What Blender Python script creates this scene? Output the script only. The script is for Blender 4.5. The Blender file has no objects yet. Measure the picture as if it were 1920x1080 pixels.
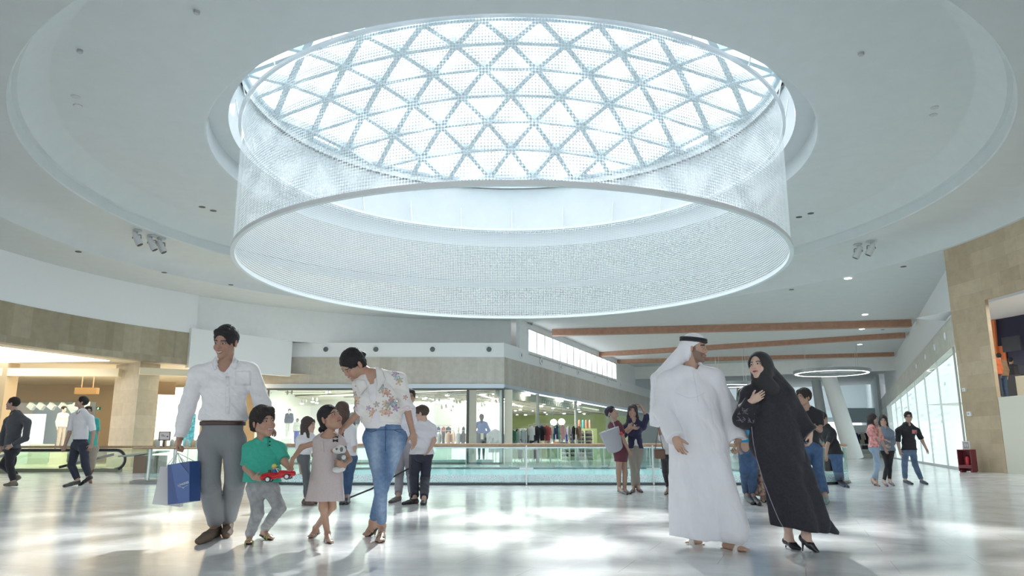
import bpy, bmesh, math, random
import numpy as np
from mathutils import Vector, Matrix
from mathutils.geometry import tessellate_polygon
try:
    import openvdb as vdb
except Exception:
    vdb = None
PI = math.pi
random.seed(7)
rng = np.random.default_rng(7)
scene = bpy.context.scene
COL = scene.collection
# ------------------------------------------------------------------ camera
F = 1430.0; HC = 0.82; PITCH = math.atan(302 / F)
cp, sp = math.cos(PITCH), math.sin(PITCH)
def ray(px, py):
    x = px - 960; u = 540 - py
    return np.array([x, F * cp - u * sp, F * sp + u * cp])
def at(px, py, Y):
    r = ray(px, py); return r * (Y / r[1]) + np.array([0, 0, HC])
def atz(px, py, z):
    r = ray(px, py); return r * ((z - HC) / r[2]) + np.array([0, 0, HC])
def gy(py):
    return atz(960, py, 0)[1]
cam_d = bpy.data.cameras.new('camera'); cam = bpy.data.objects.new('camera', cam_d); COL.objects.link(cam)
cam_d.sensor_width = 36; cam_d.lens = 36 * F / 1920; cam_d.clip_end = 500
cam.location = (0, 0, HC); cam.rotation_euler = (PI / 2 + PITCH, 0, 0)
scene.camera = cam
# ------------------------------------------------------------------ materials
MATS = {}
def _nodes(name):
    m = bpy.data.materials.new(name); m.use_nodes = True
    nt = m.node_tree; b = nt.nodes['Principled BSDF']
    return m, nt, b
def mat(name, col=(.8, .8, .8), rough=.5, metal=0., spec=.5, noise=0., nscale=8., bump=0., bscale=60., emit=None, estr=0., attr=False, sheen=0., sss=0., trans=0.):
    if name in MATS: return MATS[name]
    m, nt, b = _nodes(name); L = nt.links.new
    b.inputs['Base Color'].default_value = (*col, 1); b.inputs['Roughness'].default_value = rough
    b.inputs['Metallic'].default_value = metal; b.inputs['Specular IOR Level'].default_value = spec
    if sheen: b.inputs['Sheen Weight'].default_value = sheen
    if sss:
        b.inputs['Subsurface Weight'].default_value = sss; b.inputs['Subsurface Radius'].default_value = (.02, .008, .005); b.inputs['Subsurface Scale'].default_value = .5
    tc = nt.nodes.new('ShaderNodeTexCoord')
    src = None
    if attr:
        a = nt.nodes.new('ShaderNodeAttribute'); a.attribute_name = 'Col'; src = a.outputs['Color']; L(src, b.inputs['Base Color'])
    if noise:
        n = nt.nodes.new('ShaderNodeTexNoise'); n.inputs['Scale'].default_value = nscale; n.inputs['Detail'].default_value = 5
        L(tc.outputs['Object'], n.inputs['Vector'])
        mr = nt.nodes.new('ShaderNodeMapRange'); mr.inputs[1].default_value = .3; mr.inputs[2].default_value = .7
        mr.inputs[3].default_value = 1 - noise; mr.inputs[4].default_value = 1 + noise
        L(n.outputs['Fac'], mr.inputs[0])
        mx = nt.nodes.new('ShaderNodeMix'); mx.data_type = 'RGBA'; mx.blend_type = 'MULTIPLY'; mx.inputs[0].default_value = 1
        if src: L(src, mx.inputs[6])
        else: mx.inputs[6].default_value = (*col, 1)
        L(mr.outputs[0], mx.inputs[7]); L(mx.outputs[2], b.inputs['Base Color'])
    if bump:
        n2 = nt.nodes.new('ShaderNodeTexNoise'); n2.inputs['Scale'].default_value = bscale; n2.inputs['Detail'].default_value = 3
        L(tc.outputs['Object'], n2.inputs['Vector'])
        bp = nt.nodes.new('ShaderNodeBump'); bp.inputs['Strength'].default_value = bump; bp.inputs['Distance'].default_value = .01
        L(n2.outputs['Fac'], bp.inputs['Height']); L(bp.outputs['Normal'], b.inputs['Normal'])
    if emit is not None:
        b.inputs['Emission Color'].default_value = (*emit, 1); b.inputs['Emission Strength'].default_value = estr
    MATS[name] = m; return m
def glass_mat(name, tint=(.8, .95, .92), refl=.08, rough=0.02):
    if name in MATS: return MATS[name]
    m = bpy.data.materials.new(name); m.use_nodes = True; nt = m.node_tree; nt.nodes.clear(); L = nt.links.new
    o = nt.nodes.new('ShaderNodeOutputMaterial'); t = nt.nodes.new('ShaderNodeBsdfTransparent'); t.inputs[0].default_value = (*tint, 1)
    g = nt.nodes.new('ShaderNodeBsdfGlossy'); g.inputs['Roughness'].default_value = rough
    mx = nt.nodes.new('ShaderNodeMixShader'); mx.inputs[0].default_value = refl
    L(t.outputs[0], mx.inputs[1]); L(g.outputs[0], mx.inputs[2]); L(mx.outputs[0], o.inputs[0]); MATS[name] = m; return m
def stone_mat(name, c1, c2, c3, bw, bh, rot=0., rough=.45, offs=.5):
    """block cladding in object space; each block its own shade"""
    if name in MATS: return MATS[name]
    m, nt, b = _nodes(name); L = nt.links.new
    uv = nt.nodes.new('ShaderNodeUVMap'); uv.uv_map = 'UVMap'
    br = nt.nodes.new('ShaderNodeTexBrick'); br.inputs['Scale'].default_value = 1
    br.inputs['Brick Width'].default_value = bw; br.inputs['Row Height'].default_value = bh
    br.inputs['Mortar Size'].default_value = .004; br.offset = offs; br.squash = .6; br.squash_frequency = 3
    br.inputs['Color1'].default_value = (*c1, 1); br.inputs['Color2'].default_value = (*c2, 1); br.inputs['Mortar'].default_value = (*[v * .8 for v in c1], 1)
    mp = nt.nodes.new('ShaderNodeMapping'); mp.inputs['Rotation'].default_value = (0, 0, rot)
    L(uv.outputs[0], mp.inputs[0]); L(mp.outputs[0], br.inputs['Vector'])
    br2 = nt.nodes.new('ShaderNodeTexBrick'); br2.inputs['Scale'].default_value = 1
    br2.inputs['Brick Width'].default_value = bw * 2.3; br2.inputs['Row Height'].default_value = bh * 2; br2.inputs['Mortar Size'].default_value = 0
    br2.inputs['Color1'].default_value = (1, 1, 1, 1); br2.inputs['Color2'].default_value = (*c3, 1)
    L(mp.outputs[0], br2.inputs['Vector'])
    n = nt.nodes.new('ShaderNodeTexNoise'); n.inputs['Scale'].default_value = 3; n.inputs['Detail'].default_value = 8
    L(uv.outputs[0], n.inputs['Vector'])
    mr = nt.nodes.new('ShaderNodeMapRange'); mr.inputs[3].default_value = .8; mr.inputs[4].default_value = 1.2; L(n.outputs['Fac'], mr.inputs[0])
    mx = nt.nodes.new('ShaderNodeMix'); mx.data_type = 'RGBA'; mx.blend_type = 'MULTIPLY'; mx.inputs[0].default_value = 1
    L(br.outputs[0], mx.inputs[6]); L(br2.outputs[0], mx.inputs[7])
    mx2 = nt.nodes.new('ShaderNodeMix'); mx2.data_type = 'RGBA'; mx2.blend_type = 'MULTIPLY'; mx2.inputs[0].default_value = 1
    L(mx.outputs[2], mx2.inputs[6]); L(mr.outputs[0], mx2.inputs[7])
    L(mx2.outputs[2], b.inputs['Base Color']); b.inputs['Roughness'].default_value = rough
    MATS[name] = m; return m
# ------------------------------------------------------------------ mesh helpers
def tagit(o, label=None, cat=None, group=None, kind=None):
    if label: o['label'] = label
    if cat: o['category'] = cat
    if group: o['group'] = group
    if kind: o['kind'] = kind
    return o
def empty(name, loc=(0, 0, 0), rz=0., label=None, cat=None, group=None):
    o = bpy.data.objects.new(name, None); COL.objects.link(o); o.location = loc; o.rotation_euler = (0, 0, rz)
    o.empty_display_size = .1
    return tagit(o, label, cat, group)
class MB:
    """collects plain shapes into one mesh"""
    def __init__(s): s.v = []; s.f = []; s.uv = []
    def add(s, vs, fs, uvs=None):
        n = len(s.v); s.v += [tuple(map(float, p)) for p in vs]; s.f += [tuple(i + n for i in f) for f in fs]
        s.uv += (uvs if uvs is not None else [None] * len(fs)); return s
    def box(s, c, d, rz=0., M=None, bev=0.):
        x, y, z = d[0] / 2, d[1] / 2, d[2] / 2
        P = [Vector(p) for p in [(-x, -y, -z), (x, -y, -z), (x, y, -z), (-x, y, -z), (-x, -y, z), (x, -y, z), (x, y, z), (-x, y, z)]]
        R = Matrix.Rotation(rz, 3, 'Z') if M is None else M
        P = [R @ p + Vector(c) for p in P]
        return s.add(P, [(0, 3, 2, 1), (4, 5, 6, 7), (0, 1, 5, 4), (1, 2, 6, 5), (2, 3, 7, 6), (3, 0, 4, 7)])
    def beam(s, a, b, w, h, up=(0, 0, 1)):
        a, b = Vector(a), Vector(b); d = b - a; L = d.length
        if L < 1e-6: return s
        y = d.normalized(); x = y.cross(Vector(up)).normalized(); z = x.cross(y)
        M = Matrix((x, y, z)).transposed()
        return s.box((a + b) / 2, (w, L, h), M=M)
    def tube(s, pts, r, n=8, closed=False, caps=True):
        pts = [Vector(p) for p in pts]; N = len(pts); rs = r if isinstance(r, (list, tuple)) else [r] * N
        base = len(s.v); up = Vector((0, 0, 1)); prev = None
        for i, p in enumerate(pts):
            if closed: t = (pts[(i + 1) % N] - pts[i - 1]).normalized()
            else: t = (pts[min(i + 1, N - 1)] - pts[max(i - 1, 0)]).normalized()
            if prev is None:
                a = t.cross(up)
                if a.length < .05: a = t.cross(Vector((1, 0, 0)))
                a.normalize()
            else:
                a = prev - t * prev.dot(t)
                if a.length < 1e-4: a = t.cross(up)
                a.normalize()
            prev = a; b = t.cross(a)
            for k in range(n):
                q = 2 * PI * k / n; s.v.append(tuple(p + (a * math.cos(q) + b * math.sin(q)) * rs[i]))
        M = N if closed else N - 1
        for i in range(M):
            for k in range(n):
                j = (i + 1) % N
                s.f.append((base + i * n + k, base + i * n + (k + 1) % n, base + j * n + (k + 1) % n, base + j * n + k)); s.uv.append(None)
        if caps and not closed:
            s.f.append(tuple(base + k for k in range(n))[::-1]); s.uv.append(None)
            s.f.append(tuple(base + (N - 1) * n + k for k in range(n))); s.uv.append(None)
        return s
    def lathe(s, prof, c=(0, 0, 0), n=24, a0=0., a1=2 * PI, flip=False, uvr=None):
        full = abs(a1 - a0 - 2 * PI) < 1e-6; m = n if full else n + 1; base = len(s.v)
        for (r, z) in prof:
            for k in range(m):
                q = a0 + (a1 - a0) * k / n; s.v.append((c[0] + r * math.cos(q), c[1] + r * math.sin(q), c[2] + z))
        for i in range(len(prof) - 1):
            for k in range(n):
                k2 = (k + 1) % m
                f = (base + i * m + k, base + i * m + k2, base + (i + 1) * m + k2, base + (i + 1) * m + k)
                s.f.append(f[::-1] if flip else f)
                if uvr:
                    u0, u1 = (a0 + (a1 - a0) * k / n) * uvr, (a0 + (a1 - a0) * (k + 1) / n) * uvr
                    z0, z1 = prof[i][1], prof[i + 1][1]
                    q = [(u0, z0), (u1, z0), (u1, z1), (u0, z1)]; s.uv.append(q[::-1] if flip else q)
                else: s.uv.append(None)
        return s
    def prism(s, poly, z0, z1):
        n = len(poly); base = len(s.v)
        s.v += [(x, y, z0) for x, y in poly] + [(x, y, z1) for x, y in poly]
        s.f.append(tuple(base + i for i in range(n))[::-1]); s.f.append(tuple(base + n + i for i in range(n))); s.uv += [None, None]
        for i in range(n):
            j = (i + 1) % n; s.f.append((base + i, base + j, base + n + j, base + n + i)); s.uv.append(None)
        return s
    def wall(s, a, b, z0, z1, th=.2):
        """vertical slab from a to b (xy); uv in metres on its faces"""
        a, b = Vector((*a, 0)), Vector((*b, 0)); d = (b - a); L = d.length; nrm = Vector((-d.y, d.x, 0)).normalized() * th
        P = [a, b, b + nrm, a + nrm]; vs = [(p.x, p.y, z0) for p in P] + [(p.x, p.y, z1) for p in P]
        q = [(0, z0), (L, z0), (L, z1), (0, z1)]; e = [(0, z0), (th, z0), (th, z1), (0, z1)]; t = [(0, 0), (L, 0), (L, th), (0, th)]
        return s.add(vs, [(0, 1, 5, 4), (1, 2, 6, 5), (2, 3, 7, 6), (3, 0, 4, 7), (4, 5, 6, 7), (0, 3, 2, 1)], [q, e, q, e, t, [(0, 0), (0, th), (L, th), (L, 0)]])
    def build(s, name, m, parent=None, smooth=False, bevel=0., loc=None):
        me = bpy.data.meshes.new(name); me.from_pydata(s.v, [], s.f)
        if any(u is not None for u in s.uv):
            uvl = me.uv_layers.new(name='UVMap'); i = 0
            for f, u in zip(s.f, s.uv):
                for k in range(len(f)):
                    uvl.data[i].uv = u[k] if u is not None else (s.v[f[k]][0] + s.v[f[k]][1] * .3, s.v[f[k]][2]); i += 1
        me.materials.append(m)
        if smooth:
            me.polygons.foreach_set('use_smooth', [True] * len(me.polygons))
        me.update(); o = bpy.data.objects.new(name, me); COL.objects.link(o)
        if parent is not None: o.parent = parent
        if loc is not None: o.location = loc
        if smooth:
            try: me.set_sharp_from_angle(angle=math.radians(50))
            except Exception: pass
        if bevel:
            b = o.modifiers.new('bevel', 'BEVEL'); b.width = bevel; b.segments = 2; b.limit_method = 'ANGLE'
        return o
def copy_tree(o, parent=None):
    c = o.copy(); COL.objects.link(c)
    if parent is not None: c.parent = parent
    for ch in list(o.children): copy_tree(ch, c)
    return c
def struct(o): o['kind'] = 'structure'; return o
def place(o, p): o.location = p; return o
# ------------------------------------------------------------------ implicit modelling
def nrm(v):
    v = np.asarray(v, float); return v / max(np.linalg.norm(v), 1e-9)
def smin(a, b, k):
    if k <= 0: return np.minimum(a, b)
    h = np.clip(.5 + .5 * (b - a) / k, 0, 1); return b + (a - b) * h - k * h * (1 - h)
def smax(a, b, k): return -smin(-a, -b, k)
class Vol:
    def __init__(s, h): s.h = h; s.P = []; s.wr = []
    def cone(s, a, b, ra, rb, k=.02, u=None, f=1., flat=(0, 0), fold=None, op='u', mid=None):
        a = np.asarray(a, float); b = np.asarray(b, float)
        R = max(ra, rb, mid or 0) * max(f, 1) * (1.35 if fold else 1)
        lo = np.minimum(a, b) - R; hi = np.maximum(a, b) + R
        ba = b - a; L2 = max(ba @ ba, 1e-9); Ln = math.sqrt(L2); ax = ba / Ln
        if u is not None:
            u = np.asarray(u, float); u = nrm(u - ax * (u @ ax)); w = np.cross(ax, u)
        def fn(X, Y, Z):
            x, y, z = X - a[0], Y - a[1], Z - a[2]
            tr = (x * ba[0] + y * ba[1] + z * ba[2]) / L2; t = np.clip(tr, 0, 1)
            qx, qy, qz = x - t * ba[0], y - t * ba[1], z - t * ba[2]
            r = ra + (rb - ra) * t
            if mid is not None: r = r + (mid - (ra + rb) / 2) * 4 * t * (1 - t)
            if u is not None:
                qu = qx * u[0] + qy * u[1] + qz * u[2]; qw = qx * w[0] + qy * w[1] + qz * w[2]
                qa = qx * ax[0] + qy * ax[1] + qz * ax[2]
                if fold:
                    th = np.arctan2(qu / f, qw); n, am, ph, t0 = fold
                    r = r * (1 + am * np.clip((t - t0) / (1 - t0), 0, 1) * (np.sin(n * th + ph + 1.3 * t) + .45 * np.sin(n * 1.7 * th + 2 * ph - 2 * t)))
                d = np.sqrt((qu / f) ** 2 + qw ** 2 + qa ** 2) - r
            else: d = np.sqrt(qx * qx + qy * qy + qz * qz) - r
            if flat[0]: d = np.maximum(d, -tr * Ln)
            if flat[1]: d = np.maximum(d, (tr - 1) * Ln)
            return d
        s.P.append((fn, lo, hi, k, op)); return s
    def ell(s, c, r, fr=None, k=.02, op='u'):
        c = np.asarray(c, float); r = np.asarray(r, float); R = r.max()
        fr = np.eye(3) if fr is None else np.asarray(fr, float)
        def fn(X, Y, Z):
            x, y, z = X - c[0], Y - c[1], Z - c[2]
            q = [(x * fr[i][0] + y * fr[i][1] + z * fr[i][2]) / r[i] for i in range(3)]
            k0 = np.sqrt(q[0] ** 2 + q[1] ** 2 + q[2] ** 2); k1 = np.sqrt((q[0] / r[0]) ** 2 + (q[1] / r[1]) ** 2 + (q[2] / r[2]) ** 2)
            return k0 * (k0 - 1) / np.maximum(k1, 1e-6)
        s.P.append((fn, c - R, c + R, k, op)); return s
    def plane(s, p, n, k=0., rad=None):
        """keeps the side the normal points away from"""
        p = np.asarray(p, float); n = nrm(n)
        fn = lambda X, Y, Z: (X - p[0]) * n[0] + (Y - p[1]) * n[1] + (Z - p[2]) * n[2]
        lo, hi = (None, None) if rad is None else (p - rad, p + rad)
        s.P.append((fn, lo, hi, k, 'i')); return s
    def wrinkle(s, amp, freq, seed=0, dirn=None):
        s.wr.append((amp, freq, seed, dirn)); return s
    def mesh(s):
        h = s.h; lo = np.min([p[1] for p in s.P if p[4] == 'u'], axis=0) - 4 * h; hi = np.max([p[2] for p in s.P if p[4] == 'u'], axis=0) + 4 * h
        n = np.ceil((hi - lo) / h).astype(int) + 1; D = np.full(n, .2, np.float32)
        ax = [lo[i] + h * np.arange(n[i]) for i in range(3)]
        for fn, a, b, k, op in s.P:
            m = k + 4 * h
            if a is None: i0 = np.zeros(3, int); i1 = n
            else:
                i0 = np.clip(np.floor((a - m - lo) / h).astype(int), 0, n); i1 = np.clip(np.ceil((b + m - lo) / h).astype(int) + 1, 0, n)
            if (i1 <= i0).any(): continue
            sl = tuple(slice(i0[j], i1[j]) for j in range(3))
            d = fn(ax[0][sl[0]][:, None, None], ax[1][sl[1]][None, :, None], ax[2][sl[2]][None, None, :]).astype(np.float32)
            if op == 'u': D[sl] = smin(D[sl], d, k)
            elif op == 's': D[sl] = smax(D[sl], -d, k)
            else: D[sl] = smax(D[sl], d, k) if k else np.maximum(D[sl], d)
        if s.wr:
            idx = np.nonzero(np.abs(D) < .035)
            if len(idx[0]):
                Pt = np.stack([ax[j][idx[j]] for j in range(3)], 1); add = np.zeros(len(Pt))
                for amp, fr, seed, dirn in s.wr:
                    g = np.random.default_rng(seed); acc = 0
                    Wp = Pt + .35 / fr * np.stack([np.sin(Pt @ g.normal(size=3) * fr * .9 + g.uniform(0, 6)) for _ in range(3)], 1)
                    for q in range(3):
                        v = g.normal(size=3) * .5
                        if dirn is not None: v = np.asarray(dirn) + v * .55
                        ph = Wp @ nrm(v) * fr * (1 + .35 * q) * 1. + g.uniform(0, 6)
                        acc = acc + (1 - np.abs(np.sin(ph)) * 1.6)
                    add += amp * acc / 3
                D[idx] += (add).astype(np.float32)
        g = vdb.FloatGrid(.2); D = np.clip(D, -.2, .2); g.copyFromArray(np.ascontiguousarray(D))
        g.transform = vdb.createLinearTransform(voxelSize=h)
        pts, quads = g.convertToQuads(isovalue=0.0)
        return pts.astype(float) + lo, quads[:, ::-1]
    def build(s, name, m, parent=None, colf=None, relax=1, sub=None):
        v, q = s.mesh()
        return mesh_np(name, v, q, m, parent, colf, sub)
def mesh_np(name, v, q, m, parent=None, colf=None, sub=None, smooth=True):
    off = np.array(parent.location) if parent is not None else np.zeros(3)
    me = bpy.data.meshes.new(name)
    me.vertices.add(len(v)); me.vertices.foreach_set('co', (v - off).astype(np.float32).ravel())
    k = q.shape[1]; me.loops.add(q.size); me.loops.foreach_set('vertex_index', q.astype(np.int32).ravel())
    me.polygons.add(len(q)); me.polygons.foreach_set('loop_start', (np.arange(len(q)) * k).astype(np.int32))
    try: me.polygons.foreach_set('loop_total', np.full(len(q), k, np.int32))
    except Exception: pass
    me.update(calc_edges=True); me.validate()
    if sub is not None:
        bm = bmesh.new(); bm.from_mesh(me); c = Vector(np.asarray(sub[0]) - off); r = sub[1]
        es = [e for e in bm.edges if (e.verts[0].co - c).length < r]
        bmesh.ops.subdivide_edges(bm, edges=es, cuts=1, use_grid_fill=True, smooth=.6); bm.to_mesh(me); bm.free()
        v = np.empty(len(me.vertices) * 3, np.float32); me.vertices.foreach_get('co', v); v = v.reshape(-1, 3) + off
    if colf is not None:
        c = np.clip(colf(v), 0, 1); c4 = np.concatenate([c, np.ones((len(v), 1))], 1).astype(np.float32)
        at_ = me.color_attributes.new(name='Col', type='FLOAT_COLOR', domain='POINT'); at_.data.foreach_set('color', c4.ravel())
    if smooth: me.polygons.foreach_set('use_smooth', np.ones(len(me.polygons), bool))
    me.materials.append(m); me.update()
    o = bpy.data.objects.new(name, me); COL.objects.link(o)
    if parent is not None: o.parent = parent
    return o

# ================================================================= architecture
CX, CY = 0.0, 25.4
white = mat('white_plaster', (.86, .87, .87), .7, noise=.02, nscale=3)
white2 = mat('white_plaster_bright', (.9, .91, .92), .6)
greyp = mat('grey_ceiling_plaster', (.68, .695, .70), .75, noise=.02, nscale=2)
metal = mat('brushed_steel', (.62, .64, .65), .3, metal=.9)
dark = mat('dark_metal', (.05, .05, .055), .4)
black = mat('black_rubber', (.02, .02, .022), .45)
paleblue = mat('pale_blue_frame', (.56, .65, .70), .45, noise=.06, nscale=40)
meshm = bpy.data.materials.new('white_perforated_metal'); meshm.use_nodes = True
_b = meshm.node_tree.nodes['Principled BSDF']; _b.inputs['Base Color'].default_value = (.88, .91, .94, 1); _b.inputs['Roughness'].default_value = .45
_t = meshm.node_tree.nodes.new('ShaderNodeBsdfTranslucent'); _t.inputs[0].default_value = (.85, .9, .95, 1); _x = meshm.node_tree.nodes.new('ShaderNodeMixShader'); _x.inputs[0].default_value = .22
meshm.node_tree.links.new(_b.outputs[0], _x.inputs[1]); meshm.node_tree.links.new(_t.outputs[0], _x.inputs[2]); meshm.node_tree.links.new(_x.outputs[0], meshm.node_tree.nodes['Material Output'].inputs[0])
lamp_on = mat('lamp_glow', (1, 1, 1), .5, emit=(1, .98, .93), estr=7)
glass = glass_mat('clear_glass', (.93, .98, .97), .06)
glass_rail = glass_mat('green_tinted_glass', (.78, .93, .90), .10)
# floor material: polished marble slabs
fm, nt, b = _nodes('polished_marble_floor'); L = nt.links.new
tc = nt.nodes.new('ShaderNodeTexCoord')
br = nt.nodes.new('ShaderNodeTexBrick'); br.inputs['Scale'].default_value = 1; br.inputs['Brick Width'].default_value = 1.2; br.inputs['Row Height'].default_value = .6
br.inputs['Mortar Size'].default_value = .0035; br.inputs['Color1'].default_value = (.80, .81, .81, 1); br.inputs['Color2'].default_value = (.88, .89, .89, 1); br.inputs['Mortar'].default_value = (.62, .62, .62, 1)
mp = nt.nodes.new('ShaderNodeMapping'); mp.inputs['Rotation'].default_value = (0, 0, .35); L(tc.outputs['Object'], mp.inputs[0]); L(mp.outputs[0], br.inputs['Vector'])
nz = nt.nodes.new('ShaderNodeTexNoise'); nz.inputs['Scale'].default_value = 1.3; nz.inputs['Detail'].default_value = 9; nz.inputs['Roughness'].default_value = .62; nz.inputs['Distortion'].default_value = 1.2
L(tc.outputs['Object'], nz.inputs['Vector'])
rp = nt.nodes.new('ShaderNodeValToRGB'); rp.color_ramp.elements[0].position = .34; rp.color_ramp.elements[0].color = (.86, .87, .87, 1); rp.color_ramp.elements[1].position = .6; rp.color_ramp.elements[1].color = (1.03, 1.03, 1.03, 1)
L(nz.outputs['Fac'], rp.inputs[0])
mx = nt.nodes.new('ShaderNodeMix'); mx.data_type = 'RGBA'; mx.blend_type = 'MULTIPLY'; mx.inputs[0].default_value = 1
L(br.outputs[0], mx.inputs[6]); L(rp.outputs[0], mx.inputs[7]); L(mx.outputs[2], b.inputs['Base Color'])
mr = nt.nodes.new('ShaderNodeMapRange'); mr.inputs[3].default_value = .1; mr.inputs[4].default_value = .24; L(nz.outputs['Fac'], mr.inputs[0]); L(mr.outputs[0], b.inputs['Roughness'])
b.inputs['Specular IOR Level'].default_value = .6
floor_mat = fm

def rrect(x0, x1, y0, y1, r, n=8):
    P = []
    for cx_, cy_, a in ((x1 - r, y0 + r, -90), (x1 - r, y1 - r, 0), (x0 + r, y1 - r, 90), (x0 + r, y0 + r, 180)):
        for k in range(n + 1):
            q = math.radians(a + 90 * k / n); P.append((cx_ + r * math.cos(q), cy_ + r * math.sin(q)))
    return P
VOID = rrect(-6.7, 8.6, 18.3, 34.0, 2.2)
outer = [(-60, -14), (70, -14), (70, 150), (-60, 150)]
tri = tessellate_polygon([[Vector((x, y, 0)) for x, y in outer], [Vector((x, y, 0)) for x, y in VOID]])
vs = [(x, y, 0) for x, y in outer + VOID]
fb = MB(); fb.add(vs, [tuple(t) for t in tri])
fo = fb.build('floor', floor_mat); struct(fo)
bmx = bmesh.new(); bmx.from_mesh(fo.data); bmesh.ops.recalc_face_normals(bmx, faces=bmx.faces)
if bmx.faces and bmx.faces[0].normal.z < 0: bmesh.ops.reverse_faces(bmx, faces=bmx.faces)
bmx.to_mesh(fo.data); bmx.free()
# slab edge round the opening and the level below
vb = MB(); n = len(VOID)
for i in range(n):
    a_, b_ = VOID[i], VOID[(i + 1) % n]
    vb.add([(*a_, -.004), (*b_, -.004), (*b_, -5.5), (*a_, -5.5)], [(0, 1, 2, 3)])
struct(vb.build('trim_1', mat('pale_aqua_fascia', (.66, .84, .84), .35)))
lb = MB(); lb.box((0, 26, -5.6), (40, 30, .2)); struct(lb.build('floor_lower', mat('lower_floor', (.7, .85, .84), .3)))

# ---- ceiling: lathe rings around the skylight
prof = [(9.42, 13.0), (9.42, 10.98), (10.0, 10.98), (10.0, 10.34), (10.08, 10.30), (13.95, 10.30), (14.05, 10.26), (14.62, 9.66), (14.74, 9.64), (14.76, 9.30), (14.8, 9.27), (16.1, 9.25),
        (16.6, 9.18), (16.95, 9.0), (17.18, 8.76), (17.28, 8.50), (17.34, 8.47), (80, 8.47)]
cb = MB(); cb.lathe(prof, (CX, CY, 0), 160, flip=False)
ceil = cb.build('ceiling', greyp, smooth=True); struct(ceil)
ceil.data.set_sharp_from_angle(angle=math.radians(28))
# upper closing roof (keeps the sun out everywhere but the opening)
rb = MB(); rb.lathe([(9.45, 13.3), (170, 13.3)], (CX, CY, 0), 96); struct(rb.build('ceiling_roof', white))
rb = MB(); rb.lathe([(9.3, 13.02), (9.3, 13.3), (9.5, 13.3), (9.5, 12.7)], (CX, CY, 0), 128); struct(rb.build('trim_2', white2))

# ---- skylight: triangular lattice on a shallow dome
def dome(x, y): return 14.75 + HC - .0 - 2.15 * ((x - CX) ** 2 + (y - CY) ** 2) / 9.25 ** 2
SK = empty('window_1', (CX, CY, 13.2)); struct(SK)
S_ = 2.02; nodes = []
for j in range(-7, 8):
    for i in range(-7, 8):
        x = CX - .05 + S_ * i + (S_ / 2 if j % 2 else 0); y = CY + .2 + S_ * .866 * j; nodes.append((x, y))
RR = 9.32
def inside(p): return math.hypot(p[0] - CX, p[1] - CY) < RR
fbm = MB(); nb = MB()
for i in range(len(nodes)):
    for j in range(i + 1, len(nodes)):
        a_, b_ = nodes[i], nodes[j]; d = math.hypot(a_[0] - b_[0], a_[1] - b_[1])
        if abs(d - S_) > .03: continue
        ia, ib = inside(a_), inside(b_)
        if not (ia or ib): continue
        if not (ia and ib):
            p, q = (a_, b_) if ia else (b_, a_); lo, hi = 0, 1
            for _ in range(20):
                m_ = (lo + hi) / 2; c_ = (p[0] + (q[0] - p[0]) * m_, p[1] + (q[1] - p[1]) * m_)
                if inside(c_): lo = m_
                else: hi = m_
            if lo < .06: continue
            b_ = (p[0] + (q[0] - p[0]) * lo, p[1] + (q[1] - p[1]) * lo); a_ = p
        A = Vector((a_[0], a_[1], dome(*a_))); B = Vector((b_[0], b_[1], dome(*b_)))
        fbm.beam(A - Vector(SK.location), B - Vector(SK.location), .23, .3)
for p in nodes:
    if inside(p): nb.lathe([(0, -.2), (.2, -.2), (.21, 0), (.2, .16), (0, .16)], (p[0] - CX, p[1] - CY, dome(*p) - 13.2), 10)
ringp = [(CX + 9.3 * math.cos(2 * PI * k / 128), CY + 9.3 * math.sin(2 * PI * k / 128)) for k in range(128)]
fbm.tube([(x - CX, y - CY, dome(x, y) - 13.2) for x, y in ringp], .14, 8, closed=True)
fr_ = fbm.build('frame', paleblue, SK)
nb.build('joint', paleblue, SK, smooth=True)
gb = MB(); prof = [(r, dome(CX + r, CY) + .19 - 13.2) for r in np.linspace(9.3, .02, 14)]
gb.lathe(prof, (0, 0, 0), 64); gb.build('glass', glass_mat('skylight_glass', (.95, .98, 1), .03), SK, smooth=True)

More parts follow.
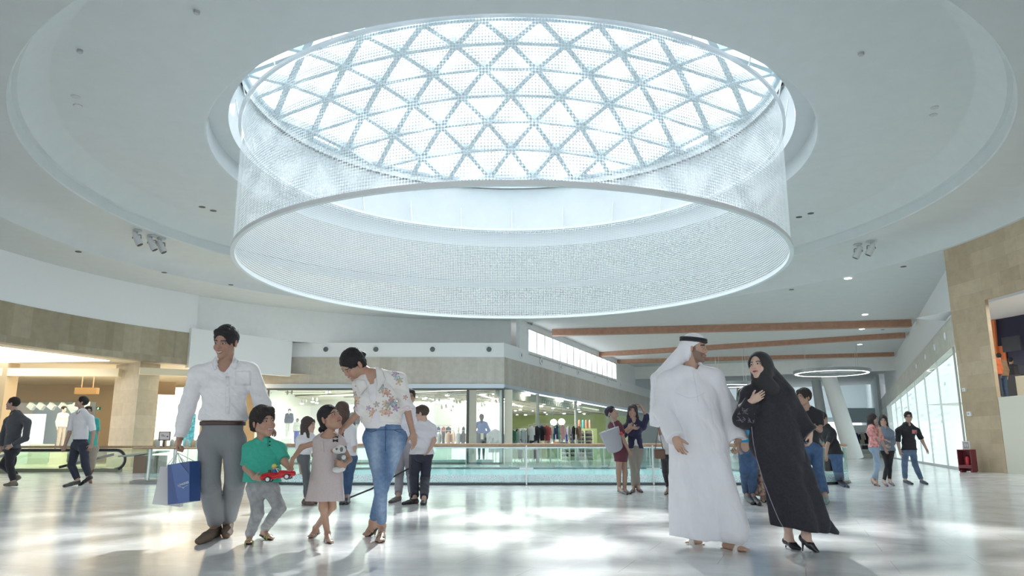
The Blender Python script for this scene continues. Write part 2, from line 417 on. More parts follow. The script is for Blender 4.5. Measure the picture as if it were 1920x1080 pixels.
# ---- perforated drum hanging in the opening (real holes)
z0, z1 = 5.92 + HC, 10.1 + HC; Rm = 9.0
NC, NR = 720, 53
def lattice(R, z0, z1, NC, NR, hx=.46):
    th = np.arange(NC) * 2 * PI / NC; dz = (z1 - z0) / NR
    q = 8
    ang = PI / 8 + np.arange(q) * PI / 4
    V = []; Fc = []
    # corner grid
    gth = np.repeat(th[None, :], NR + 1, 0); gz = np.repeat((z0 + dz * np.arange(NR + 1))[:, None], NC, 1)
    G = np.stack([R * np.cos(gth), R * np.sin(gth), gz], -1).reshape(-1, 3); base = len(G)
    ct = th[None, :, None] + PI / NC + (2 * PI / NC) * (hx * np.cos(ang))[None, None, :] * .5 * 1.0
    cz = (z0 + dz * (np.arange(NR) + .5))[:, None, None] + dz * (hx * np.sin(ang))[None, None, :] * .5
    ct = np.repeat(ct, NR, 0); cz = np.repeat(cz, NC, 1)
    H = np.stack([R * np.cos(ct), R * np.sin(ct), cz], -1).reshape(-1, 3)
    r_, c_ = np.meshgrid(np.arange(NR), np.arange(NC), indexing='ij'); c2 = (c_ + 1) % NC
    bl = r_ * NC + c_; brr = r_ * NC + c2; tl = bl + NC; tr = brr + NC
    h0 = base + (r_ * NC + c_) * q
    # octagon vertex k at angle pi/8+k*pi/4 : 0,7 right ; 1,2 top ; 3,4 left ; 5,6 bottom
    Q = []
    for a_, b_, x, y in ((brr, tr, 0, 7), (tr, tl, 2, 1), (tl, bl, 4, 3), (bl, brr, 6, 5)):
        Q.append(np.stack([a_, b_, h0 + x, h0 + y], -1).reshape(-1, 4))
    T = []
    for a_, x, y in ((tr, 0, 1), (tl, 2, 3), (bl, 4, 5), (brr, 6, 7)):
        T.append(np.stack([a_, h0 + y, h0 + x, h0 + x], -1).reshape(-1, 4))
    return np.concatenate([G, H]), np.concatenate(Q), np.concatenate(T)[:, :3]
V, Q, T = lattice(Rm, z0, z1, NC, NR, hx=.91)
drum = empty('hanging_drum_screen', (CX, CY, z0), label='giant white perforated metal drum screen hanging below the round skylight', cat='ceiling screen')
me = bpy.data.meshes.new('perforated_sheet'); V2 = V - np.array([0, 0, z0])
me.vertices.add(len(V2)); me.vertices.foreach_set('co', V2.astype(np.float32).ravel())
loops = np.concatenate([Q.ravel(), T.ravel()]); me.loops.add(len(loops)); me.loops.foreach_set('vertex_index', loops.astype(np.int32))
st = np.concatenate([np.arange(len(Q)) * 4, len(Q) * 4 + np.arange(len(T)) * 3]); me.polygons.add(len(st)); me.polygons.foreach_set('loop_start', st.astype(np.int32))
me.update(calc_edges=True); me.materials.append(meshm)
so = bpy.data.objects.new('perforated_sheet', me); COL.objects.link(so); so.parent = drum
rim = MB(); rim.lathe([(Rm - .06, -.09), (Rm + .06, -.09), (Rm + .06, .03), (Rm - .06, .03), (Rm - .06, -.09)], n=160, flip=True)
rim.build('bottom_rim', mat('rim_metal', (.75, .77, .78), .5), drum, smooth=False)
hr = MB()
for zz, rr in ((4.1, .05),): hr.lathe([(Rm + .03, zz), (Rm + .12, zz), (Rm + .12, zz + .1), (Rm + .03, zz + .1), (Rm + .03, zz)], n=160, flip=True)
hr.build('hoop', meshm, drum)
for k in range(24):
    q = 2 * PI * k / 24; ch_ = MB(); ch_.tube([((Rm + .08) * math.cos(q), (Rm + .08) * math.sin(q), 4.2), ((Rm + .3) * math.cos(q), (Rm + .3) * math.sin(q), 5.2)], .02, 5); ch_.build('hanger', metal, drum)

# ---- curved walls beyond the rings
stoneL = stone_mat('olive_stone_cladding', (.50, .44, .33), (.40, .335, .23), (.78, .76, .74), .45, 1.3, rot=0, offs=.37)
stoneR = stone_mat('honey_stone_cladding', (.60, .48, .33), (.50, .385, .255), (.85, .83, .82), 1.0, .5)
stoneC = stone_mat('grey_beige_stone', (.60, .57, .51), (.54, .50, .44), (.9, .88, .86), .5, 3.0)
stoneW = stone_mat('warm_stone', (.70, .56, .36), (.62, .48, .3), (.9, .86, .82), 1.1, .55)
def arcwall(name, R, a0, a1, z0, z1, m, th=.35, n=40, z_in=None):
    w = MB(); a0, a1 = math.radians(a0), math.radians(a1)
    w.lathe([(R, z0), (R, z1)], (CX, CY, 0), n, a0, a1, flip=True, uvr=R)
    w.lathe([(R, z1), (R + th, z1), (R + th, z0), (R, z0)], (CX, CY, 0), n, a0, a1, flip=True, uvr=R)
    for q in (a0, a1):
        c, s = math.cos(q), math.sin(q)
        w.add([(CX + R * c, CY + R * s, z0), (CX + (R + th) * c, CY + (R + th) * s, z0), (CX + (R + th) * c, CY + (R + th) * s, z1), (CX + R * c, CY + R * s, z1)], [(0, 1, 2, 3)], [[(0, z0), (th, z0), (th, z1), (0, z1)]])
    return struct(w.build(name, m))
def ang_of(px, R):
    r = ray(px, 800); k = r[0] / r[1]; A = 1 + k * k; B = -2 * CY; C_ = CY * CY - R * R
    y = (-B + math.sqrt(B * B - 4 * A * C_)) / (2 * A); x = k * y; return math.degrees(math.atan2(y - CY, x - CX))
aL = ang_of(352, 20.3)
arcwall('wall_left_upper', 20.3, aL, 215, 6.5, 8.6, white2)
arcwall('wall_left', 20.28, aL, 215, 4.9, 6.5, stoneL, th=.5)
aU = ang_of(958, 20.5)
aM = ang_of(640, 20.5); arcwall('wall_back_upper', 20.5, aU, aM, 5.5, 8.6, white, th=.3); arcwall('wall_back_corner', 20.5, aM, aL, 6.68, 8.6, white, th=.3)
# stone portal on the right
R3 = 17.36
a0_, a1_ = ang_of(1877, R3), ang_of(1809, R3)
arcwall('wall_right', R3, a0_, a1_, 0, 9.3, stoneR, th=.14)
arcwall('wall_right_lintel', R3, -40, a0_, 6.15, 9.3, stoneR, th=.14)
# ---- facade across the void
FX0, FX1, FY = -12.6, -.45, 43.0
dv = np.array([.38, .925]); dv /= np.linalg.norm(dv)
C0 = np.array([FX1, FY]); nv = np.array([dv[1], -dv[0]])
def cor(k, o=0): p = C0 + dv * k + nv * o; return (float(p[0]), float(p[1]))
KE = 47
def facade(name, z0, z1, m, out=0, th=.3, xl=FX0, kend=KE):
    w = MB(); c = cor(0); 
    w.wall((FX1 - out * .2, FY - out), (xl, FY - out), z0, z1, -th)
    w.wall(cor(kend, out), (FX1 + out * .68, FY - out), z0, z1, -th)
    return struct(w.build(name, m))
facade('wall_back_stone', 4.37, 5.9, stoneC, .05, xl=-15.5)
facade('wall_back', 5.9, 6.72, white2, .0)
tb = MB(); tb.wall((FX1, FY - .12), (-15.5, FY - .12), 4.15, 4.39, -.1); tb.wall(cor(KE, .1), (FX1 + .05, FY - .12), 4.2, 4.39, -.1); struct(tb.build('trim_3', mat('steel_blue_trim', (.55, .62, .68), .3, metal=.4)))
# shelf on top of the strip
tb = MB(); tb.prism([(FX0, FY + .32), (FX1, FY + .32), (FX1, FY + 4.5), (FX0, FY + 4.5)], 6.55, 6.7); struct(tb.build('ceiling_shelf', white))
# white box beside the stone band
bx = MB(); p0 = at(352, 700, 37.6); p1 = at(545, 700, 42.2)
bx.wall((p1[0], p1[1]), (p0[0], p0[1]), 4.75, 6.72, -.3); struct(bx.build('wall_back_panel', white2))
# corridor upper wall with clerestory opening
kA, kB = 3.8, 25.0
def cw(k0, k1, z0, z1, name, m=white, off=-.02):
    w = MB(); w.wall(cor(k1, off), cor(k0, off), z0, z1, -.25); return struct(w.build(name, m))
cw(2.5, kA, 6.7, 8.6, 'wall_corridor'); cw(kB, 32, 6.5, 8.6, 'wall_corridor_far'); cw(kA, kB, 6.3, 6.5, 'wall_corridor_sill'); cw(kA, kB, 8.08, 8.6, 'wall_corridor_head')
W2 = empty('window_2', (*cor(kA), 6.5)); struct(W2)
w = MB(); q0, q1 = np.array(cor(kA)), np.array(cor(kB)); o_ = np.array([*cor(kA), 6.5])
w.wall(tuple(q1 - o_[:2] - nv * .2), tuple(-nv * .2), 0, 1.58, -.02)
w.build('pane', mat('frosted_daylit_glass', (.9, .95, 1), .3, emit=(.92, .97, 1), estr=2.6), W2)
w = MB()
for k in np.linspace(0, kB - kA, 15):
    p = dv * k; w.box((p[0], p[1], .79), (.06, .06, 1.58))
for zz in (0.02, 1.56): w.beam((0, 0, zz), (*(dv * (kB - kA)), zz), .08, .06)
w.build('mullion', metal, W2)
# corridor right wall (lit glazing) from the stone pillar
pr = atz(1796, 884, 0)[:2]; 
R0 = np.array([CX + R3 * math.cos(math.radians(a1_)), CY + R3 * math.sin(math.radians(a1_))]) + np.array([.15, .3])
pe = np.array(at(1668, 842, 74)[:2])
dr = (pe - R0) / np.linalg.norm(pe - R0); nr = np.array([-dr[1], dr[0]]); LR = np.linalg.norm(pe - R0)
def rw(k, o=0): p = R0 + dr * k + nr * o; return (float(p[0]), float(p[1]))
w = MB(); w.wall(rw(0), rw(LR + 6), 4.75, 5.9, -.3); struct(w.build('wall_right_stone', stone_mat('cream_stone', (.68, .66, .58), (.62, .6, .52), (.95, .95, .95), 1, .5)))
w = MB(); w.wall(rw(0, -.5), rw(LR + 6, -.5), 5.9, 8.6, -.3); struct(w.build('wall_right_upper', white2))
w = MB(); w.prism([rw(0, 0), rw(LR, 0), rw(LR, -.8), rw(0, -.8)], 5.85, 5.95); struct(w.build('trim_4', white2))
# posters behind lit glass
pm, nt, b = _nodes('lit_shop_posters'); L = nt.links.new
uv = nt.nodes.new('ShaderNodeUVMap'); uv.uv_map = 'UVMap'
br = nt.nodes.new('ShaderNodeTexBrick'); br.inputs['Scale'].default_value = 1; br.inputs['Brick Width'].default_value = 1.1; br.inputs['Row Height'].default_value = .33; br.inputs['Mortar Size'].default_value = .09; br.inputs['Bias'].default_value = -.25
br.inputs['Color1'].default_value = (.93, .97, .98, 1); br.inputs['Color2'].default_value = (.30, .40, .46, 1); br.inputs['Mortar'].default_value = (.97, 1, 1, 1)
nz = nt.nodes.new('ShaderNodeTexNoise'); nz.inputs['Scale'].default_value = .35; nz.inputs['Detail'].default_value = 2
L(uv.outputs[0], br.inputs['Vector']); L(uv.outputs[0], nz.inputs['Vector'])
mrr = nt.nodes.new('ShaderNodeMapRange'); mrr.inputs[1].default_value = .46; mrr.inputs[2].default_value = .58; L(nz.outputs['Fac'], mrr.inputs[0])
mx = nt.nodes.new('ShaderNodeMix'); mx.data_type = 'RGBA'; L(mrr.outputs[0], mx.inputs[0]); mx.inputs[6].default_value = (.95, .99, 1, 1); L(br.outputs[0], mx.inputs[7])
L(mx.outputs[2], b.inputs['Base Color']); L(mx.outputs[2], b.inputs['Emission Color']); b.inputs['Emission Strength'].default_value = .85; b.inputs['Roughness'].default_value = .3
poster_mat = pm
W3 = empty('window_3', (*rw(0), 0)); struct(W3); o_ = np.array(rw(0))
w = MB(); w.wall(tuple(np.array(rw(0, -.35)) - o_), tuple(np.array(rw(LR - 3, -.35)) - o_), .02, 4.74, -.05); w.build('lit_backing', poster_mat, W3)
w = MB(); w.wall(tuple(np.array(rw(0, 0)) - o_), tuple(np.array(rw(LR - 3, 0)) - o_), .02, 4.74, -.02); w.build('pane', glass, W3)
w = MB()
for k in list(np.linspace(.2, LR - 3, 9)):
    p = np.array(rw(k, .02)) - o_; w.box((p[0], p[1], 2.38), (.07, .07, 4.7), rz=math.atan2(dr[1], dr[0]))
w.beam((*(np.array(rw(0, .02)) - o_), .06), (*(np.array(rw(LR - 3, .02)) - o_), .06), .06, .1)
w.build('mullion', metal, W3)
w = MB(); w.wall(rw(LR - 3, .02), rw(LR + 6, .02), 0, 4.75, -.3); struct(w.build('wall_right_end', white2))
# end of the corridor: ceiling edge, bright atrium behind
w = MB(); a_, b_ = cor(32, -1), cor(32, 34); w.wall(a_, b_, 7.3, 8.6, .4); struct(w.build('trim_5', white))
w = MB(); w.wall(cor(31.8, -.4), cor(120, -.4), 0, 13, -.3); w.wall(rw(LR + 6, 0), rw(LR + 70, 0), 0, 13, .3); struct(w.build('wall_atrium', mat('atrium_wall', (.66, .73, .75), .6)))
w = MB(); w.wall(cor(80, -6), cor(80, 40), 4.6, 14, .4); struct(w.build('wall_atrium_back', mat('atrium_wall', (.66, .73, .75), .6)))
w = MB(); w.wall(cor(79, -6), cor(79, 40), 5.2, 6.2, .4); struct(w.build('trim_6', mat('pale_blue_band', (.62, .74, .78), .5)))
fo2 = MB(); fo2.box((*cor(90, 17), -.15), (60, 20, .2), rz=math.atan2(nv[1], nv[0])); 

# ================================================================= fittings
wood = mat('oiled_wood', (.50, .33, .20), .4, noise=.15, nscale=20)
copper = mat('copper_brown_slat', (.46, .25, .17), .5, noise=.12, nscale=4)
cream = mat('cream_paint', (.80, .76, .62), .6)
frost, nt, b = _nodes('frosted_dot_band'); L = nt.links.new
uv = nt.nodes.new('ShaderNodeTexCoord'); vo = nt.nodes.new('ShaderNodeTexVoronoi'); vo.inputs['Scale'].default_value = 34; L(uv.outputs['Object'], vo.inputs['Vector'])
lt = nt.nodes.new('ShaderNodeMath'); lt.operation = 'GREATER_THAN'; lt.inputs[1].default_value = .38; L(vo.outputs['Distance'], lt.inputs[0])
mr = nt.nodes.new('ShaderNodeMapRange'); mr.inputs[3].default_value = .35; mr.inputs[4].default_value = .85; L(lt.outputs[0], mr.inputs[0]); L(mr.outputs[0], b.inputs['Alpha'])
b.inputs['Base Color'].default_value = (.86, .94, .96, 1); b.inputs['Roughness'].default_value = .5
# --- railings round the void
def railing(name, pts, label, posts, fit_low, wood_top=True, band=True):
    o = empty(name, (*pts[0], 0), label=label, cat='railing'); P = [Vector((x - pts[0][0], y - pts[0][1], 0)) for x, y in pts]
    up = lambda z: [p + Vector((0, 0, z)) for p in P]
    m = MB(); m.tube(up(.915), .035, 8); m.build('handrail', wood, o, smooth=True)
    m = MB(); m.tube(up(.87), .022, 6); m.build('rail_channel', metal, o, smooth=True)
    m = MB()
    for i in range(len(P) - 1):
        a, b_ = P[i], P[i + 1]; d = (b_ - a).normalized() * .012; a2, b2 = a + d, b_ - d
        m.add([a2 + Vector((0, 0, .03)), b2 + Vector((0, 0, .03)), b2 + Vector((0, 0, .87)), a2 + Vector((0, 0, .87))], [(0, 1, 2, 3)])
    m.build('glass_panel', glass_rail, o)
    if band:
        m = MB()
        for i in range(len(P) - 1):
            m.add([P[i] + Vector((0, -.006, .04)), P[i + 1] + Vector((0, -.006, .04)), P[i + 1] + Vector((0, -.006, .24)), P[i] + Vector((0, -.006, .24))], [(0, 1, 2, 3)])
        m.build('frosted_band', frost, o)
    m = MB(); m.tube(up(.02), .045, 6); m.build('base_channel', mat('dark_steel_channel', (.13, .15, .15), .4, metal=.5), o)
    for x, y in posts:
        m = MB(); m.box((0, 0, .46), (.035, .05, .9)); m.beam((-.16, -.03, fit_low), (.16, -.03, fit_low), .035, .035)
        m.build('post', metal, o, loc=(x - pts[0][0], y - pts[0][1], 0))
    return o
nV = len(VOID); # order: near-right corner, far-right, far-left, near-left
near = VOID[27:36] + [(x, 18.3) for x in np.linspace(-4.4, 6.3, 14)][1:-1] + VOID[0:9]
railing('glass_railing', near, 'green glass railing with wooden handrail along the near edge of the floor opening', [((px - 960) / 1466 * 18.26, 18.26) for px in (513, 750, 987, 1224, 1461)], .38)
far = VOID[9:27]
far2 = VOID[8:10]; 
railing('glass_railing', VOID[8:18] + [(x, 34.0) for x in np.linspace(6.2, -4.3, 8)] + VOID[18:28], 'glass railing on the far side of the floor opening before the shops', [(x, 34.0) for x in np.arange(-4, 7, 2.0)], .1, band=False)
# --- round glass stand at the left end
st = empty('round_glass_stand', (-8.5, 19.7, 0), label='round glass stand with wooden top and chrome posts left of the man with bags', cat='stand')
m = MB(); m.lathe([(0, 0), (.98, 0), (.98, .05), (.9, .07), (0, .07)], n=40); m.build('base_disc', mat('grey_plinth', (.42, .44, .43), .4), st)
m = MB(); m.lathe([(.66, .1), (.66, .82)], n=40); m.build('glass_drum', glass_rail, st, smooth=True)
m = MB(); m.lathe([(0, .82), (.95, .82), (1.0, .845), (.95, .87), (0, .87)], n=40); m.build('wooden_top', wood, st, smooth=True)
for k in range(6):
    q = -2.2 + k * 1.05; m = MB(); m.tube([(.66 * math.cos(q), .66 * math.sin(q), .07), (.66 * math.cos(q), .66 * math.sin(q), .82)], .035, 8); m.build('post', metal, st, smooth=True)
fr = empty('framed_notice', (-8.72, 19.5, .87), rz=.1, label='small black framed notice standing on the round glass stand', cat='notice')
m = MB(); 
for c, d in (((0, 0, .37), (.28, .02, .02)), ((0, 0, .17), (.28, .02, .02)), ((-.13, 0, .27), (.02, .02, .22)), ((.13, 0, .27), (.02, .02, .22))): m.box(c, d)
m.box((0, 0, .08), (.03, .02, .16)); m.box((0, 0, .005), (.16, .1, .01)); m.build('frame', dark, fr)
m = MB(); m.box((0, .003, .27), (.25, .008, .19)); m.build('paper', mat('white_paper', (.92, .92, .93), .6), fr)
m = MB(); m.box((.07, -.004, .26), (.03, .004, .03)); m.box((-.03, -.004, .27), (.1, .004, .012)); m.box((-.05, -.004, .3), (.06, .004, .012)); m.build('printing', mat('print_purple', (.1, .06, .2), .6), fr)
jar_m = MB(); jar_m.lathe([(0, 0), (.05, 0), (.055, .02), (.05, .16), (.03, .17), (.03, .19), (0, .19)], n=14)
for k, (dx, dy) in enumerate([(-.52, .1), (-.4, -.1), (-.30, .15), (-.12, .2), (.02, .1), (.3, 0), (.42, .15), (.55, .05)]):
    j = jar_m.build('glass_jar', mat('jar_glass_' + 'ab'[k % 2], [(.72, .62, .42), (.62, .72, .70)][k % 2], .15), smooth=True) if k < 2 else COL.objects.get('x') or None
    if j is None: j = jars[k % 2].copy(); COL.objects.link(j)
    if k == 0: jars = []
    if k < 2: jars.append(j)
    j.location = (-8.5 + dx, 19.62 + dy * .6, .87); tagit(j, 'small squat jar in the row on top of the round glass stand', 'jar', 'jars on the round glass stand')
# --- ceiling fixtures
def spot(px, py, z, tilt, yaw, label):
    p = atz(px, py, z); o = empty('ceiling_spotlight', tuple(p), rz=yaw, label=label, cat='spotlight', group='adjustable spotlights on the ring soffit')
    m = MB(); m.lathe([(0, 0), (.17, 0), (.17, -.05), (0, -.05)], n=20); m.tube([(0, 0, -.04), (0, 0, -.2)], .03, 8); m.build('mount', mat('light_grey_metal', (.55, .56, .57), .4), o)
    m = MB(); m.tube([(-.14, 0, -.18), (-.16, 0, -.34)], .015, 5); m.tube([(.14, 0, -.18), (.16, 0, -.34)], .015, 5); m.tube([(-.14, 0, -.18), (.14, 0, -.18)], .015, 5); m.build('yoke', dark, o)
    c = Vector((0, 0, -.32)); d = Vector((math.sin(tilt) * .3, 0, -math.cos(tilt) * .3))
    m = MB(); m.tube([c - d * .8, c, c + d], [.09, .13, .14], 16); m.build('lamp_body', mat('silver_can', (.7, .71, .72), .35, metal=.3), o, smooth=True)
    m = MB(); m.tube([c + d * 1.0, c + d * 1.03], .115, 16); m.build('lens', black, o)
for i, (px, py, lb) in enumerate([(258, 432, 'grey adjustable ceiling spotlight, leftmost of the three at the left ring edge'), (286, 442, 'grey adjustable ceiling spotlight, middle one of the three at the left ring edge'), (303, 447, 'grey adjustable ceiling spotlight, nearest the drum of the left three'),
        (1608, 458, 'grey adjustable ceiling spotlight, lower of the pair right of the drum'), (1632, 452, 'grey adjustable ceiling spotlight, upper of the pair right of the drum')]):
    spot(px, py, 9.25, .5, [.2, .3, .2, PI - .5, PI - .5][i], lb)
def disc(name, px, py, z, r, m_, label, cat, group=None, drop=.02):
    p = atz(px, py, z); m = MB(); m.lathe([(0, 0), (r, 0), (r, -drop), (r * .8, -drop * 1.2), (0, -drop * 1.2)], n=20, flip=True); o = m.build(name, m_); o.location = tuple(p); return tagit(o, label, cat, group)
gm = mat('ceiling_disc_grey', (.60, .62, .63), .5)
for px, py, r, lb in [(69, 135, .14, 'upper pale round ceiling speaker near the top left corner'), (73, 153, .14, 'lower pale round ceiling speaker near the top left corner'), (142, 181, .12, 'upper pale round ceiling speaker right of the corner pair'), (146, 198, .12, 'lower pale round ceiling speaker right of the corner pair'),
        (1752, 201, .11, 'upper pale round ceiling speaker right of the skylight'), (1750, 215, .11, 'lower pale round ceiling speaker right of the skylight')]:
    disc('ceiling_speaker', px, py, 10.3, r, gm, lb, 'speaker', 'round speakers in the ring ceiling')
for px, py in [(80, 41), (150, 94), (369, 21), (1614, 99)]:
    disc('smoke_detector', px, py, 10.3, .07, mat('detector_grey', (.5, .5, .52), .5), {80: 'tiny grey smoke detector at the very top left of the ceiling', 150: 'tiny grey smoke detector above the left pair of speakers', 369: 'tiny grey smoke detector by the top edge left of the skylight', 1614: 'tiny grey smoke detector on ceiling right of the skylight'}[px], 'detector', 'smoke detectors', drop=.06)
for px, py, lb in [(379, 388, 'dark recessed slot downlight left of the drum'), (400, 395, 'dark recessed slot downlight touching the left side of the drum'), (1498, 407, 'dark recessed slot downlight touching the right side of the drum'), (1520, 400, 'dark recessed slot downlight just right of the drum')]:
    disc('recessed_downlight', px, py, 10.3, .13, dark, lb, 'downlight', 'unlit downlights in the ring ceiling', drop=.01)
for px, py, lb in [(147, 472, 'unlit downlight above the left stone wall'), (308, 511, 'unlit downlight above the end of the left stone wall'), (433, 534, 'unlit downlight beside the lower left of the drum'), (1484, 543, 'unlit downlight right below the drum edge'), (1694, 500, 'unlit downlight close to the honey stone wall'), (1655, 618, 'unlit downlight between the copper slats at right')]:
    disc('recessed_downlight', px, py, 8.46, .12, dark, lb, 'downlight', 'unlit downlights in the outer ceiling', drop=.01)
for px, py, lb in [(1590, 522, 'glowing downlight nearest the drum'), (1622, 590, 'glowing downlight just above the first copper slat'), (1616, 617, 'glowing downlight between first and second copper slat'), (1612, 646, 'glowing downlight between second and third copper slat'), (1580, 675, 'glowing downlight beyond the third copper slat')]:
    disc('recessed_downlight', px, py, 8.46, .16, lamp_on, lb, 'downlight', 'lit downlights in the corridor ceiling', drop=.01)
dc = atz(1845, 434, 9.1); o = empty('dome_camera', tuple(dc), label='small grey dome camera above the honey stone wall', cat='camera')
m = MB(); m.lathe([(0, .1), (.2, .1), (.2, 0), (.17, -.03), (0, -.03)], n=20); m.build('mount', gm, o, smooth=True)
m = MB(); m.lathe([(.14, -.03), (.12, -.1), (.07, -.15), (0, -.17)], n=20); m.build('dome', mat('smoky_dome', (.25, .26, .27), .15), o, smooth=True)
vt = empty('ceiling_vent', tuple(atz(988, 608, 8.46)), label='dark rectangular air vent in ceiling below the drum', cat='vent')
m = MB(); m.box((0, 0, -.01), (.75, 1.6, .03)); m.build('frame', gm, vt)
for k in range(7): m = MB(); m.box((-.3 + .1 * k, 0, -.035), (.05, 1.5, .02)); m.build('slat', dark, vt)
# round air nozzles on the white strip
def nozzle(p, rz, r, label):
    o = empty('air_nozzle', p, rz=rz, label=label, cat='air nozzle', group='round air nozzles along the white strip')
    q = [(r * 1.4, 0), (r * 1.4, .04), (r, .07), (r * .85, .02)]
    m = MB(); P = [[(a * math.cos(t), -b_, a * math.sin(t)) for t in np.linspace(0, 2 * PI, 20, endpoint=False)] for a, b_ in q]
    for i in range(3):
        m.add(P[i] + P[i + 1], [(k, (k + 1) % 20, 20 + (k + 1) % 20, 20 + k) for k in range(20)])
    m.build('ring', white2, o, smooth=True)
    m = MB(); m.add(P[3] + [(0, -.06, 0)], [(k, (k + 1) % 20, 20) for k in range(20)]); m.build('eyeball', mat('nozzle_dark', (.12, .14, .16), .4), o, smooth=True)
for px, lb in ((611, 'round air nozzle nearest the white wall panel'), (705, 'round air nozzle above the bending woman'), (811, 'round air nozzle above the boy in white'), (917, 'round air nozzle nearest the facade corner')):
    p = at(px, 655, FY - .02); nozzle(tuple(p), 0, .17, lb)
for i, k in enumerate((2.5, 6, 9.8, 13.8, 18, 22, 26)):
    p = cor(k, .03); nozzle((*p, 6.3), math.atan2(dv[1], dv[0]), .14, 'round air nozzle of the receding row below the window band, place %s from the corner' % ['one', 'two', 'three', 'four', 'five', 'six', 'seven'][i])
for i, k in enumerate((2.2, 6, 10, 15)):
    p = rw(k, -.02); nozzle((*p, 5.4), math.atan2(dr[1], dr[0]) + PI, .12, 'round air nozzle over the lit poster windows, place %s from the stone wall' % ['one', 'two', 'three', 'four'][i])
# copper slats
for (a0, a1, z_, lb) in (((1036, 618), (1706, 600), .42, 'longest copper brown ceiling beam, nearest the drum'), ((1122, 661), (1697, 624), .34, 'copper brown ceiling beam, middle of three'), ((1153, 675), (1675, 661), .3, 'copper brown ceiling beam, farthest of three')):
    A = atz(*a0, 8.47); B = atz(*a1, 8.47); m = MB(); m.beam((0, 0, -z_ / 2), tuple(B - A - np.array([0, 0, z_ / 2])), .5, z_)
    o = m.build('ceiling_beam', copper); o.location = tuple(A); tagit(o, lb, 'beam', 'copper brown beams across the corridor ceiling')
# ring lamps
for px, py, Y, R_, lb in ((1559, 698, 58, 2.75, 'large flat metal ring lamp hanging over the far atrium'), (1372, 721, 58, 1.6, 'smaller ring lamp partly behind the man in white robe')):
    p = at(px, py, Y); o = empty('ring_lamp', tuple(p), label=lb, cat='lamp')
    m = MB(); m.lathe([(R_, -.1), (R_, .14), (R_ - .4, .14), (R_ - .4, -.1), (R_, -.1)], n=64, flip=True); m.build('ring', mat('ring_steel', (.42, .46, .47), .35, metal=.3), o)
    m = MB(); m.lathe([(R_ - .12, -.11), (R_ - .28, -.11)], n=64, flip=True); m.build('diffuser', lamp_on, o)
    for k in range(4): q = k * PI / 2 + .4; m = MB(); m.tube([((R_ - .2) * math.cos(q), (R_ - .2) * math.sin(q), .1), ((R_ - .2) * math.cos(q), (R_ - .2) * math.sin(q), 8.4 - p[2])], .012, 4); m.build('wire', metal, o)
# slanted white columns of the far atrium
for (tx, ty, bx_, Y, r, lb) in ((1554, 706, 1601, 66, .75, 'thick slanted white column left of the strolling couple'), (1532, 728, 1552, 84, .6, 'slanted white column just behind the thick one'), (1651, 735, 1651, 84, .6, 'white column by the far right corridor wall'), (1390, 735, 1385, 84, .6, 'white column behind the veiled woman')):
    T_ = at(tx, ty, Y); B_ = at(bx_, 850, Y); B_[2] = 0; m = MB(); T2 = T_ + (T_ - B_) * .12; m.tube([(0, 0, 0), tuple(T2 - B_)], [r, r * .8], 24); o = m.build('slanted_column', white2, smooth=True); o.location = tuple(B_); struct(o); o['label'] = lb
# fire cabinet by the stone wall
p = atz(1811, 885, 0); p[2] = 0; q = math.radians(a1_); fcx = empty('fire_cabinet', tuple(p + np.array([-.1, -.35, 0])), rz=-1.1, label='dark red open fire cabinet at the foot of the honey stone wall', cat='cabinet')
redm = mat('dark_red_paint', (.22, .045, .06), .45); 
m = MB()
for c, d in (((-.24, 0, .42), (.03, .32, .76)), ((.24, 0, .42), (.03, .32, .76)), ((0, 0, .79), (.5, .32, .03)), ((0, 0, .2), (.5, .32, .12)), ((0, .15, .42), (.5, .02, .76)), ((-.2, 0, .04), (.06, .28, .08)), ((.2, 0, .04), (.06, .28, .08))): m.box(c, d)
m.build('case', redm, fcx)
pe_ = np.array(fcx.location)
ex = empty('fire_extinguisher', tuple(pe_ + [0, -.02, .26]), label='red fire extinguisher standing inside the open dark red cabinet', cat='extinguisher')
m = MB(); m.lathe([(0, 0), (.07, 0), (.075, .02), (.075, .24), (.05, .29), (.02, .31), (0, .31)], n=18); m.build('cylinder', mat('bright_red', (.6, .04, .06), .3), ex, smooth=True)
m = MB(); m.box((0, 0, .33), (.09, .03, .03)); m.tube([(.02, 0, .33), (.09, 0, .28), (.09, 0, .1)], .01, 6); m.build('valve', black, ex)
ph = empty('framed_picture', tuple(pe_ + [.02, 0, .805]), rz=-.5, label='small white framed picture standing on the red fire cabinet', cat='picture')
m = MB()
for c, d in (((0, 0, .28), (.24, .02, .03)), ((0, 0, .015), (.24, .02, .03)), ((-.105, 0, .147), (.03, .02, .29)), ((.105, 0, .147), (.03, .02, .29))): m.box(c, d)
m.build('frame', white2, ph); m = MB(); m.box((0, .005, .147), (.2, .01, .25)); m.build('print', mat('print_grey', (.45, .42, .45), .6), ph)
m = MB(); m.box((-.03, -.003, .15), (.03, .004, .12)); m.box((.035, -.003, .14), (.035, .004, .1)); m.build('motif', mat('motif_white', (.85, .82, .8), .6), ph)
for px, py, s_, lb in ((1817, 731, .13, 'upper small white wall box on the honey stone wall'), (1821, 776, .16, 'lower small white wall box on the honey stone wall')):
    a = math.radians(ang_of(px, R3 - .05)); P_ = np.array([CX + (R3 - .05) * math.cos(a), CY + (R3 - .05) * math.sin(a)]); z = at(px, py, P_[1])[2]
    o = empty('wall_box', (*P_, z), rz=a - PI / 2, label=lb, cat='wall box'); m = MB(); m.box((0, 0, 0), (s_ * 1.2, .1, s_)); m.build('case', white2, o, bevel=.01); m = MB(); m.box((0, -.06, 0), (s_ * .5, .02, s_ * .4)); m.build('cover', gm, o)

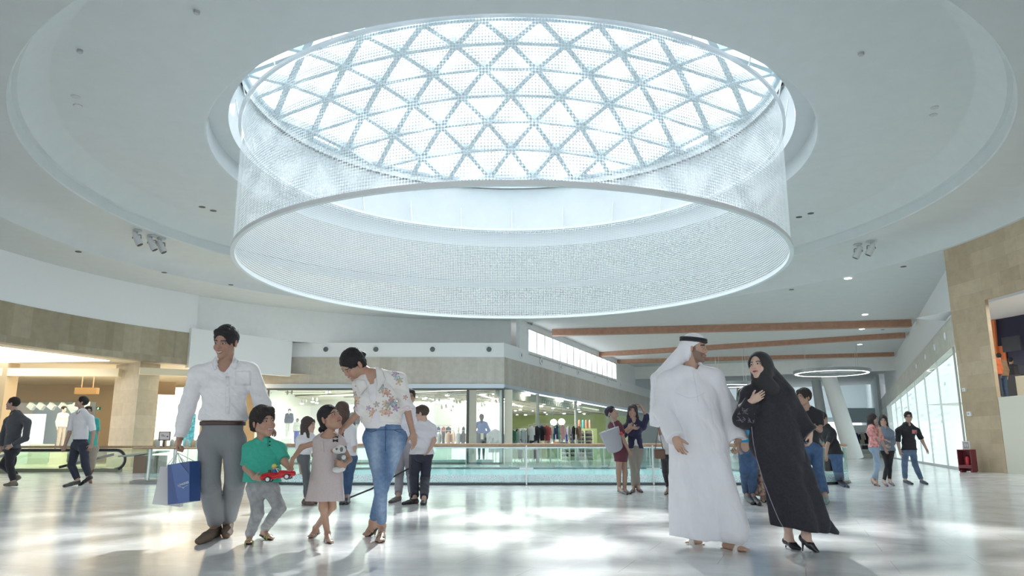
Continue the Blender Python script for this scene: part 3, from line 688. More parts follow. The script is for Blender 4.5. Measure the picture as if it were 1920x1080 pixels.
# ================================================================= shops and lobby
shopwhite = mat('shop_white_wall', (.88, .88, .84), .6)
shopceil = mat('shop_ceiling_cream', (.80, .79, .70), .6)
green = mat('olive_green_wall', (.42, .48, .22), .6)
shopfloor = mat('shop_floor', (.62, .66, .63), .2)
# ---- left (front) store shell
XS0, XS1 = -14.2, FX1
GX0 = -13.9
m = MB(); m.box(((XS0 + XS1) / 2, 54.2, 2.1), (XS1 - XS0, .2, 4.3)); struct(m.build('wall_shop_back', shopwhite))
m = MB(); m.box(((XS0 + XS1) / 2, 48.6, 4.3), (XS1 - XS0 + .2, 11, .1)); struct(m.build('ceiling_shop', shopceil))
m = MB(); m.box((XS0, 48.6, 2.1), (.2, 11, 4.3)); struct(m.build('wall_shop_left', shopwhite))
m = MB(); m.box((-8.2, 47.5, 1.75), (3.6, .2, 3.5)); struct(m.build('wall_shop_niche', mat('pale_blue_panel', (.74, .80, .82), .5)))
m = MB(); m.box((-4.5, 50.5, 2.0), (1.2, .3, 4.1)); struct(m.build('wall_shop_pier', shopwhite))
lt = MB()
for y in (44.2, 45.5, 47, 49): lt.box(((XS0 + XS1) / 2, y, 4.225), (XS1 - XS0 - .6, .06, .05))
struct(lt.build('trim_7', mat('ceiling_joint', (.45, .44, .36), .6)))
# facade glazing of that store
gz = empty('window_4', (GX0, FY - .05, 0)); struct(gz)
m = MB(); m.box(((FX1 - GX0) / 2, 0, 2.08), (FX1 - GX0, .02, 4.14)); m.build('pane', glass, gz)
m = MB()
for px, w_ in ((665, .1), (877, .16), (943, .1), (500, .1)):
    x = at(px, 800, FY)[0] - GX0; m.box((x, 0, 2.08), (w_, .1, 4.16))
m.box(((FX1 - GX0) / 2, 0, 4.1), (FX1 - GX0, .12, .09)); m.box(((FX1 - GX0) / 2, 0, .05), (FX1 - GX0, .12, .1)); m.build('mullion', mat('anthracite_frame', (.08, .085, .08), .4), gz)
m = MB(); m.box((at(882, 800, FY)[0] - GX0 + .12, .1, 2.08), (.4, .3, 4.16)); m.build('pier', mat('pier_beige', (.5, .48, .4), .5), gz)
m = MB(); m.box(((GX0 + FX1) / 2 - .2, FY + 1.1, .12), (FX1 - GX0 - .8, 1.9, .24)); o = m.build('display_platform', shopwhite); tagit(o, 'low white display platform behind the front shop window', 'platform')
# ---- right store along the corridor
KS = 32
def quadwall(name, pts, z0, z1, m_, th=.2):
    w = MB()
    for a, b_ in zip(pts[:-1], pts[1:]): w.wall(a, b_, z0, z1, th)
    return struct(w.build(name, m_))
quadwall('wall_shop_green', [cor(KS, -.4), cor(KS, -13), cor(2, -24)], 0, 4.3, green)
quadwall('wall_shop_side', [(FX1 - .25, FY + 11), (FX1 - .25, FY + .1)], 0, 4.15, shopwhite, .12)
m = MB(); m.prism([cor(0, -.5), cor(KS, -.5), cor(KS, -13), cor(2, -24)], 4.12, 4.2); struct(m.build('ceiling_shop_slatted', mat('slat_ceiling_beige', (.62, .60, .52), .5)))
m = MB()
for k in np.arange(.8, KS, 1.25): a, b_ = cor(k, -.6), cor(k, -12); m.beam((*a, 4.08), (*b_, 4.08), .22, .05)
for o_ in np.arange(-1.5, -12, -1.5): a, b_ = cor(.5, o_), cor(KS - .5, o_); m.beam((*a, 4.06), (*b_, 4.06), .05, .05)
struct(m.build('trim_8', mat('slat_dark_beige', (.36, .34, .29), .5)))
m = MB(); m.wall(cor(KS, -.5), cor(0, -.5), 3.72, 4.12, -.1); struct(m.build('trim_9', cream))
w4 = empty('window_5', (*cor(0), 0)); struct(w4)
m = MB(); m.wall(tuple(dv * KS + nv * -.1), tuple(nv * -.1), 0, 4.2, -.02); m.build('pane', glass, w4)
m = MB()
for k in (5.6, 13.5, 24, 32): m.tube([(*(dv * k - nv * .1), 0), (*(dv * k - nv * .1), 4.2)], .11, 10)
m.build('post', mat('steel_post', (.42, .44, .42), .35, metal=.4), w4, smooth=True)
m = MB(); m.box((.25, .5, 2.05), (.45, .45, 4.1)); struct(m.build('column', cream, w4))
# truss header
m = MB(); A = cor(7, -.3); B = cor(15.5, -.3)
for z in (3.95, 3.62): m.beam((*A, z), (*B, z), .05, .05)
for k in np.linspace(7, 15.5, 24): m.beam((*cor(k, -.3), 3.62), (*cor(k + .2, -.3), 3.95), .03, .03)
o = m.build('lattice_header', mat('truss_grey', (.4, .42, .42), .4)); tagit(o, 'grey lattice header beam inside the right shop front', 'beam')
# glowing ceiling lamps in shops: one of each kind, copies
lampm = MB(); lampm.lathe([(0, 0), (.09, 0), (.1, -.04), (0, -.05)], n=10)
proto = None
def shoplamp(p, label, group, s=1.):
    global proto
    if proto is None: proto = lampm.build('shop_downlight', mat('shop_lamp', (1, 1, 1), .5, emit=(1, .97, .88), estr=14)); o = proto
    else: o = proto.copy(); COL.objects.link(o)
    o.location = p; o.scale = (s, s, s); tagit(o, label, 'downlight', group)
rl = random.Random(3)
for k in range(22):
    kk = 1 + k * .62; shoplamp((*cor(kk + 1.5, -2.6 - k * .12), 4.03), 'tiny glowing lamp of the straight lamp row in the right shop ceiling', 'lamp row in the right shop')
for k in range(60):
    shoplamp((*cor(rl.uniform(1.5, 30), -rl.uniform(.9, 11)), 4.03), 'tiny glowing ceiling lamp scattered in the right shop', 'scattered lamps in the right shop', rl.choice((.7, 1, 1.3)))
for px in (980, 1060, 1105): 
    shoplamp((*cor({980: 4.2, 1060: 10.5, 1105: 14.5}[px], -.25), 4.1), 'larger glowing lamp under the front edge of the right shop', 'front edge lamps', 2.2)
# track spots of the left store
tr = MB(); tr.tube([(0, 0, 0), (0, 0, -.14)], .02, 6); tr.tube([(0, .05, -.12), (.03, -.12, -.26)], .06, 8)
tsp = tr.build('track_spot', mat('track_spot_grey', (.35, .36, .34), .4), smooth=True)
first = True
for j, (px, py, Y) in enumerate([(507, 735, 45), (539, 737, 45), (547, 736, 45), (612, 737, 45), (618, 736, 45), (523, 752, 47), (515, 758, 47), (586, 750, 47), (594, 751, 47), (567, 753, 47), (573, 753, 47), (840, 739, 45), (848, 739, 45), (815, 750, 47), (823, 750, 47), (828, 764, 49), (836, 762, 49), (849, 762, 49), (856, 754, 48), (862, 754, 48), (846, 768, 50), (885, 750, 47), (892, 750, 47), (903, 760, 49), (908, 758, 49), (915, 742, 46), (921, 742, 46), (930, 752, 48), (936, 752, 48), (897, 768, 50), (689, 742, 45), (725, 745, 46)]):
    o = tsp if first else tsp.copy()
    if not first: COL.objects.link(o)
    first = False; p = at(px, py, Y); p[2] = min(p[2] + .2, 4.25); o.location = tuple(p); tagit(o, 'small grey track spotlight on the ceiling of the left shop', 'spotlight', 'track spotlights in the left shop')
for (px, py, Y) in [(523, 757, 47), (566, 756, 47), (594, 755, 47), (586, 753, 47), (814, 754, 47), (823, 755, 47), (849, 758, 48), (861, 758, 48), (889, 755, 47), (912, 753, 47)]:
    p = at(px, py, Y); shoplamp(tuple(p), 'glowing head of a spotlight in the left shop', 'lit spotlight heads in the left shop', 1.1)
# globe pendants
for px, py in ((1053, 791), (1038, 792)):
    p = at(px, py, 62 if px < 1045 else 60); m = MB(); m.lathe([(0, .26), (.15, .22), (.25, .1), (.27, 0), (.24, -.12), (.14, -.22), (0, -.26)], n=18)
    o = empty('globe_lamp', tuple(p), label='glowing white globe lamp in the right shop, %s of two' % ('larger' if px > 1045 else 'smaller'), cat='lamp')
    m.build('globe', mat('globe_glow', (1, 1, .95), .5, emit=(1, .96, .85), estr=3), o, smooth=True); m = MB(); m.tube([(0, 0, .26), (0, 0, 4.1 - p[2])], .012, 5); m.build('cord', dark, o)
# garments and racks ------------------------------------------------
def garment(name, w=.46, h=.75, sl=.5, skirt=False):
    m = MB(); n = 9
    prof = [(0, .10), (-.06, .5), (-.12, .96), (-.3, .92), (-.65, .84), (-1, .95)]
    vs = []; fs = []
    for i, (z, wf) in enumerate(prof):
        for k in range(12):
            q = 2 * PI * k / 12; vs.append((w / 2 * wf * math.cos(q), .05 * (1.1 + .3 * math.sin(3 * q + i)) * math.sin(q), z * h))
    for i in range(len(prof) - 1):
        for k in range(12): fs.append((i * 12 + k, i * 12 + (k + 1) % 12, (i + 1) * 12 + (k + 1) % 12, (i + 1) * 12 + k))
    m.add(vs, fs)
    for s_ in (-1, 1): m.tube([(s_ * w * .42, 0, -.12 * h), (s_ * w * .55, .01, -.4 * h), (s_ * w * .56, 0, -h * sl - .1)], [.075, .06, .05], 8)
    return m
hangm = MB(); hangm.tube([(-.17, 0, -.08), (0, 0, 0), (.17, 0, -.08)], .008, 5); hangm.tube([(0, 0, 0), (0, 0, .06), (.03, 0, .09)], .006, 5)
gcols = {'white': (.86, .86, .86), 'black': (.03, .03, .035), 'blue': (.05, .12, .5), 'peach': (.68, .46, .33), 'striped grey': (.62, .63, .66), 'red': (.5, .1, .1), 'green': (.08, .25, .16), 'navy': (.05, .06, .14), 'brown': (.28, .17, .11), 'beige': (.7, .62, .5), 'pink': (.75, .42, .42)}
gprot = {}
def hang(color, p, rz, group, where, s=1.):
    if color not in gprot:
        o = garment('g').build('hanging_shirt', mat('garment_' + color.replace(' ', '_'), gcols[color], .8, noise=.12, nscale=25), smooth=True); c = hangm.build('hanger', metal, o); gprot[color] = o
    else: o = copy_tree(gprot[color])
    o.location = p; o.rotation_euler = (0, 0, rz); o.scale = (s, s, s)
    return tagit(o, '%s shirt hanging %s' % (color, where), 'shirt', '%s shirts %s' % (color, group))
def rack(p, rz, L_, h, label, cols, where, group, both=False, s=1.):
    o = empty('clothes_rack', p, rz=rz, label=label, cat='clothes rack'); m = MB()
    m.tube([(-L_ / 2, 0, 0), (-L_ / 2, 0, h), (L_ / 2, 0, h), (L_ / 2, 0, 0)], .02, 6); m.build('frame', metal, o)
    for s_ in (-1, 1): mm = MB(); mm.beam((s_ * L_ / 2, -.25, .02), (s_ * L_ / 2, .25, .02), .05, .03); mm.build('foot', metal, o)
    n = len(cols)
    for i, c in enumerate(cols):
        t = (i + .5) / n - .5; dx, dy = math.cos(rz) * t * L_, math.sin(rz) * t * L_
        hang(c, (p[0] + dx, p[1] + dy, h - .08 + p[2]), rz + PI / 2 + rl.uniform(-.5, .5) if not both else rz + rl.uniform(-.15, .15), group, where, s)
# left store, between white pier and frame
p = at(845, 842, 46.3); rack((p[0], p[1], 0), 0, 2.9, 1.9, 'steel clothes rack behind the boy in white', ['blue', 'black', 'white', 'black', 'peach', 'peach', 'white', 'black', 'peach', 'beige'], 'on the rack behind the boy in white', 'behind the boy in white', both=False, s=1.25)
p = at(845, 842, 49.3); rack((p[0], p[1], 0), 0, 3.2, 2.3, 'taller clothes rack at the back of the left shop', ['black', 'white', 'navy', 'red', 'black', 'white', 'beige', 'black', 'navy', 'white'], 'on the taller back rack of the left shop', 'tall back rack')
p = at(930, 842, 45.2); rack((p[0] - .05, p[1], 0), 0, .95, 2.05, 'short clothes rack beside the blue jacket mannequin', ['striped grey'], 'beside the blue jacket mannequin', 'beside the mannequin', both=True, s=1.8)
p = at(918, 842, 48.5); rack((p[0], p[1], 0), 0, 2.6, 1.9, 'clothes rack of dark shirts behind the blue jacket mannequin', ['navy', 'black', 'navy', 'black', 'navy', 'green', 'black', 'navy'], 'on the dark rack behind the mannequin', 'dark rack')
p = at(790, 842, 46); rack((p[0] + .1, p[1], 0), 0, .9, 1.8, 'short clothes rack between two white piers of the left shop', ['blue', 'navy', 'blue'], 'between two white piers', 'between piers', s=1.3)
# right store racks
cyc = list(gcols)
for j, (px_, Y_, L_) in enumerate([(972, 46.2, 1.0), (990, 47.5, 1.6), (1012, 46.8, 1.3), (1030, 49, 2.0), (975, 50, 1.6), (1000, 52, 2.2), (1040, 53, 2.0), (1062, 51.5, 2), (985, 54.5, 2.2), (1022, 56, 2.6), (1055, 56.5, 1.8)]):
    p = at(px_, 842, Y_)[:2]; rr = random.Random(j); rack((*p, 0), rr.uniform(-.15, .15), L_, 2.0 + .13 * (j % 4), 'clothes rack crowded with shirts in the right shop', [rr.choice(cyc) for _ in range(max(3, int(L_ * 3.4)))], 'in the crowded right shop', 'right shop', s=1.15)
for j, (k, o_, L_) in enumerate([][:0] and [(2.2, -3.2, 3), (4.6, -3.4, 2.6), (7.5, -4, 3), (10.5, -4.5, 3.2), (4, -6.5, 3), (7.5, -7.5, 3.4), (12, -7.5, 3.4), (3.5, -9.5, 3), (15.5, -5.0, 3), (10, -10, 3)]):
    p = cor(k, o_); rr = random.Random(j); rack((*p, 0), 0 + rr.uniform(-.3, .3), L_, 1.85 + .16 * (j % 4), 'clothes rack number-less of the crowd of racks in the right shop' if False else 'clothes rack crowded with shirts in the right shop', [rr.choice(cyc) for _ in range(9)], 'in the crowded right shop', 'right shop', s=1.15)
for o in list(COL.objects):
    if o.get('label') == 'clothes rack crowded with shirts in the right shop': o['group'] = 'crowded racks in the right shop'
# shoe shelves
def shoe_mb():
    m = MB(); m.tube([(-.1, 0, .03), (-.03, 0, .035), (.06, 0, .025), (.12, 0, .018)], [.032, .038, .036, .018], 8); m.tube([(-.09, 0, .05), (-.08, 0, .1)], [.03, .03], 8); return m
shoeA = None
def shelf(p, rz, label, rows, n, w=1.3):
    global shoeA
    o = empty('shoe_shelf', p, rz=rz, label=label, cat='shelf'); m = MB(); m.box((-w / 2, 0, 1.1), (.06, .4, 2.2)); m.box((w / 2, 0, 1.1), (.06, .4, 2.2)); m.box((0, .18, 1.1), (w, .03, 2.2)); m.build('case', cream, o)
    for r in range(rows):
        z = .25 + r * .3; m = MB(); m.box((0, 0, z), (w - .04, .36, .03)); m.build('board', cream, o)
        for k in range(n):
            x = -w / 2 + .12 + k * (w - .24) / (n - 1)
            if shoeA is None: s = shoe_mb().build('display_shoe', mat('dark_brown_shoe', (.09, .045, .035), .4), smooth=True); shoeA = s
            else: s = shoeA.copy(); COL.objects.link(s)
            c, sn = math.cos(rz), math.sin(rz); s.location = (p[0] + c * x + sn * .02, p[1] + sn * x - c * .02, z + .015); s.rotation_euler = (0, 0, rz - PI / 2 + .5); s.scale = (1.5,) * 3
            tagit(s, 'small dark shoe among the rows on the cream shelves', 'shoe', 'dark shoes on the cream shelves')
for i, px in enumerate((1060, 1076, 1090, 1105)):
    Y = 58.5 + i * .3; p = at(px, 842, Y); shelf((p[0], p[1], 0), -.15, 'cream shelf of dark shoes in the right shop, %s from the left' % ['first', 'second', 'third', 'fourth'][i], 7, 4, .56 if i else .6)
# low tables with folded goods
for j, (k, o_) in enumerate(((3.2, -1.5), (5.6, -1.5), (8.6, -1.8))):
    p = cor(k, o_); o = empty('display_table', (*p, 0), rz=.3, label='white low display table in the right shop, %s from the corner' % ['first', 'second', 'third'][j], cat='table')
    m = MB(); m.box((0, 0, .8), (1.0, .7, .08)); m.build('table_top', shopwhite, o)
    for sx_ in (-.45, .45):
        for sy_ in (-.3, .3): m = MB(); m.box((sx_, sy_, .38), (.05, .05, .76)); m.build('leg', metal, o)
# bottles on top of the wall by the shoes
for i, (px, c) in enumerate(((1086, (.55, .2, .12)), (1093, (.1, .4, .42)), (1099, (.6, .25, .15)), (1106, (.65, .4, .3)))):
    p = at(px, 796, 61); m = MB(); m.lathe([(0, -.35), (.1, -.35), (.1, .2), (.06, .3), (0, .33)], n=12); o = m.build('display_bottle', mat('bottle_%d' % i, c, .3), smooth=True); o.location = (p[0], p[1], 2.75)
    tagit(o, ['rust red', 'teal', 'orange brown', 'pale copper'][i] + ' tall decorative tube standing above the shoe shelves', 'decoration', 'tubes above the shoe shelves')
p = at(1097, 842, 61); m = MB(); m.box((p[0], p[1], 1.2), (1.9, .3, 2.4)); struct(m.build('wall_shop_divider', green))
# shop lights
def area(name, loc, size, power, col=(1, .97, .9), size_y=None, rot=(0, 0, 0)):
    d = bpy.data.lights.new(name, 'AREA'); d.energy = power; d.color = col; d.size = size
    if size_y: d.shape = 'RECTANGLE'; d.size_y = size_y
    o = bpy.data.objects.new(name, d); COL.objects.link(o); o.location = loc; o.rotation_euler = rot; return o
area('shop_light', (-6.8, 48, 4.15), 11, 1900, size_y=8)
a = cor(13, -6.5); area('shop_light', (*a, 3.95), 12, 2400, size_y=16, rot=(0, 0, -.4))
# ---- left lobby -----------------------------------------------------
lobw = mat('lobby_cream_wall', (.82, .76, .66), .6)
m = MB(); m.box((-30.5, 50, 2.4), (31.5, .3, 5)); struct(m.build('wall_lobby', stoneW))
m = MB(); m.lathe([(20.78, 4.9), (45, 4.9)], (CX, CY, 0), 30, math.radians(100), math.radians(215)); struct(m.build('ceiling_lobby', mat('lobby_ceiling', (.75, .68, .55), .6)))
def pol(px, py, Y): return at(px, py, Y)
# lit ceiling panel seen as the white wedge
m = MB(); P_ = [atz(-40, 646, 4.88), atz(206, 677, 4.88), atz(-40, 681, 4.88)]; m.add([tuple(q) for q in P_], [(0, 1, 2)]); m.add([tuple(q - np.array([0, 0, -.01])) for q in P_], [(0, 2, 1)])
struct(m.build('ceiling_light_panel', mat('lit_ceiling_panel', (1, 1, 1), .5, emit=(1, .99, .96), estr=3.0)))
wl = mat('warm_lit_plaster', (.86, .76, .55), .6)
A, B = at(-40, 700, 36.5), at(222, 700, 36.8); m = MB(); m.wall(A[:2], B[:2], 4.25, 4.62, .4); struct(m.build('beam', wl))
A, B = at(262, 697, 36.0), at(360, 695, 37.2); m = MB(); m.wall(A[:2], B[:2], 4.28, 4.6, .3); struct(m.build('beam_short', wl))
m = MB(); A, B = at(292, 720, 39), at(330, 720, 39.5); m.wall(A[:2], B[:2], 3.55, 4.2, .3); struct(m.build('beam_dark', mat('dark_bronze', (.16, .11, .06), .5)))
# square column standing on its corner
c1, c2, c3 = at(206, 800, 37.8), at(252, 800, 36.3), at(290, 800, 37.6); c4 = c1 + c3 - c2
m = MB(); m.wall(c1[:2], c2[:2], 0, 4.9, .01); m.wall(c2[:2], c3[:2], 0, 4.9, .01); m.wall(c3[:2], c4[:2], 0, 4.9, .01); m.wall(c4[:2], c1[:2], 0, 4.9, .01); struct(m.build('column_lobby', stone_mat('pillar_stone', (.56, .50, .38), (.50, .44, .33), (.92, .9, .88), 2.2, .6)))
p = at(5, 800, 37); m = MB(); m.box((p[0] - .3, p[1], 2.45), (.9, .9, 4.9)); struct(m.build('column_left', stoneW))
# lit shop wall right of the column
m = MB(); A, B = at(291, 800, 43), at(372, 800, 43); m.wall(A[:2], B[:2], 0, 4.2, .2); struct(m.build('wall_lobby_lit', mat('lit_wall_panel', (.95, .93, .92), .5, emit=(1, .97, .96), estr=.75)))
p = at(352, 800, 41); o = empty('blue_banner', (p[0] + .1, p[1], .9), label='blue patterned banner stand seen between the man and his sleeve', cat='banner'); m = MB(); m.box((0, 0, .9), (.55, .05, 1.7)); m.build('cloth', mat('banner_blue', (.08, .38, .58), .6, noise=.6, nscale=9), o); m = MB(); m.tube([(0, .05, -.9), (0, .05, 1.8)], .02, 6); m.box((0, .03, -.88), (.5, .3, .04)); m.build('stand', metal, o)
# display window with white panel and black spots
dw = empty('window_6', (*at(20, 842, 43.5)[:2], 0)); struct(dw); x0 = dw.location[0]; x1 = at(147, 800, 43.5)[0] - x0
m = MB(); m.box((x1 / 2, 1.6, 1.75), (x1, .1, 3.5)); m.build('backdrop', mat('slate_backdrop', (.16, .20, .23), .6), dw)
m = MB(); a, b_ = at(38, 800, 44.5)[0] - x0, at(84, 800, 44.5)[0] - x0; m.box(((a + b_) / 2, 1.0, 1.35), (b_ - a, .05, 2.9)); m.build('white_panel', mat('lit_white_panel', (.9, .92, .95), .5, emit=(.9, .95, 1), estr=.35), dw)
m = MB(); a, b_ = at(60, 800, 43.8)[0] - x0, at(98, 800, 43.8)[0] - x0; m.box(((a + b_) / 2, .5, .55), (b_ - a, .5, 1.1)); m.build('plinth', shopwhite, dw)
m = MB(); m.add([(x1 * .62, .9, 3.3), (x1, .9, 3.5), (x1, .9, .4), (x1 * .86, .9, 2.2)], [(0, 1, 2, 3)]); m.add([(x1 * .62, .93, 3.3), (x1, .93, 3.5), (x1, .93, .4), (x1 * .86, .93, 2.2)], [(3, 2, 1, 0)]); m.build('slanted_panel', mat('pale_panel', (.72, .76, .8), .5), dw)
for t in (.1, .25, .42, .6, .8): m = MB(); m.box((x1 * t, .8, 3.22), (.35, .3, .3), M=Matrix.Rotation(.6, 3, 'Y')); m.build('panel_light', mat('panel_light', (.7, .74, .78), .4), dw)
m = MB(); m.box((x1 / 2, 0, 1.75), (x1, .02, 3.5)); m.build('pane', glass, dw)
# hanging sign box and exit sign
p = at(163, 733, 40.5); o = empty('hanging_sign', tuple(p), label='brown wooden sign box hanging in the lobby above the white-shirted man', cat='sign')
m = MB(); m.box((0, 0, 0), (1.15, .3, .33)); m.build('box', mat('sign_wood', (.32, .2, .08), .5), o); 
for s_ in (-.3, .3): m = MB(); m.tube([(s_, 0, .16), (s_, 0, 4.9 - p[2])], .025, 6); m.build('rod', wood, o)
p = at(182, 766, 46); o = empty('exit_sign', tuple(p), label='small green illuminated exit sign on the lobby stone wall', cat='sign')
m = MB(); m.box((0, 0, 0), (.42, .08, .19)); m.build('case', mat('exit_dark_green', (.01, .08, .04), .4, emit=(.02, .3, .12), estr=.3), o)
wsym = mat('exit_white', (.9, .95, .9), .5, emit=(.8, 1, .85), estr=1.0)
m = MB(); m.beam((-.15, -.045, 0), (-.03, -.045, 0), .012, .03); m.add([(-.15, -.046, 0), (-.1, -.046, .05), (-.1, -.046, -.05)], [(0, 1, 2)]); m.build('arrow', wsym, o)
m = MB(); m.box((.09, -.045, .055), (.03, .012, .03)); m.beam((.09, -.045, .04), (.07, -.045, -.01), .012, .03); m.beam((.07, -.045, -.01), (.11, -.045, -.06), .012, .02); m.beam((.07, -.045, -.01), (.02, -.045, -.05), .012, .02); m.beam((.085, -.045, .03), (.13, -.045, .0), .012, .018); m.build('running_figure', wsym, o)
# blue hanging sign in left store
p = at(537, 724, 44.5); o = empty('hanging_shop_sign', tuple(p), label='small lilac blue sign hanging inside the left shop window', cat='sign'); m = MB(); m.box((0, 0, -.06), (.36, .04, .18)); m.build('face', mat('lilac', (.4, .45, .9), .5, emit=(.5, .55, 1), estr=.5), o); m = MB(); m.box((0, 0, .1), (.36, .05, .1)); m.build('case', gm, o); m = MB(); m.tube([(0, 0, .12), (0, 0, 4.25 - p[2])], .012, 5); m.build('rod', metal, o)
area('lobby_light', (-21, 41, 4.6), 14, 900, col=(1, .82, .55), size_y=6)
# escalators
def escal(x1_, y, L_, label):
    o = empty('escalator', (x1_, y, 0), label=label, cat='escalator'); r = .36; zc = .43
    arc = [(-r + r * math.cos(q), 0, zc + r * math.sin(q)) for q in np.linspace(PI / 2, -PI / 2, 16)]
    m = MB(); m.tube([(-L_, 0, zc + r)] + arc + [(-r - .5, 0, zc - r + .02)], .045, 8); m.build('handrail', black, o, smooth=True)
    m = MB(); m.tube([(-L_, 0, zc + r - .06)] + [(-r + (r - .06) * math.cos(q), 0, zc + (r - .06) * math.sin(q)) for q in np.linspace(PI / 2, -PI / 2, 16)], .02, 6); m.build('handrail_guide', metal, o, smooth=True)
    m = MB(); P_ = [(-L_, 0, zc + r - .08)] + [(-r + (r - .08) * math.cos(q), 0, zc + (r - .08) * math.sin(q)) for q in np.linspace(PI / 2, -PI / 2, 12)] + [(-L_, 0, .08)]; m.add(P_, [tuple(range(len(P_)))]); m.build('glass_balustrade', glass_mat('escalator_glass', (.80, .92, .78), .1), o)
    m = MB(); m.box((-L_ / 2 - .2, .1, .06), (L_, .35, .12)); m.build('skirt', mat('skirt_olive', (.22, .23, .16), .4), o)
    m = MB(); m.beam((-2.9, .9, .15), (-.9, .9, .62), .07, .09); m.build('lower_handrail', black, o)
escal(-14.15, 28.6, 9, 'escalator with black handrail loop ending right of the white-shirted man')
escal(-17.15, 27.0, 7, 'escalator with black handrail loop beside the man in grey shirt')
m = MB(); m.tube([(-40, 30.6, .9), (-7.5, 29.5, .9)], .05, 6); o = m.build('lobby_handrail', wood); 
tagit(o, 'long wooden handrail behind the escalators', 'handrail')
m = MB(); m.add([(-40, 30.6, 0), (-9.5, 29.6, 0), (-9.5, 29.6, .88), (-40, 30.6, .88)], [(0, 1, 2, 3)]); m.build('glass_panel', glass_mat('lobby_rail_glass', (.78, .88, .76), .08), o)
p = at(282, 868, 27.5); o = empty('brown_planter_box', (p[0], p[1], 0), label='brown box with grey slanted lid right of the escalators', cat='box'); m = MB(); m.box((0, 0, .3), (.9, .6, .6)); m.build('body', mat('box_brown', (.25, .18, .13), .6), o); m = MB(); m.box((-.25, 0, .66), (1.5, .7, .05), M=Matrix.Rotation(-.12, 3, 'Y')); m.build('lid', mat('lid_grey', (.45, .48, .44), .5), o)
# ---- shop behind the right portal (raised floor)
def pp(R, deg, z=0): a = math.radians(deg); return (CX + R * math.cos(a), CY + R * math.sin(a), z)
creamf = mat('cream_plinth', (.80, .77, .66), .35)
w_ = MB(); w_.lathe([(R3 + .02, 0), (R3 + .02, 2.62), (R3 + 9, 2.62)], (CX, CY, 0), 24, math.radians(-40), math.radians(a0_), flip=True); struct(w_.build('floor_raised', creamf))
w_ = MB(); w_.lathe([(R3 + 4.2, 2.6), (R3 + 4.2, 6.4)], (CX, CY, 0), 24, math.radians(-40), math.radians(a0_ + 14), flip=True); struct(w_.build('wall_shop_navy', mat('navy_wall', (.03, .035, .07), .4)))
w_ = MB(); w_.lathe([(R3 + .7, 6.2), (R3 + 4.3, 6.2)], (CX, CY, 0), 24, math.radians(-40), math.radians(a0_ + 14)); struct(w_.build('ceiling_shop_right', white2))
w_ = MB(); w_.lathe([(R3 + .7, 2.6), (R3 + 4.3, 2.6)], (CX, CY, 0), 12, math.radians(a0_), math.radians(a0_ + 14)); struct(w_.build('floor_raised_side', creamf))
Pb = lambda px, dR=4.1: (lambda a: pp(R3 + dR, a))(ang_of(px, R3 + dR))
def board(px0, px1, z0, z1, m_, nm, lb, cat, dR=4.1):
    a, b_ = Pb(px0, dR), Pb(px1, dR); m = MB(); m.wall(tuple(np.array(b_[:2]) - np.array(a[:2])), (0, 0), z0, z1, -.06); o = m.build(nm, m_); o.location = (a[0], a[1], 0); return tagit(o, lb, cat)
om = mat('orange_board', (.72, .22, .08), .5, emit=(.9, .3, .1), estr=.04)
board(1866, 1878, 4.25, 5.0, om, 'orange_poster', 'orange poster left of the orange post in the right shop', 'poster'); board(1887, 1903, 3.6, 5.05, om, 'orange_poster', 'orange poster right of the orange post in the right shop', 'poster')
a = Pb(1880, 3.8); m = MB(); m.beam((0, 0, 0), (.25, .1, 3.55), .16, .1); o = m.build('orange_post', om); o.location = (a[0], a[1], 2.62); tagit(o, 'leaning orange post in the navy shop at right', 'post')
board(1899, 1935, 4.7, 5.3, mat('screen_dark', (.06, .065, .08), .3), 'wall_screen', 'dark grey screen above the counter in the right shop', 'screen', 3.6)
a = Pb(1958, 1.6); o = empty('shop_counter', (a[0], a[1], 2.62), rz=-1.2, label='white shop counter with glass top at the right edge', cat='counter'); m = MB(); m.box((0, 0, .4), (1.2, .6, .8)); m.build('body', creamf, o); m = MB(); m.box((0, 0, .98), (1.2, .6, .36)); m.build('glass_case', glass, o)
a = Pb(1912, 2.6); m = MB(); m.box((0, 0, .5), (1.0, .5, 1.0), rz=-1.2); o = m.build('dark_counter', mat('black_counter', (.02, .02, .025), .3)); o.location = (a[0], a[1], 2.62); tagit(o, 'black counter in front of the man in dark jacket', 'counter')
a = pp(R3 + 2, a0_ - 6, 6.0); area('shop_light', a, 3, 220, size_y=3)
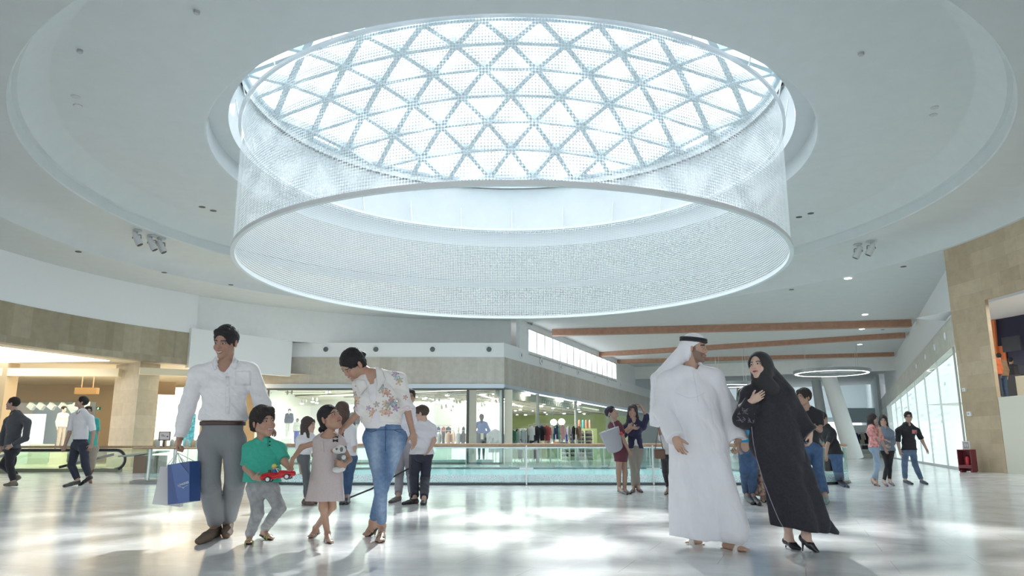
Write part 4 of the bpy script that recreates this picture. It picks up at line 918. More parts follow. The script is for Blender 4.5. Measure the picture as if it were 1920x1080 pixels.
# ---- far shop at the corridor end
E0 = at(1592, 842, 92); E1 = at(1668, 842, 92)
m = MB(); m.wall(E1[:2], E0[:2], 0, 3.6, -.2); struct(m.build('wall_far_shop', shopwhite)); m = MB(); a, b_ = at(1578, 842, 88), at(1672, 842, 88); m.wall(b_[:2], a[:2], 3.75, 5.4, -.2); struct(m.build('wall_far_header', mat('pale_blue_band', (.62, .74, .78), .5)))
p = at(1606, 842, 76); o = empty('display_island', (p[0], p[1], 0), label='white display island with bags in the far shop beside the pink-topped woman', cat='display'); m = MB(); m.box((1, 0, .3), (5, 2, .12)); m.box((1, 0, .15), (4.6, 1.7, .24)); m.build('plinth', shopwhite, o); m = MB(); m.box((1, .4, .75), (4, 1, .1)); m.build('upper_shelf', shopwhite, o)
for i, (dx, c, lb) in enumerate(((-.8, (.03, .03, .08), 'navy bag'), (.1, (.6, .6, .62), 'silver bag'), (.9, (.05, .04, .05), 'black bag'), (1.8, (.5, .42, .08), 'mustard bag'), (2.6, (.2, .1, .25), 'purple bag'))):
    m = MB(); m.box((0, 0, .18), (.55, .25, .36)); q = empty('handbag', (p[0] + dx, p[1] + .2, .8), label=lb + ' lined up on the white display island of the far shop', cat='handbag', group='bags on the far display island'); m.build('body', mat('fbag%d' % i, c, .4), q); m = MB(); m.tube([(-.15, 0, .36), (-.1, 0, .55), (.1, 0, .55), (.15, 0, .36)], .015, 5); m.build('strap', dark, q)
for i in range(8):
    p = at(1590 + i * 9, 842, 88); hang(['black', 'white', 'navy', 'beige'][i % 4], (p[0], p[1], 2.6), rl.uniform(-.3, .3), 'far shop', 'on the rail of the far shop', 1.6)
p = at(1624, 842, 88); rk = MB(); rk.tube([(-3, 0, 0), (-3, 0, 2.62), (3, 0, 2.62), (3, 0, 0)], .03, 6); o = rk.build('garment_rail', metal); o.location = (p[0], p[1], 0); tagit(o, 'long garment rail in the far shop', 'clothes rail')
a = cor(85, 20); area('atrium_light', (*cor(60, 10), 12), 20, 3500, col=(.93, .98, 1), size_y=30)

# ================================================================= people
from mathutils.bvhtree import BVHTree
UP = np.array([0, 0, 1.])
def proj(P):
    P = np.atleast_2d(P) - np.array([0, 0, HC]); d = P[:, 1] * cp + P[:, 2] * sp; u = -P[:, 1] * sp + P[:, 2] * cp
    return 960 + F * P[:, 0] / d, 540 - F * u / d
def frame(yaw, pitch=0, roll=0):
    y, p, r = map(math.radians, (yaw, pitch, roll))
    f = np.array([math.sin(y), -math.cos(y), 0]); l = np.array([math.cos(y), math.sin(y), 0])
    f2 = f * math.cos(p) - UP * math.sin(p); u = UP * math.cos(p) + f * math.sin(p)
    return l * math.cos(r) - u * math.sin(r), f2, u * math.cos(r) + l * math.sin(r)
lerp = lambda a, b, t: a + (b - a) * t
skin_m = mat('skin', (.6, .4, .3), .5, attr=True, sss=.08)
SK_ = dict(man=(.40, .235, .17), woman=(.46, .285, .205), boy=(.48, .29, .21), girl=(.44, .265, .185), arab=(.50, .32, .235), veil=(.66, .46, .37), bg=(.46, .30, .225), fair=(.58, .39, .31))
class Person:
    def __init__(s, name, label, Y, J, yaw=0, sc=1., hs=1., head=(0, 0, 0), vox=.009, skin='bg', hair=(.02, .017, .015), female=False, group=None, cat='person', top=-.0, girth=1., floor=0., neck_r=.052, **kw):
        s.Y = Y; s.s = sc; s.vox = vox; s.fem = female; s.hs = hs; s.skin = np.array(SK_.get(skin, skin)); s.hairc = np.array(hair); s.g = girth; s.kw = kw; s.fl = floor; s.neck_r = neck_r
        s.yaw = yaw; s.l, s.f, _ = frame(yaw); s.hyaw = head[0]; s.hf = frame(*head); s.J = {}
        for it in J.split(';'):
            it = it.strip()
            if not it: continue
            k, v = it.split(); v = v.split(',')
            if len(v) > 2 and v[2][0] == 'g': s.J[k] = atz(float(v[0]), float(v[1]), floor + float(v[2][1:] or .02))
            else: s.J[k] = at(float(v[0]), float(v[1]), Y + (float(v[2]) if len(v) > 2 else 0))
        j = s.J; l, f = s.l, s.f
        if vox > .006:
            s.hs = hs = hs * 1.09; d_ = j['nk'] - j['hd']; L_ = np.linalg.norm(d_); tg = .158 * sc * hs
            if L_ > tg: j['nk'] = j['hd'] + d_ * tg / L_
        if 'nk' not in j: j['nk'] = j['hd'] - UP * .175 * sc * hs
        for q, sg in (('A', -1), ('B', 1)):
            if 'sh' + q not in j: j['sh' + q] = j['nk'] + l * sg * .165 * sc * s.g - UP * .055 * sc
            if 'hp' + q not in j: j['hp' + q] = j['pv'] + l * sg * .085 * sc - UP * .02 * sc
            sh = j['sh' + q]
            if 'el' + q not in j: j['el' + q] = sh - UP * .29 * sc + l * sg * .05 * sc - f * .02 * sc
            if 'wr' + q not in j: j['wr' + q] = j['el' + q] - UP * .24 * sc + f * .06 * sc
            if 'hn' + q not in j: j['hn' + q] = j['wr' + q] + nrm(j['wr' + q] - j['el' + q]) * .17 * sc
            if 'an' + q not in j: j['an' + q] = np.array([*(j['hp' + q])[:2], floor + .085 * sc])
            if 'to' + q not in j: t = j['an' + q] + f * .17 * sc; t[2] = floor + .022; j['to' + q] = t
            if 'kn' + q not in j: j['kn' + q] = lerp(j['hp' + q], j['an' + q], .49) + f * .035 * sc
        j['chest'] = lerp(j['pv'], j['nk'], .68); j['waist'] = lerp(j['pv'], j['nk'], .3)
        s.base = np.array([j['pv'][0], j['pv'][1], floor]); s.root = empty(name, tuple(s.base), label=label, cat=cat, group=group)
    # ---- anatomy
    def hp_(s, x, y, z): l, f, u = s.hf; return s.J['hd'] + s.hs * (x * l + y * f + z * u)
    def torso(s, v, e=0., eh=None, k=.045, chest=True, arms=None):
        j, c = s.J, s.s; eh = e if eh is None else eh; g = s.g; la = nrm(j['shB'] - j['shA']); lp = nrm(j['hpB'] - j['hpA'])
        wr_, cr, pr = (.078, .094, .096) if s.fem else (.094, .106, .094); wr_ *= s.kw.get('waistw', 1)
        v.cone(j['pv'], j['waist'], (pr * g) * c + eh, wr_ * g * c + eh, k, u=lp, f=1.4)
        v.cone(j['waist'], j['chest'], wr_ * g * c + e, cr * g * c + e, k, u=la, f=1.36)
        v.cone(j['chest'], lerp(j['chest'], j['nk'], .9), cr * g * c + e, .06 * c + e, k, u=la, f=1.6)
        v.cone(lerp(j['shA'], j['nk'], .1), lerp(j['shB'], j['nk'], .1), .055 * c + e, .055 * c + e, k)
        for q in 'AB': v.cone(j['nk'] + UP * .018 * c, j['sh' + q], .036 * c + e, .05 * c + e, k)
        v.cone(j['hpA'], j['hpB'], .084 * c * g + eh, .084 * c * g + eh, k)
        v.ell(j['hpA'] * .5 + j['hpB'] * .5 - s.f * .05 * c, (.14 * c + eh, .09 * c + eh, .11 * c + eh), (lp, s.f, UP), k)
        if s.fem and chest:
            for sg in (-1, 1): v.ell(j['chest'] + s.f * .075 * c + la * sg * .065 * c - UP * .035 * c, (.052 * c + e,) * 3, None, k)
    def arm(s, v, q, e0=0., e1=0., e2=0., t1=1., k=.02, flat=0, w=1.):
        """sleeve/arm down to fraction t1 (1 = elbow, 2 = wrist)"""
        j, c = s.J, s.s; a = .85 if s.fem else 1.
        sh, el, wr = j['sh' + q], j['el' + q], j['wr' + q]
        if t1 <= 1: v.cone(sh, lerp(sh, el, t1), .05 * c * a + e0, lerp(.05, .041, t1) * c * a + e1, k, flat=(0, flat)); return
        v.cone(sh, el, .05 * c * a + e0, .041 * c * a + e1, k)
        t = t1 - 1; v.cone(el, lerp(el, wr, t), .041 * c * a + e1, lerp(.041, .027, t) * c * a + e2, k, flat=(0, flat), mid=(.037 * c * a + (e1 + e2) / 2))
    def leg(s, v, q, e0=0., e1=0., e2=0., t1=2., k=.03, flat=0):
        j, c = s.J, s.s * (.94 if s.fem else 1) ; c2 = s.s
        hp, kn, an = j['hp' + q], j['kn' + q], j['an' + q]; R0 = (.084 if s.fem else .081) * c2 * s.g
        if t1 <= 1: v.cone(hp, lerp(hp, kn, t1), R0 + e0, lerp(R0, .055 * c, t1) + e1, k, flat=(0, flat)); return
        v.cone(hp, kn, R0 + e0, .055 * c + e1, k); t = t1 - 1
        v.cone(kn, lerp(kn, an, t), .053 * c + e1, lerp(.053, .036, t) * c + e2, k, flat=(0, flat), mid=.05 * c + (e1 + e2) / 2)
    def foot(s, q):
        j, c = s.J, s.s; an, to = j['an' + q], j['to' + q]; a0 = an - UP * .058 * c; d = nrm(to - a0); return an, a0 - d * .045 * c, to, d
    def hand(s, v, q, nrm_=None, curl=(.35, .3, .25), thumb=1., spread=.06, k=.004):
        j, c = s.J, s.s * (.92 if s.fem else 1); W = j['wr' + q]; d = nrm(j['hn' + q] - W); sg = -1 if q == 'A' else 1
        n = (-s.l * sg if nrm_ is None else np.asarray(nrm_, float)); n = nrm(n - d * (n @ d)); t = np.cross(d, n) * (1 if q == 'A' else -1)
        if s.kw.get('thumbflip'): t = -t
        v.cone(W - d * .02 * c, W + d * .03 * c, .026 * c, .022 * c, .01, u=t, f=1.15)
        v.cone(W + d * .02 * c, W + d * .078 * c, .0155 * c, .0145 * c, .012, u=t, f=2.35)
        for i, (o, b, L_, r) in enumerate(((.030, .088, .072, .0083), (.0105, .093, .080, .0086), (-.010, .089, .074, .0082), (-.029, .079, .058, .0073))):
            p = W + (d * b + t * o) * c; dd = nrm(d + t * spread * (1.5 - i)); ang = 0
            v.cone(W + (d * .05 + t * o * .9) * c, p, .011 * c, r * c * 1.05, .008)
            for fr, cu in zip((.45, .3, .25), curl):
                ang += cu * (1 + .12 * i); q2 = dd * math.cos(ang) + n * math.sin(ang); p2 = p + q2 * L_ * fr * c; v.cone(p, p2, r * c, r * c * .9, k); p = p2; r *= .93
        p = W + (d * .025 + t * .026 + n * .004) * c; q2 = nrm(d * .72 + t * .6 * thumb + n * .35); p2 = p + q2 * .048 * c; v.cone(p, p2, .014 * c, .0105 * c, .008)
        v.cone(p2, p2 + nrm(q2 + d * .5 + n * .25) * .03 * c, .0105 * c, .0085 * c, .004)
    def body(s, hands={}, bare_feet=False, legs=True, smile=False, lips=None, beard=None, glasses=False, brow=1., shrink=.0):
        v = Vol(s.vox); j, c, h = s.J, s.s, s.hs; P = s.hp_; fr = s.hf; H = lambda *r: tuple(x * h for x in r); m = 1 if (s.fem or s.kw.get('soft')) else 0; kid = s.kw.get('kid', 0)
        s.torso(v, -shrink)
        for q in 'AB':
            s.arm(v, q, 0, 0, 0, 2.); s.hand(v, q, **hands.get(q, {}))
            if legs: s.leg(v, q)
            an, he, to, d = s.foot(q); sd = np.cross(d, UP)
            v.cone(an, he, .034 * c, .028 * c, .02); v.cone(he, lerp(he, to, .6), .029 * c, .031 * c, .02); v.cone(an, lerp(he, to, .6), .034 * c, .024 * c, .02)
            v.cone(lerp(he, to, .6), to, .03 * c, .014 * c, .01, u=sd, f=1.35)
            if bare_feet:
                for i in range(5): t0 = lerp(he, to, .86) + sd * (i - 2) * .017 * c; v.cone(t0, t0 + d * (.035 - .004 * abs(i - 1)) * c, .010 * c, .009 * c, .004)
        # neck and head
        v.cone(j['nk'] - UP * .02 * c, P(0, -.022, -.06), .056 * c * s.neck_r / .052, s.neck_r * h, .03)
        v.ell(P(0, -.012, .030), H(.074, .095, .086), fr, .01); v.ell(P(0, .024, -.033), H(.060 + .004 * kid, .063, .080), fr, .02)
        for sg in (-1, 1):
            v.cone(P(sg * .046, .0, -.052), P(0, .060 - .002 * m, -.096), (.022 + .004 * kid) * h, (.018 + .002 * kid) * h, .025); v.ell(P(sg * .036, .058, -.036), H(.026 + .003 * kid, .021 + .003 * m, .025), fr, .018)
            v.ell(P(sg * .03, .1, .001), H(.019, .017, .0115), fr, .009, op='s'); v.ell(P(sg * .03, .0735, .0), H(.0155, .0135, .0125), fr, .002)
            v.ell(P(sg * .078, -.012, -.008), H(.009, .019, .032), (nrm(fr[0] + sg * -.35 * fr[1]), nrm(fr[1] + sg * .35 * fr[0]), fr[2]), .006)
            v.ell(P(sg * .0125, .090 - .003 * m, -.031), H(.0075, .009, .007), fr, .006)
        v.cone(P(-.033, .076, .021), P(.033, .076, .021), .0115 * h * (1 - .3 * m), .0115 * h * (1 - .3 * m), .014); v.ell(P(0, .070, -.102), H(.021, .015, .016), fr, .012)
        v.cone(P(0, .085, .004), P(0, .1015 - .005 * m - .003 * kid, -.027), .007 * h, (.0105 - .0015 * m) * h, .010)
        v.ell(P(0, .087, -.0595), H(.024, .009, .0055), fr, .005); v.ell(P(0, .085, -.0695), H(.020, .010, .0065), fr, .005)
        sk = s.skin; hc = s.hairc; lp = np.array(lips if lips is not None else sk * (1.0, .68, .66)); 
        def col(Pw):
            q = (Pw - j['hd']) / h; x, y, z = q @ fr[0], q @ fr[1], q @ fr[2]; ax = np.abs(x); C = np.tile(sk, (len(Pw), 1)).astype(float)
            inh = (np.linalg.norm(q, axis=1) < .16)
            fx = y > .045
            def put(mask, c_, a=1.):
                C[mask] = C[mask] * (1 - a) + np.asarray(c_) * a
            put(inh & (ax > .07) & (y < .03), sk * (1.05, .85, .82), .5)
            put(inh & fx & ((ax - .036) ** 2 / .02 ** 2 + (z + .03) ** 2 / .02 ** 2 < 1), sk * (1.12, .86, .84), .5)
            if beard is not None:
                b = inh & (z < -.013 - .42 * y) & (y > -.005 - (z + .04) * .2) & (ax < .075) & ~((ax < .026) & (np.abs(z + .064) < .0085)) & ~((z > -.048) & (ax < .02) & (z > -.045)); b |= inh & (ax > .052) & (z < .02) & (y > .004) & (y < .024)
                b &= (z > -.125)
                put(b, hc * 1.5 + .01, beard)
            put(inh & fx & ((ax - .031) ** 2 / .017 ** 2 + (z - .001) ** 2 / .0085 ** 2 < 1), sk * .55, .8)
            put(inh & fx & ((ax - .030) ** 2 / .0135 ** 2 + (z + .000) ** 2 / (.0046 if smile else .0055) ** 2 < 1), (.48, .46, .45), 1)
            put(inh & fx & ((ax - .030) ** 2 + (z - .0) ** 2 < .0062 ** 2) & (np.abs(z) < (.005 if smile else .0062)), (.03, .018, .012), 1)
            put(inh & fx & (ax > .012) & (ax < .049) & (np.abs(z - .0215 + .18 * np.abs(ax - .03)) < .0045 * brow), hc * 1.2 + .01, .9)
            if smile:
                put(inh & fx & (ax < .031) & (np.abs(z + .0675 - .30 * ax) < .0098 - .16 * ax), lp, 1); put(inh & fx & (ax < .021) & (np.abs(z + .0665 - .28 * ax) < .0036), (.62, .58, .55), 1)
                put(inh & fx & (np.abs(ax - .040) < .0028) & (z < -.03) & (z > -.066), sk * .7, .6)
            else:
                put(inh & fx & (ax < .024) & (np.abs(z + .0645) < .0095 * (1 - ax / .03)), lp, 1); put(inh & fx & (ax < .024) & (np.abs(z + .0645) < .0014), lp * .5, 1)
            put(inh & fx & (ax > .003) & (ax < .012) & (np.abs(z + .038) < .003) & (y > .09), sk * .45, .8)
            return C
        s.colf = col
        o = v.build('body', skin_m, s.root, col, sub=(j['hd'], .15 * h) if s.vox < .006 else None); return o
    def hair(s, style='short', amp=.004, freq=60, name='hair', color=None, back=.0):
        v = Vol(s.vox * (.9 if s.vox < .006 else .85)); P = s.hp_; h = s.hs; fr = s.hf; H = lambda *r: tuple(x * h for x in r); j = s.J; c = s.s
        m = mat('hair_%s' % ('_'.join('%d' % (x * 1000) for x in (color or s.hairc))), tuple(color or s.hairc), .5, noise=.35, nscale=70, spec=.35, bump=.8, bscale=140)
        th = {'short': .009, 'crop': .005, 'curly': .018, 'boy': .016, 'bun': .004, 'long': .009, 'wavy': .014}[style]
        v.ell(P(0, -.016, .036), H(.0765 + th, .098 + th, .088 + th), fr, .01)
        if style in ('short', 'boy', 'curly'): v.cone(P(-.045, .058, .083), P(.045, .05, .088), (.006 + th) * h, (.009 + th) * h, .03)
        if style in ('long', 'wavy', 'bun', 'boy'): v.ell(P(0, -.045, -.02), H(.07 + th, .062 + th, .075), fr, .02)
        v.ell(P(0, .112, -.032), H(.073 if style in ('long', 'wavy', 'boy') else .079, .078, .083 if style == 'boy' else .099 if style in ('short', 'crop') else .092), fr, .006, op='s')
        for sg in (-1, 1):
            if style not in ('long', 'wavy'): v.ell(P(sg * .088, .022, -.048), H(.034, .052, .058), fr, .006, op='s')
        if style in ('short', 'crop', 'boy', 'curly'): v.plane(P(0, -.03, -.078 if style != 'curly' else -.09), -(fr[2] * 1. + .35 * fr[1]), .008)
        if style == 'bun':
            v.plane(P(0, -.03, -.09), -(fr[2] + .3 * fr[1]), .01); b = s.kw.get('bun', (0, -.125, -.035)); v.ell(P(*b), H(.036, .034, .034), fr, .012)
        if style in ('long', 'wavy'):
            L_ = s.kw.get('hairlen', .34); D = P(0, -.055, -.04); E_ = D - UP * L_ * c * .75 - s.f * .02
            v.cone(D, E_, .066 * h, .05 * h, .03, u=s.hf[0], f=1.35)
            for sg in (-1, 1):
                D = P(sg * .068, -.01, -.0); E_ = j['sh' + ('A' if sg < 0 else 'B')] * .35 + (P(sg * .07, .02, -.12)) * .65 - UP * L_ * c * .42; v.cone(D, E_, .024 * h, .03 * h, .02)
        v.wrinkle(amp, freq, 3, None); v.wrinkle(amp * .7, freq * 2.2, 13, tuple(s.hf[0]))
        return v.build(name, m, s.root)
    # ---- clothes
    def top(s, m, name='shirt', sleeve=2., e=.012, hem=.05, neck='crew', loose=0., wr=(.004, 22), cuff=.014, collar=False, k=.04, open_front=None, colf=None, voxs=1., belly=0., se=None, hemtilt=None, necks=1.):
        v = Vol(s.vox * voxs); j, c = s.J, s.s; s.torso(v, e, e + loose, k)
        if belly: v.ell(j['waist'] + s.f * .03 * c, (.12 * c + belly, .1 * c + belly, .13 * c), (s.l, s.f, UP), .05)
        if loose: v.cone(j['waist'], j['pv'] - UP * .12 * c, .085 * c * s.g + e + loose, .1 * c * s.g + e + loose, k, u=s.l, f=1.45)
        v.plane(j['pv'] + UP * hem * c, -(UP if hemtilt is None else np.asarray(hemtilt)))
        for q in 'AB':
            if sleeve > 0: s.arm(v, q, e + .006, (se if se is not None else e + .008), cuff, sleeve, .025, flat=1)
        nr = .066 * c * necks
        v.cone(j['nk'] - UP * .02 * c + s.f * .012 * c, j['nk'] + UP * .12 * c, nr, nr * 1.15, .006, op='s')
        if neck == 'v': v.cone(j['nk'] + s.f * .07 * c + UP * .03 * c, lerp(j['nk'], j['chest'], s.kw.get('vd', .6)) + s.f * .15 * c, .066 * c, .008 * c, .006, op='s')
        if neck == 'scoop': v.ell(j['nk'] + s.f * .1 * c - UP * .02 * c, (.085 * c, .1 * c, .07 * c), (s.l, s.f, UP), .006, op='s')
        if neck == 'wide': v.ell(j['nk'] + s.f * .02 * c, (.1 * c, .12 * c, .05 * c), (s.l, s.f, UP), .006, op='s')
        if open_front: open_front(v)
        if wr: v.wrinkle(wr[0], wr[1], 11, (0.3, .2, 1)); v.wrinkle(wr[0] * .5, wr[1] * 2.1, 5, (.8, .1, .8))
        o = v.build(name, m, s.root, colf)
        if collar:
            v = Vol(s.vox * voxs); a = j['nk'] - UP * .012 * c; b = j['nk'] + UP * .05 * c - s.f * .015 * c
            v.cone(a, b, .082 * c, .068 * c, .0, flat=(1, 1)); v.cone(a - UP * .02, b + UP * .02, .0585 * c + .003, .058 * c, 0, op='s')
            v.cone(b + s.f * .07 * c, a + s.f * .09 * c - UP * .03 * c, .046 * c, .018 * c, 0, op='s')
            for q, sg in (() if collar == 'ring' else (('A', -1), ('B', 1))):
                p = j['nk'] + s.l * sg * .045 * c + s.f * .062 * c + UP * .018 * c; v.cone(p, p - UP * .055 * c + s.l * sg * .016 * c + s.f * .028 * c, .02 * c, .010 * c, .004)
            v.build('collar', m, s.root)
        return o
    def pants(s, m, name='trousers', e=(.012, .014, .018), end=1.93, waist=.085, k=.03, wr=(.004, 20), colf=None, short=False):
        v = Vol(s.vox); j, c = s.J, s.s; lp = nrm(j['hpB'] - j['hpA']); pr, g = (.098 if s.fem else .096), s.g
        v.cone(j['pv'], j['waist'], pr * g * c + e[0], (.078 if s.fem else .094) * s.kw.get('waistw', 1) * g * c + e[0], .04, u=lp, f=1.4)
        v.cone(j['hpA'], j['hpB'], .084 * c * g + e[0], .084 * c * g + e[0], .04)
        v.ell(j['hpA'] * .5 + j['hpB'] * .5 - s.f * .05 * c, (.14 * c + e[0], .09 * c + e[0], .11 * c + e[0]), (lp, s.f, UP), .04)
        for q in 'AB': s.leg(v, q, e[0], e[1], e[2], end, .025, flat=1)
        v.plane(j['pv'] + UP * waist * c, UP)
        if wr: v.wrinkle(wr[0], wr[1], 21, (0.2, .2, 1)); v.wrinkle(wr[0] * .45, wr[1] * 2.3, 8, (.7, .2, .8))
        return v.build(name, m, s.root, colf)
    def skirt(s, m, name, a, b, ra, rb, f=1.35, fold=None, k=.04, wr=None, extra=None, up_=None):
        v = Vol(s.vox); v.cone(a, b, ra, rb, k, u=s.l, f=f, flat=(1, 1), fold=fold)
        if extra: extra(v)
        if wr: v.wrinkle(*wr)
        return v.build(name, m, s.root)
    def shoes(s, m, name='shoe', kind='shoe', sole=None, h=.07, straps=None):
        for q in 'AB':
            an, he, to, d = s.foot(q); c = s.s; sd = np.cross(d, UP)
            if kind == 'shoe':
                v = Vol(s.vox * .9); e = .009
                v.cone(an - UP * .01 * c, he, .034 * c + e, .032 * c + e, .02, flat=(1, 0)); v.cone(he, lerp(he, to, .6), .031 * c + e, .033 * c + e, .02); v.cone(lerp(an, he, .45), lerp(he, to, .6), .034 * c + e, .026 * c + e, .02)
                v.cone(lerp(he, to, .6), to + d * .012 * c, .032 * c + e, .018 * c + e, .02, u=sd, f=1.25)
                n = nrm(np.cross(sd, d)); n = n if n[2] > 0 else -n
                v.plane(he - n * .031 * c, -n); o = v.build(name, m, s.root)
                if sole is not None:
                    w = Vol(s.vox * .9); w.cone(he - n * .028 * c, lerp(he, to, .6) - n * .03 * c, .036 * c + e, .042 * c + e, .01); w.cone(lerp(he, to, .6) - n * .03 * c, to - n * .012 * c + d * .012, .042 * c + e, .026 * c + e, .01)
                    w.plane(he - n * .018 * c, n); w.plane(he - n * .036 * c - (0), -n); w.build('sole', sole, o_loc(o))
            elif kind in ('sandal', 'flipflop'):
                n = nrm(np.cross(sd, d)); n = n if n[2] > 0 else -n
                w = Vol(min(s.vox, .005)); w.cone(he - n * .028 * c - d * .01, lerp(he, to, .6) - n * .03 * c, .038 * c, .044 * c, .01); w.cone(lerp(he, to, .6) - n * .03 * c, to - n * .014 * c + d * .018, .044 * c, .032 * c, .01)
                w.plane(he - n * .024 * c, n); w.plane(he - n * .040 * c, -n); o = w.build(name, m, s.root)
                for (t0, t1, hh, r) in (straps or [(.62, .62, .034, .008), (.8, .8, .026, .006)]):
                    B = MB(); pts = []
                    for a_ in np.linspace(-PI / 2 * 1.15, PI / 2 * 1.15, 9):
                        pts.append(tuple(lerp(he, to, lerp(t0, t1, (a_ / PI + .5))) - n * .02 * c + sd * math.sin(a_) * .043 * c + n * math.cos(a_) * (hh + .012) * c - s.base))
                    B.tube(pts, r * c, 6); B.build('strap', sole or m, s.root, smooth=True)
            elif kind == 'pump':
                v = Vol(min(s.vox * .8, .006)); e = .005; n = UP
                v.cone(he, lerp(he, to, .6), .031 * c + e, .028 * c + e, .015); v.cone(lerp(he, to, .6), to + d * .02, .028 * c + e, .012 * c + e, .015, u=sd, f=1.2)
                v.plane(lerp(he, to, .35) + UP * .012, UP + nrm(an - to) * -.3) if False else v.cone(lerp(an, he, .2) + d * .01, lerp(he, to, .62) + UP * .03 * c, .03 * c, .024 * c, .004, op='s')
                hb = np.array([he[0], he[1], s.fl + .004]) - d * np.array([1, 1, 0]) * .012; v.cone(he - UP * .01, hb, .014 * c, .006 * c, .01)
                v.build(name, m, s.root)
def o_loc(o): return o
# helpers that lay thin pieces on a garment by casting rays
class Caster:
    def __init__(s, objs):
        s.t = []
        for o in objs:
            off = Vector(o.parent.location) if o.parent else Vector(); vs = [v.co + off for v in o.data.vertices]; s.t.append(BVHTree.FromPolygons(vs, [tuple(p.vertices) for p in o.data.polygons]))
    def hit(s, px, py):
        d = Vector(ray(px, py)).normalized(); o = Vector((0, 0, HC)); best = None
        for t in s.t:
            h = t.ray_cast(o, d)
            if h[0] is not None and (best is None or h[3] < best[2]): best = (np.array(h[0]), np.array(h[1]), h[3])
        return best
def decal(P, cast, poly, m, name='patch', off=.004, n=5, th=0.):
    """poly: 4 corners on the garment; laid on its surface as a small grid"""
    (a, b, c, d) = [np.array(q, float) for q in poly]; B = MB(); hs = []
    for i in range(n + 1):
        for k in range(n + 1):
            u, w = i / n, k / n; q = a * (1 - u) * (1 - w) + b * u * (1 - w) + c * u * w + d * (1 - u) * w; h = cast.hit(*q)
            if h is None: hs.append((q, None)); continue
            nn = h[1] if h[1] @ (h[0] - np.array([0, 0, HC])) < 0 else -h[1]; hs.append((q, h[0] + nn * off))
    ys = [p[1] for _, p in hs if p is not None]
    if not ys: return None
    my = float(np.median(ys)); vs = [(p if p is not None and abs(p[1] - my) < .09 else at(q[0], q[1], my - off)) - P.base for q, p in hs]
    fs = [(i * (n + 1) + k, (i + 1) * (n + 1) + k, (i + 1) * (n + 1) + k + 1, i * (n + 1) + k + 1) for i in range(n) for k in range(n)]
    B.add(vs, fs); o = B.build(name, m, P.root, smooth=True); sm = o.modifiers.new('thickness', 'SOLIDIFY'); sm.thickness = .003; sm.offset = 0; return o
def tubeon(P, cast, pts, r, m, name, off=.003, n=6, closed=False):
    q = []
    for p in pts:
        h = cast.hit(*p)
        if h is None: continue
        nn = h[1] if h[1] @ (h[0] - np.array([0, 0, HC])) < 0 else -h[1]; q.append(tuple(h[0] + nn * off - P.base))
    if len(q) < 2: return
    B = MB(); B.tube(q, r, n, closed=closed); return B.build(name, m, P.root, smooth=True)
def cloth(name, c, **k):
    kw = dict(rough=.85, bump=.25, bscale=180, sheen=.15); kw.update(k); return mat(name, c, **kw)

FG = .0048
# ---------------------------------------------------------------- man in white shirt
def build_man():
    p = Person('man_white_shirt', 'smiling man in white shirt and grey trousers carrying shopping bags', 7.12,
        'hd 423,641,-.03;nk 424,687;pv 416,822;shA 370,702;shB 470,697;elA 351,765,.02;wrA 337,822,-.02;hnA 332,857,-.03;elB 493,760,.08;wrB 501,802,.10;hnB 534,815,-.13;hpA 394,828;hpB 439,828;knA 393,908,-.03;anA 405,985,g.10;toA 374,1014,g.03;knB 442,895,.02;anB 428,977,g.13;toB 424,1003,g.03',
        yaw=4, sc=1.13, hs=1.24, head=(-11, 15, 5), waistw=1.2, vd=.5, vox=FG, skin='man', hair=(.018, .016, .018))
    p.body(hands={'A': dict(curl=(1.2, 1.3, .9), nrm_=(1, .2, 0)), 'B': dict(curl=(.25, .35, .3), nrm_=(-.2, -.3, -1))}, smile=True, brow=1.3)
    p.hair('short', amp=.004, freq=90)
    sm = cloth('white_linen', (.80, .80, .82), noise=.03, nscale=30)
    sh = p.top(sm, 'shirt', sleeve=1.97, e=.018, loose=.010, hem=.142, neck='v', cuff=.022, se=.028, wr=(.0085, 15))
    gm_ = cloth('grey_trouser_cloth', (.235, .25, .265))
    tr_ = p.pants(gm_, e=(.014, .034, .03), end=1.9, waist=.135, wr=(.004, 15))
    v = Vol(FG); c = p.s; j = p.J; w0 = j['pv'] + UP * .118 * c
    v.cone(j['pv'], j['waist'] + UP * .05, .094 * c + .034, .113 * c + .018, .0, u=p.l, f=1.43); v.plane(w0 + UP * .018, UP); v.plane(w0 - UP * .018, -UP); blt = v.build('belt', mat('dark_brown_leather', (.05, .03, .025), .4), p.root)
    p.shoes(mat('brown_suede', (.17, .12, .085), .9, bump=.3, bscale=200), 'shoe', 'shoe', sole=mat('dark_sole', (.03, .025, .02), .6))
    ca = Caster([sh, tr_]); decal(p, ca, [(405, 667), (414, 688), (403, 695), (397, 678)], sm, 'collar_flap', .006, n=3); decal(p, ca, [(438, 666), (447, 677), (443, 693), (433, 688)], sm, 'collar_flap', .006, n=3); cb2 = Caster([blt])
    decal(p, ca, [(441, 696), (470, 696), (470, 722), (441, 722)], sm, 'chest_pocket', .004)
    decal(p, ca, [(423, 706), (430, 706), (430, 776), (423, 776)], sm, 'placket', .004)
    bm_ = mat('shirt_button', (.75, .75, .74), .3)
    for y in (700, 722, 744, 762): decal(p, ca, [(425.5, y), (427.5, y), (427.5, y + 2), (425.5, y + 2)], bm_, 'button', .009, n=1)
    decal(p, cb2, [(418, 781), (427, 781), (427, 789), (418, 789)], mat('brass_buckle', (.5, .42, .3), .3, metal=.8), 'buckle', .006, n=2)
    for x in (396, 447): decal(p, cb2, [(x, 780), (x + 4, 780), (x + 4, 790), (x, 790)], gm_, 'belt_loop', .006, n=2)
    return p
man = build_man()
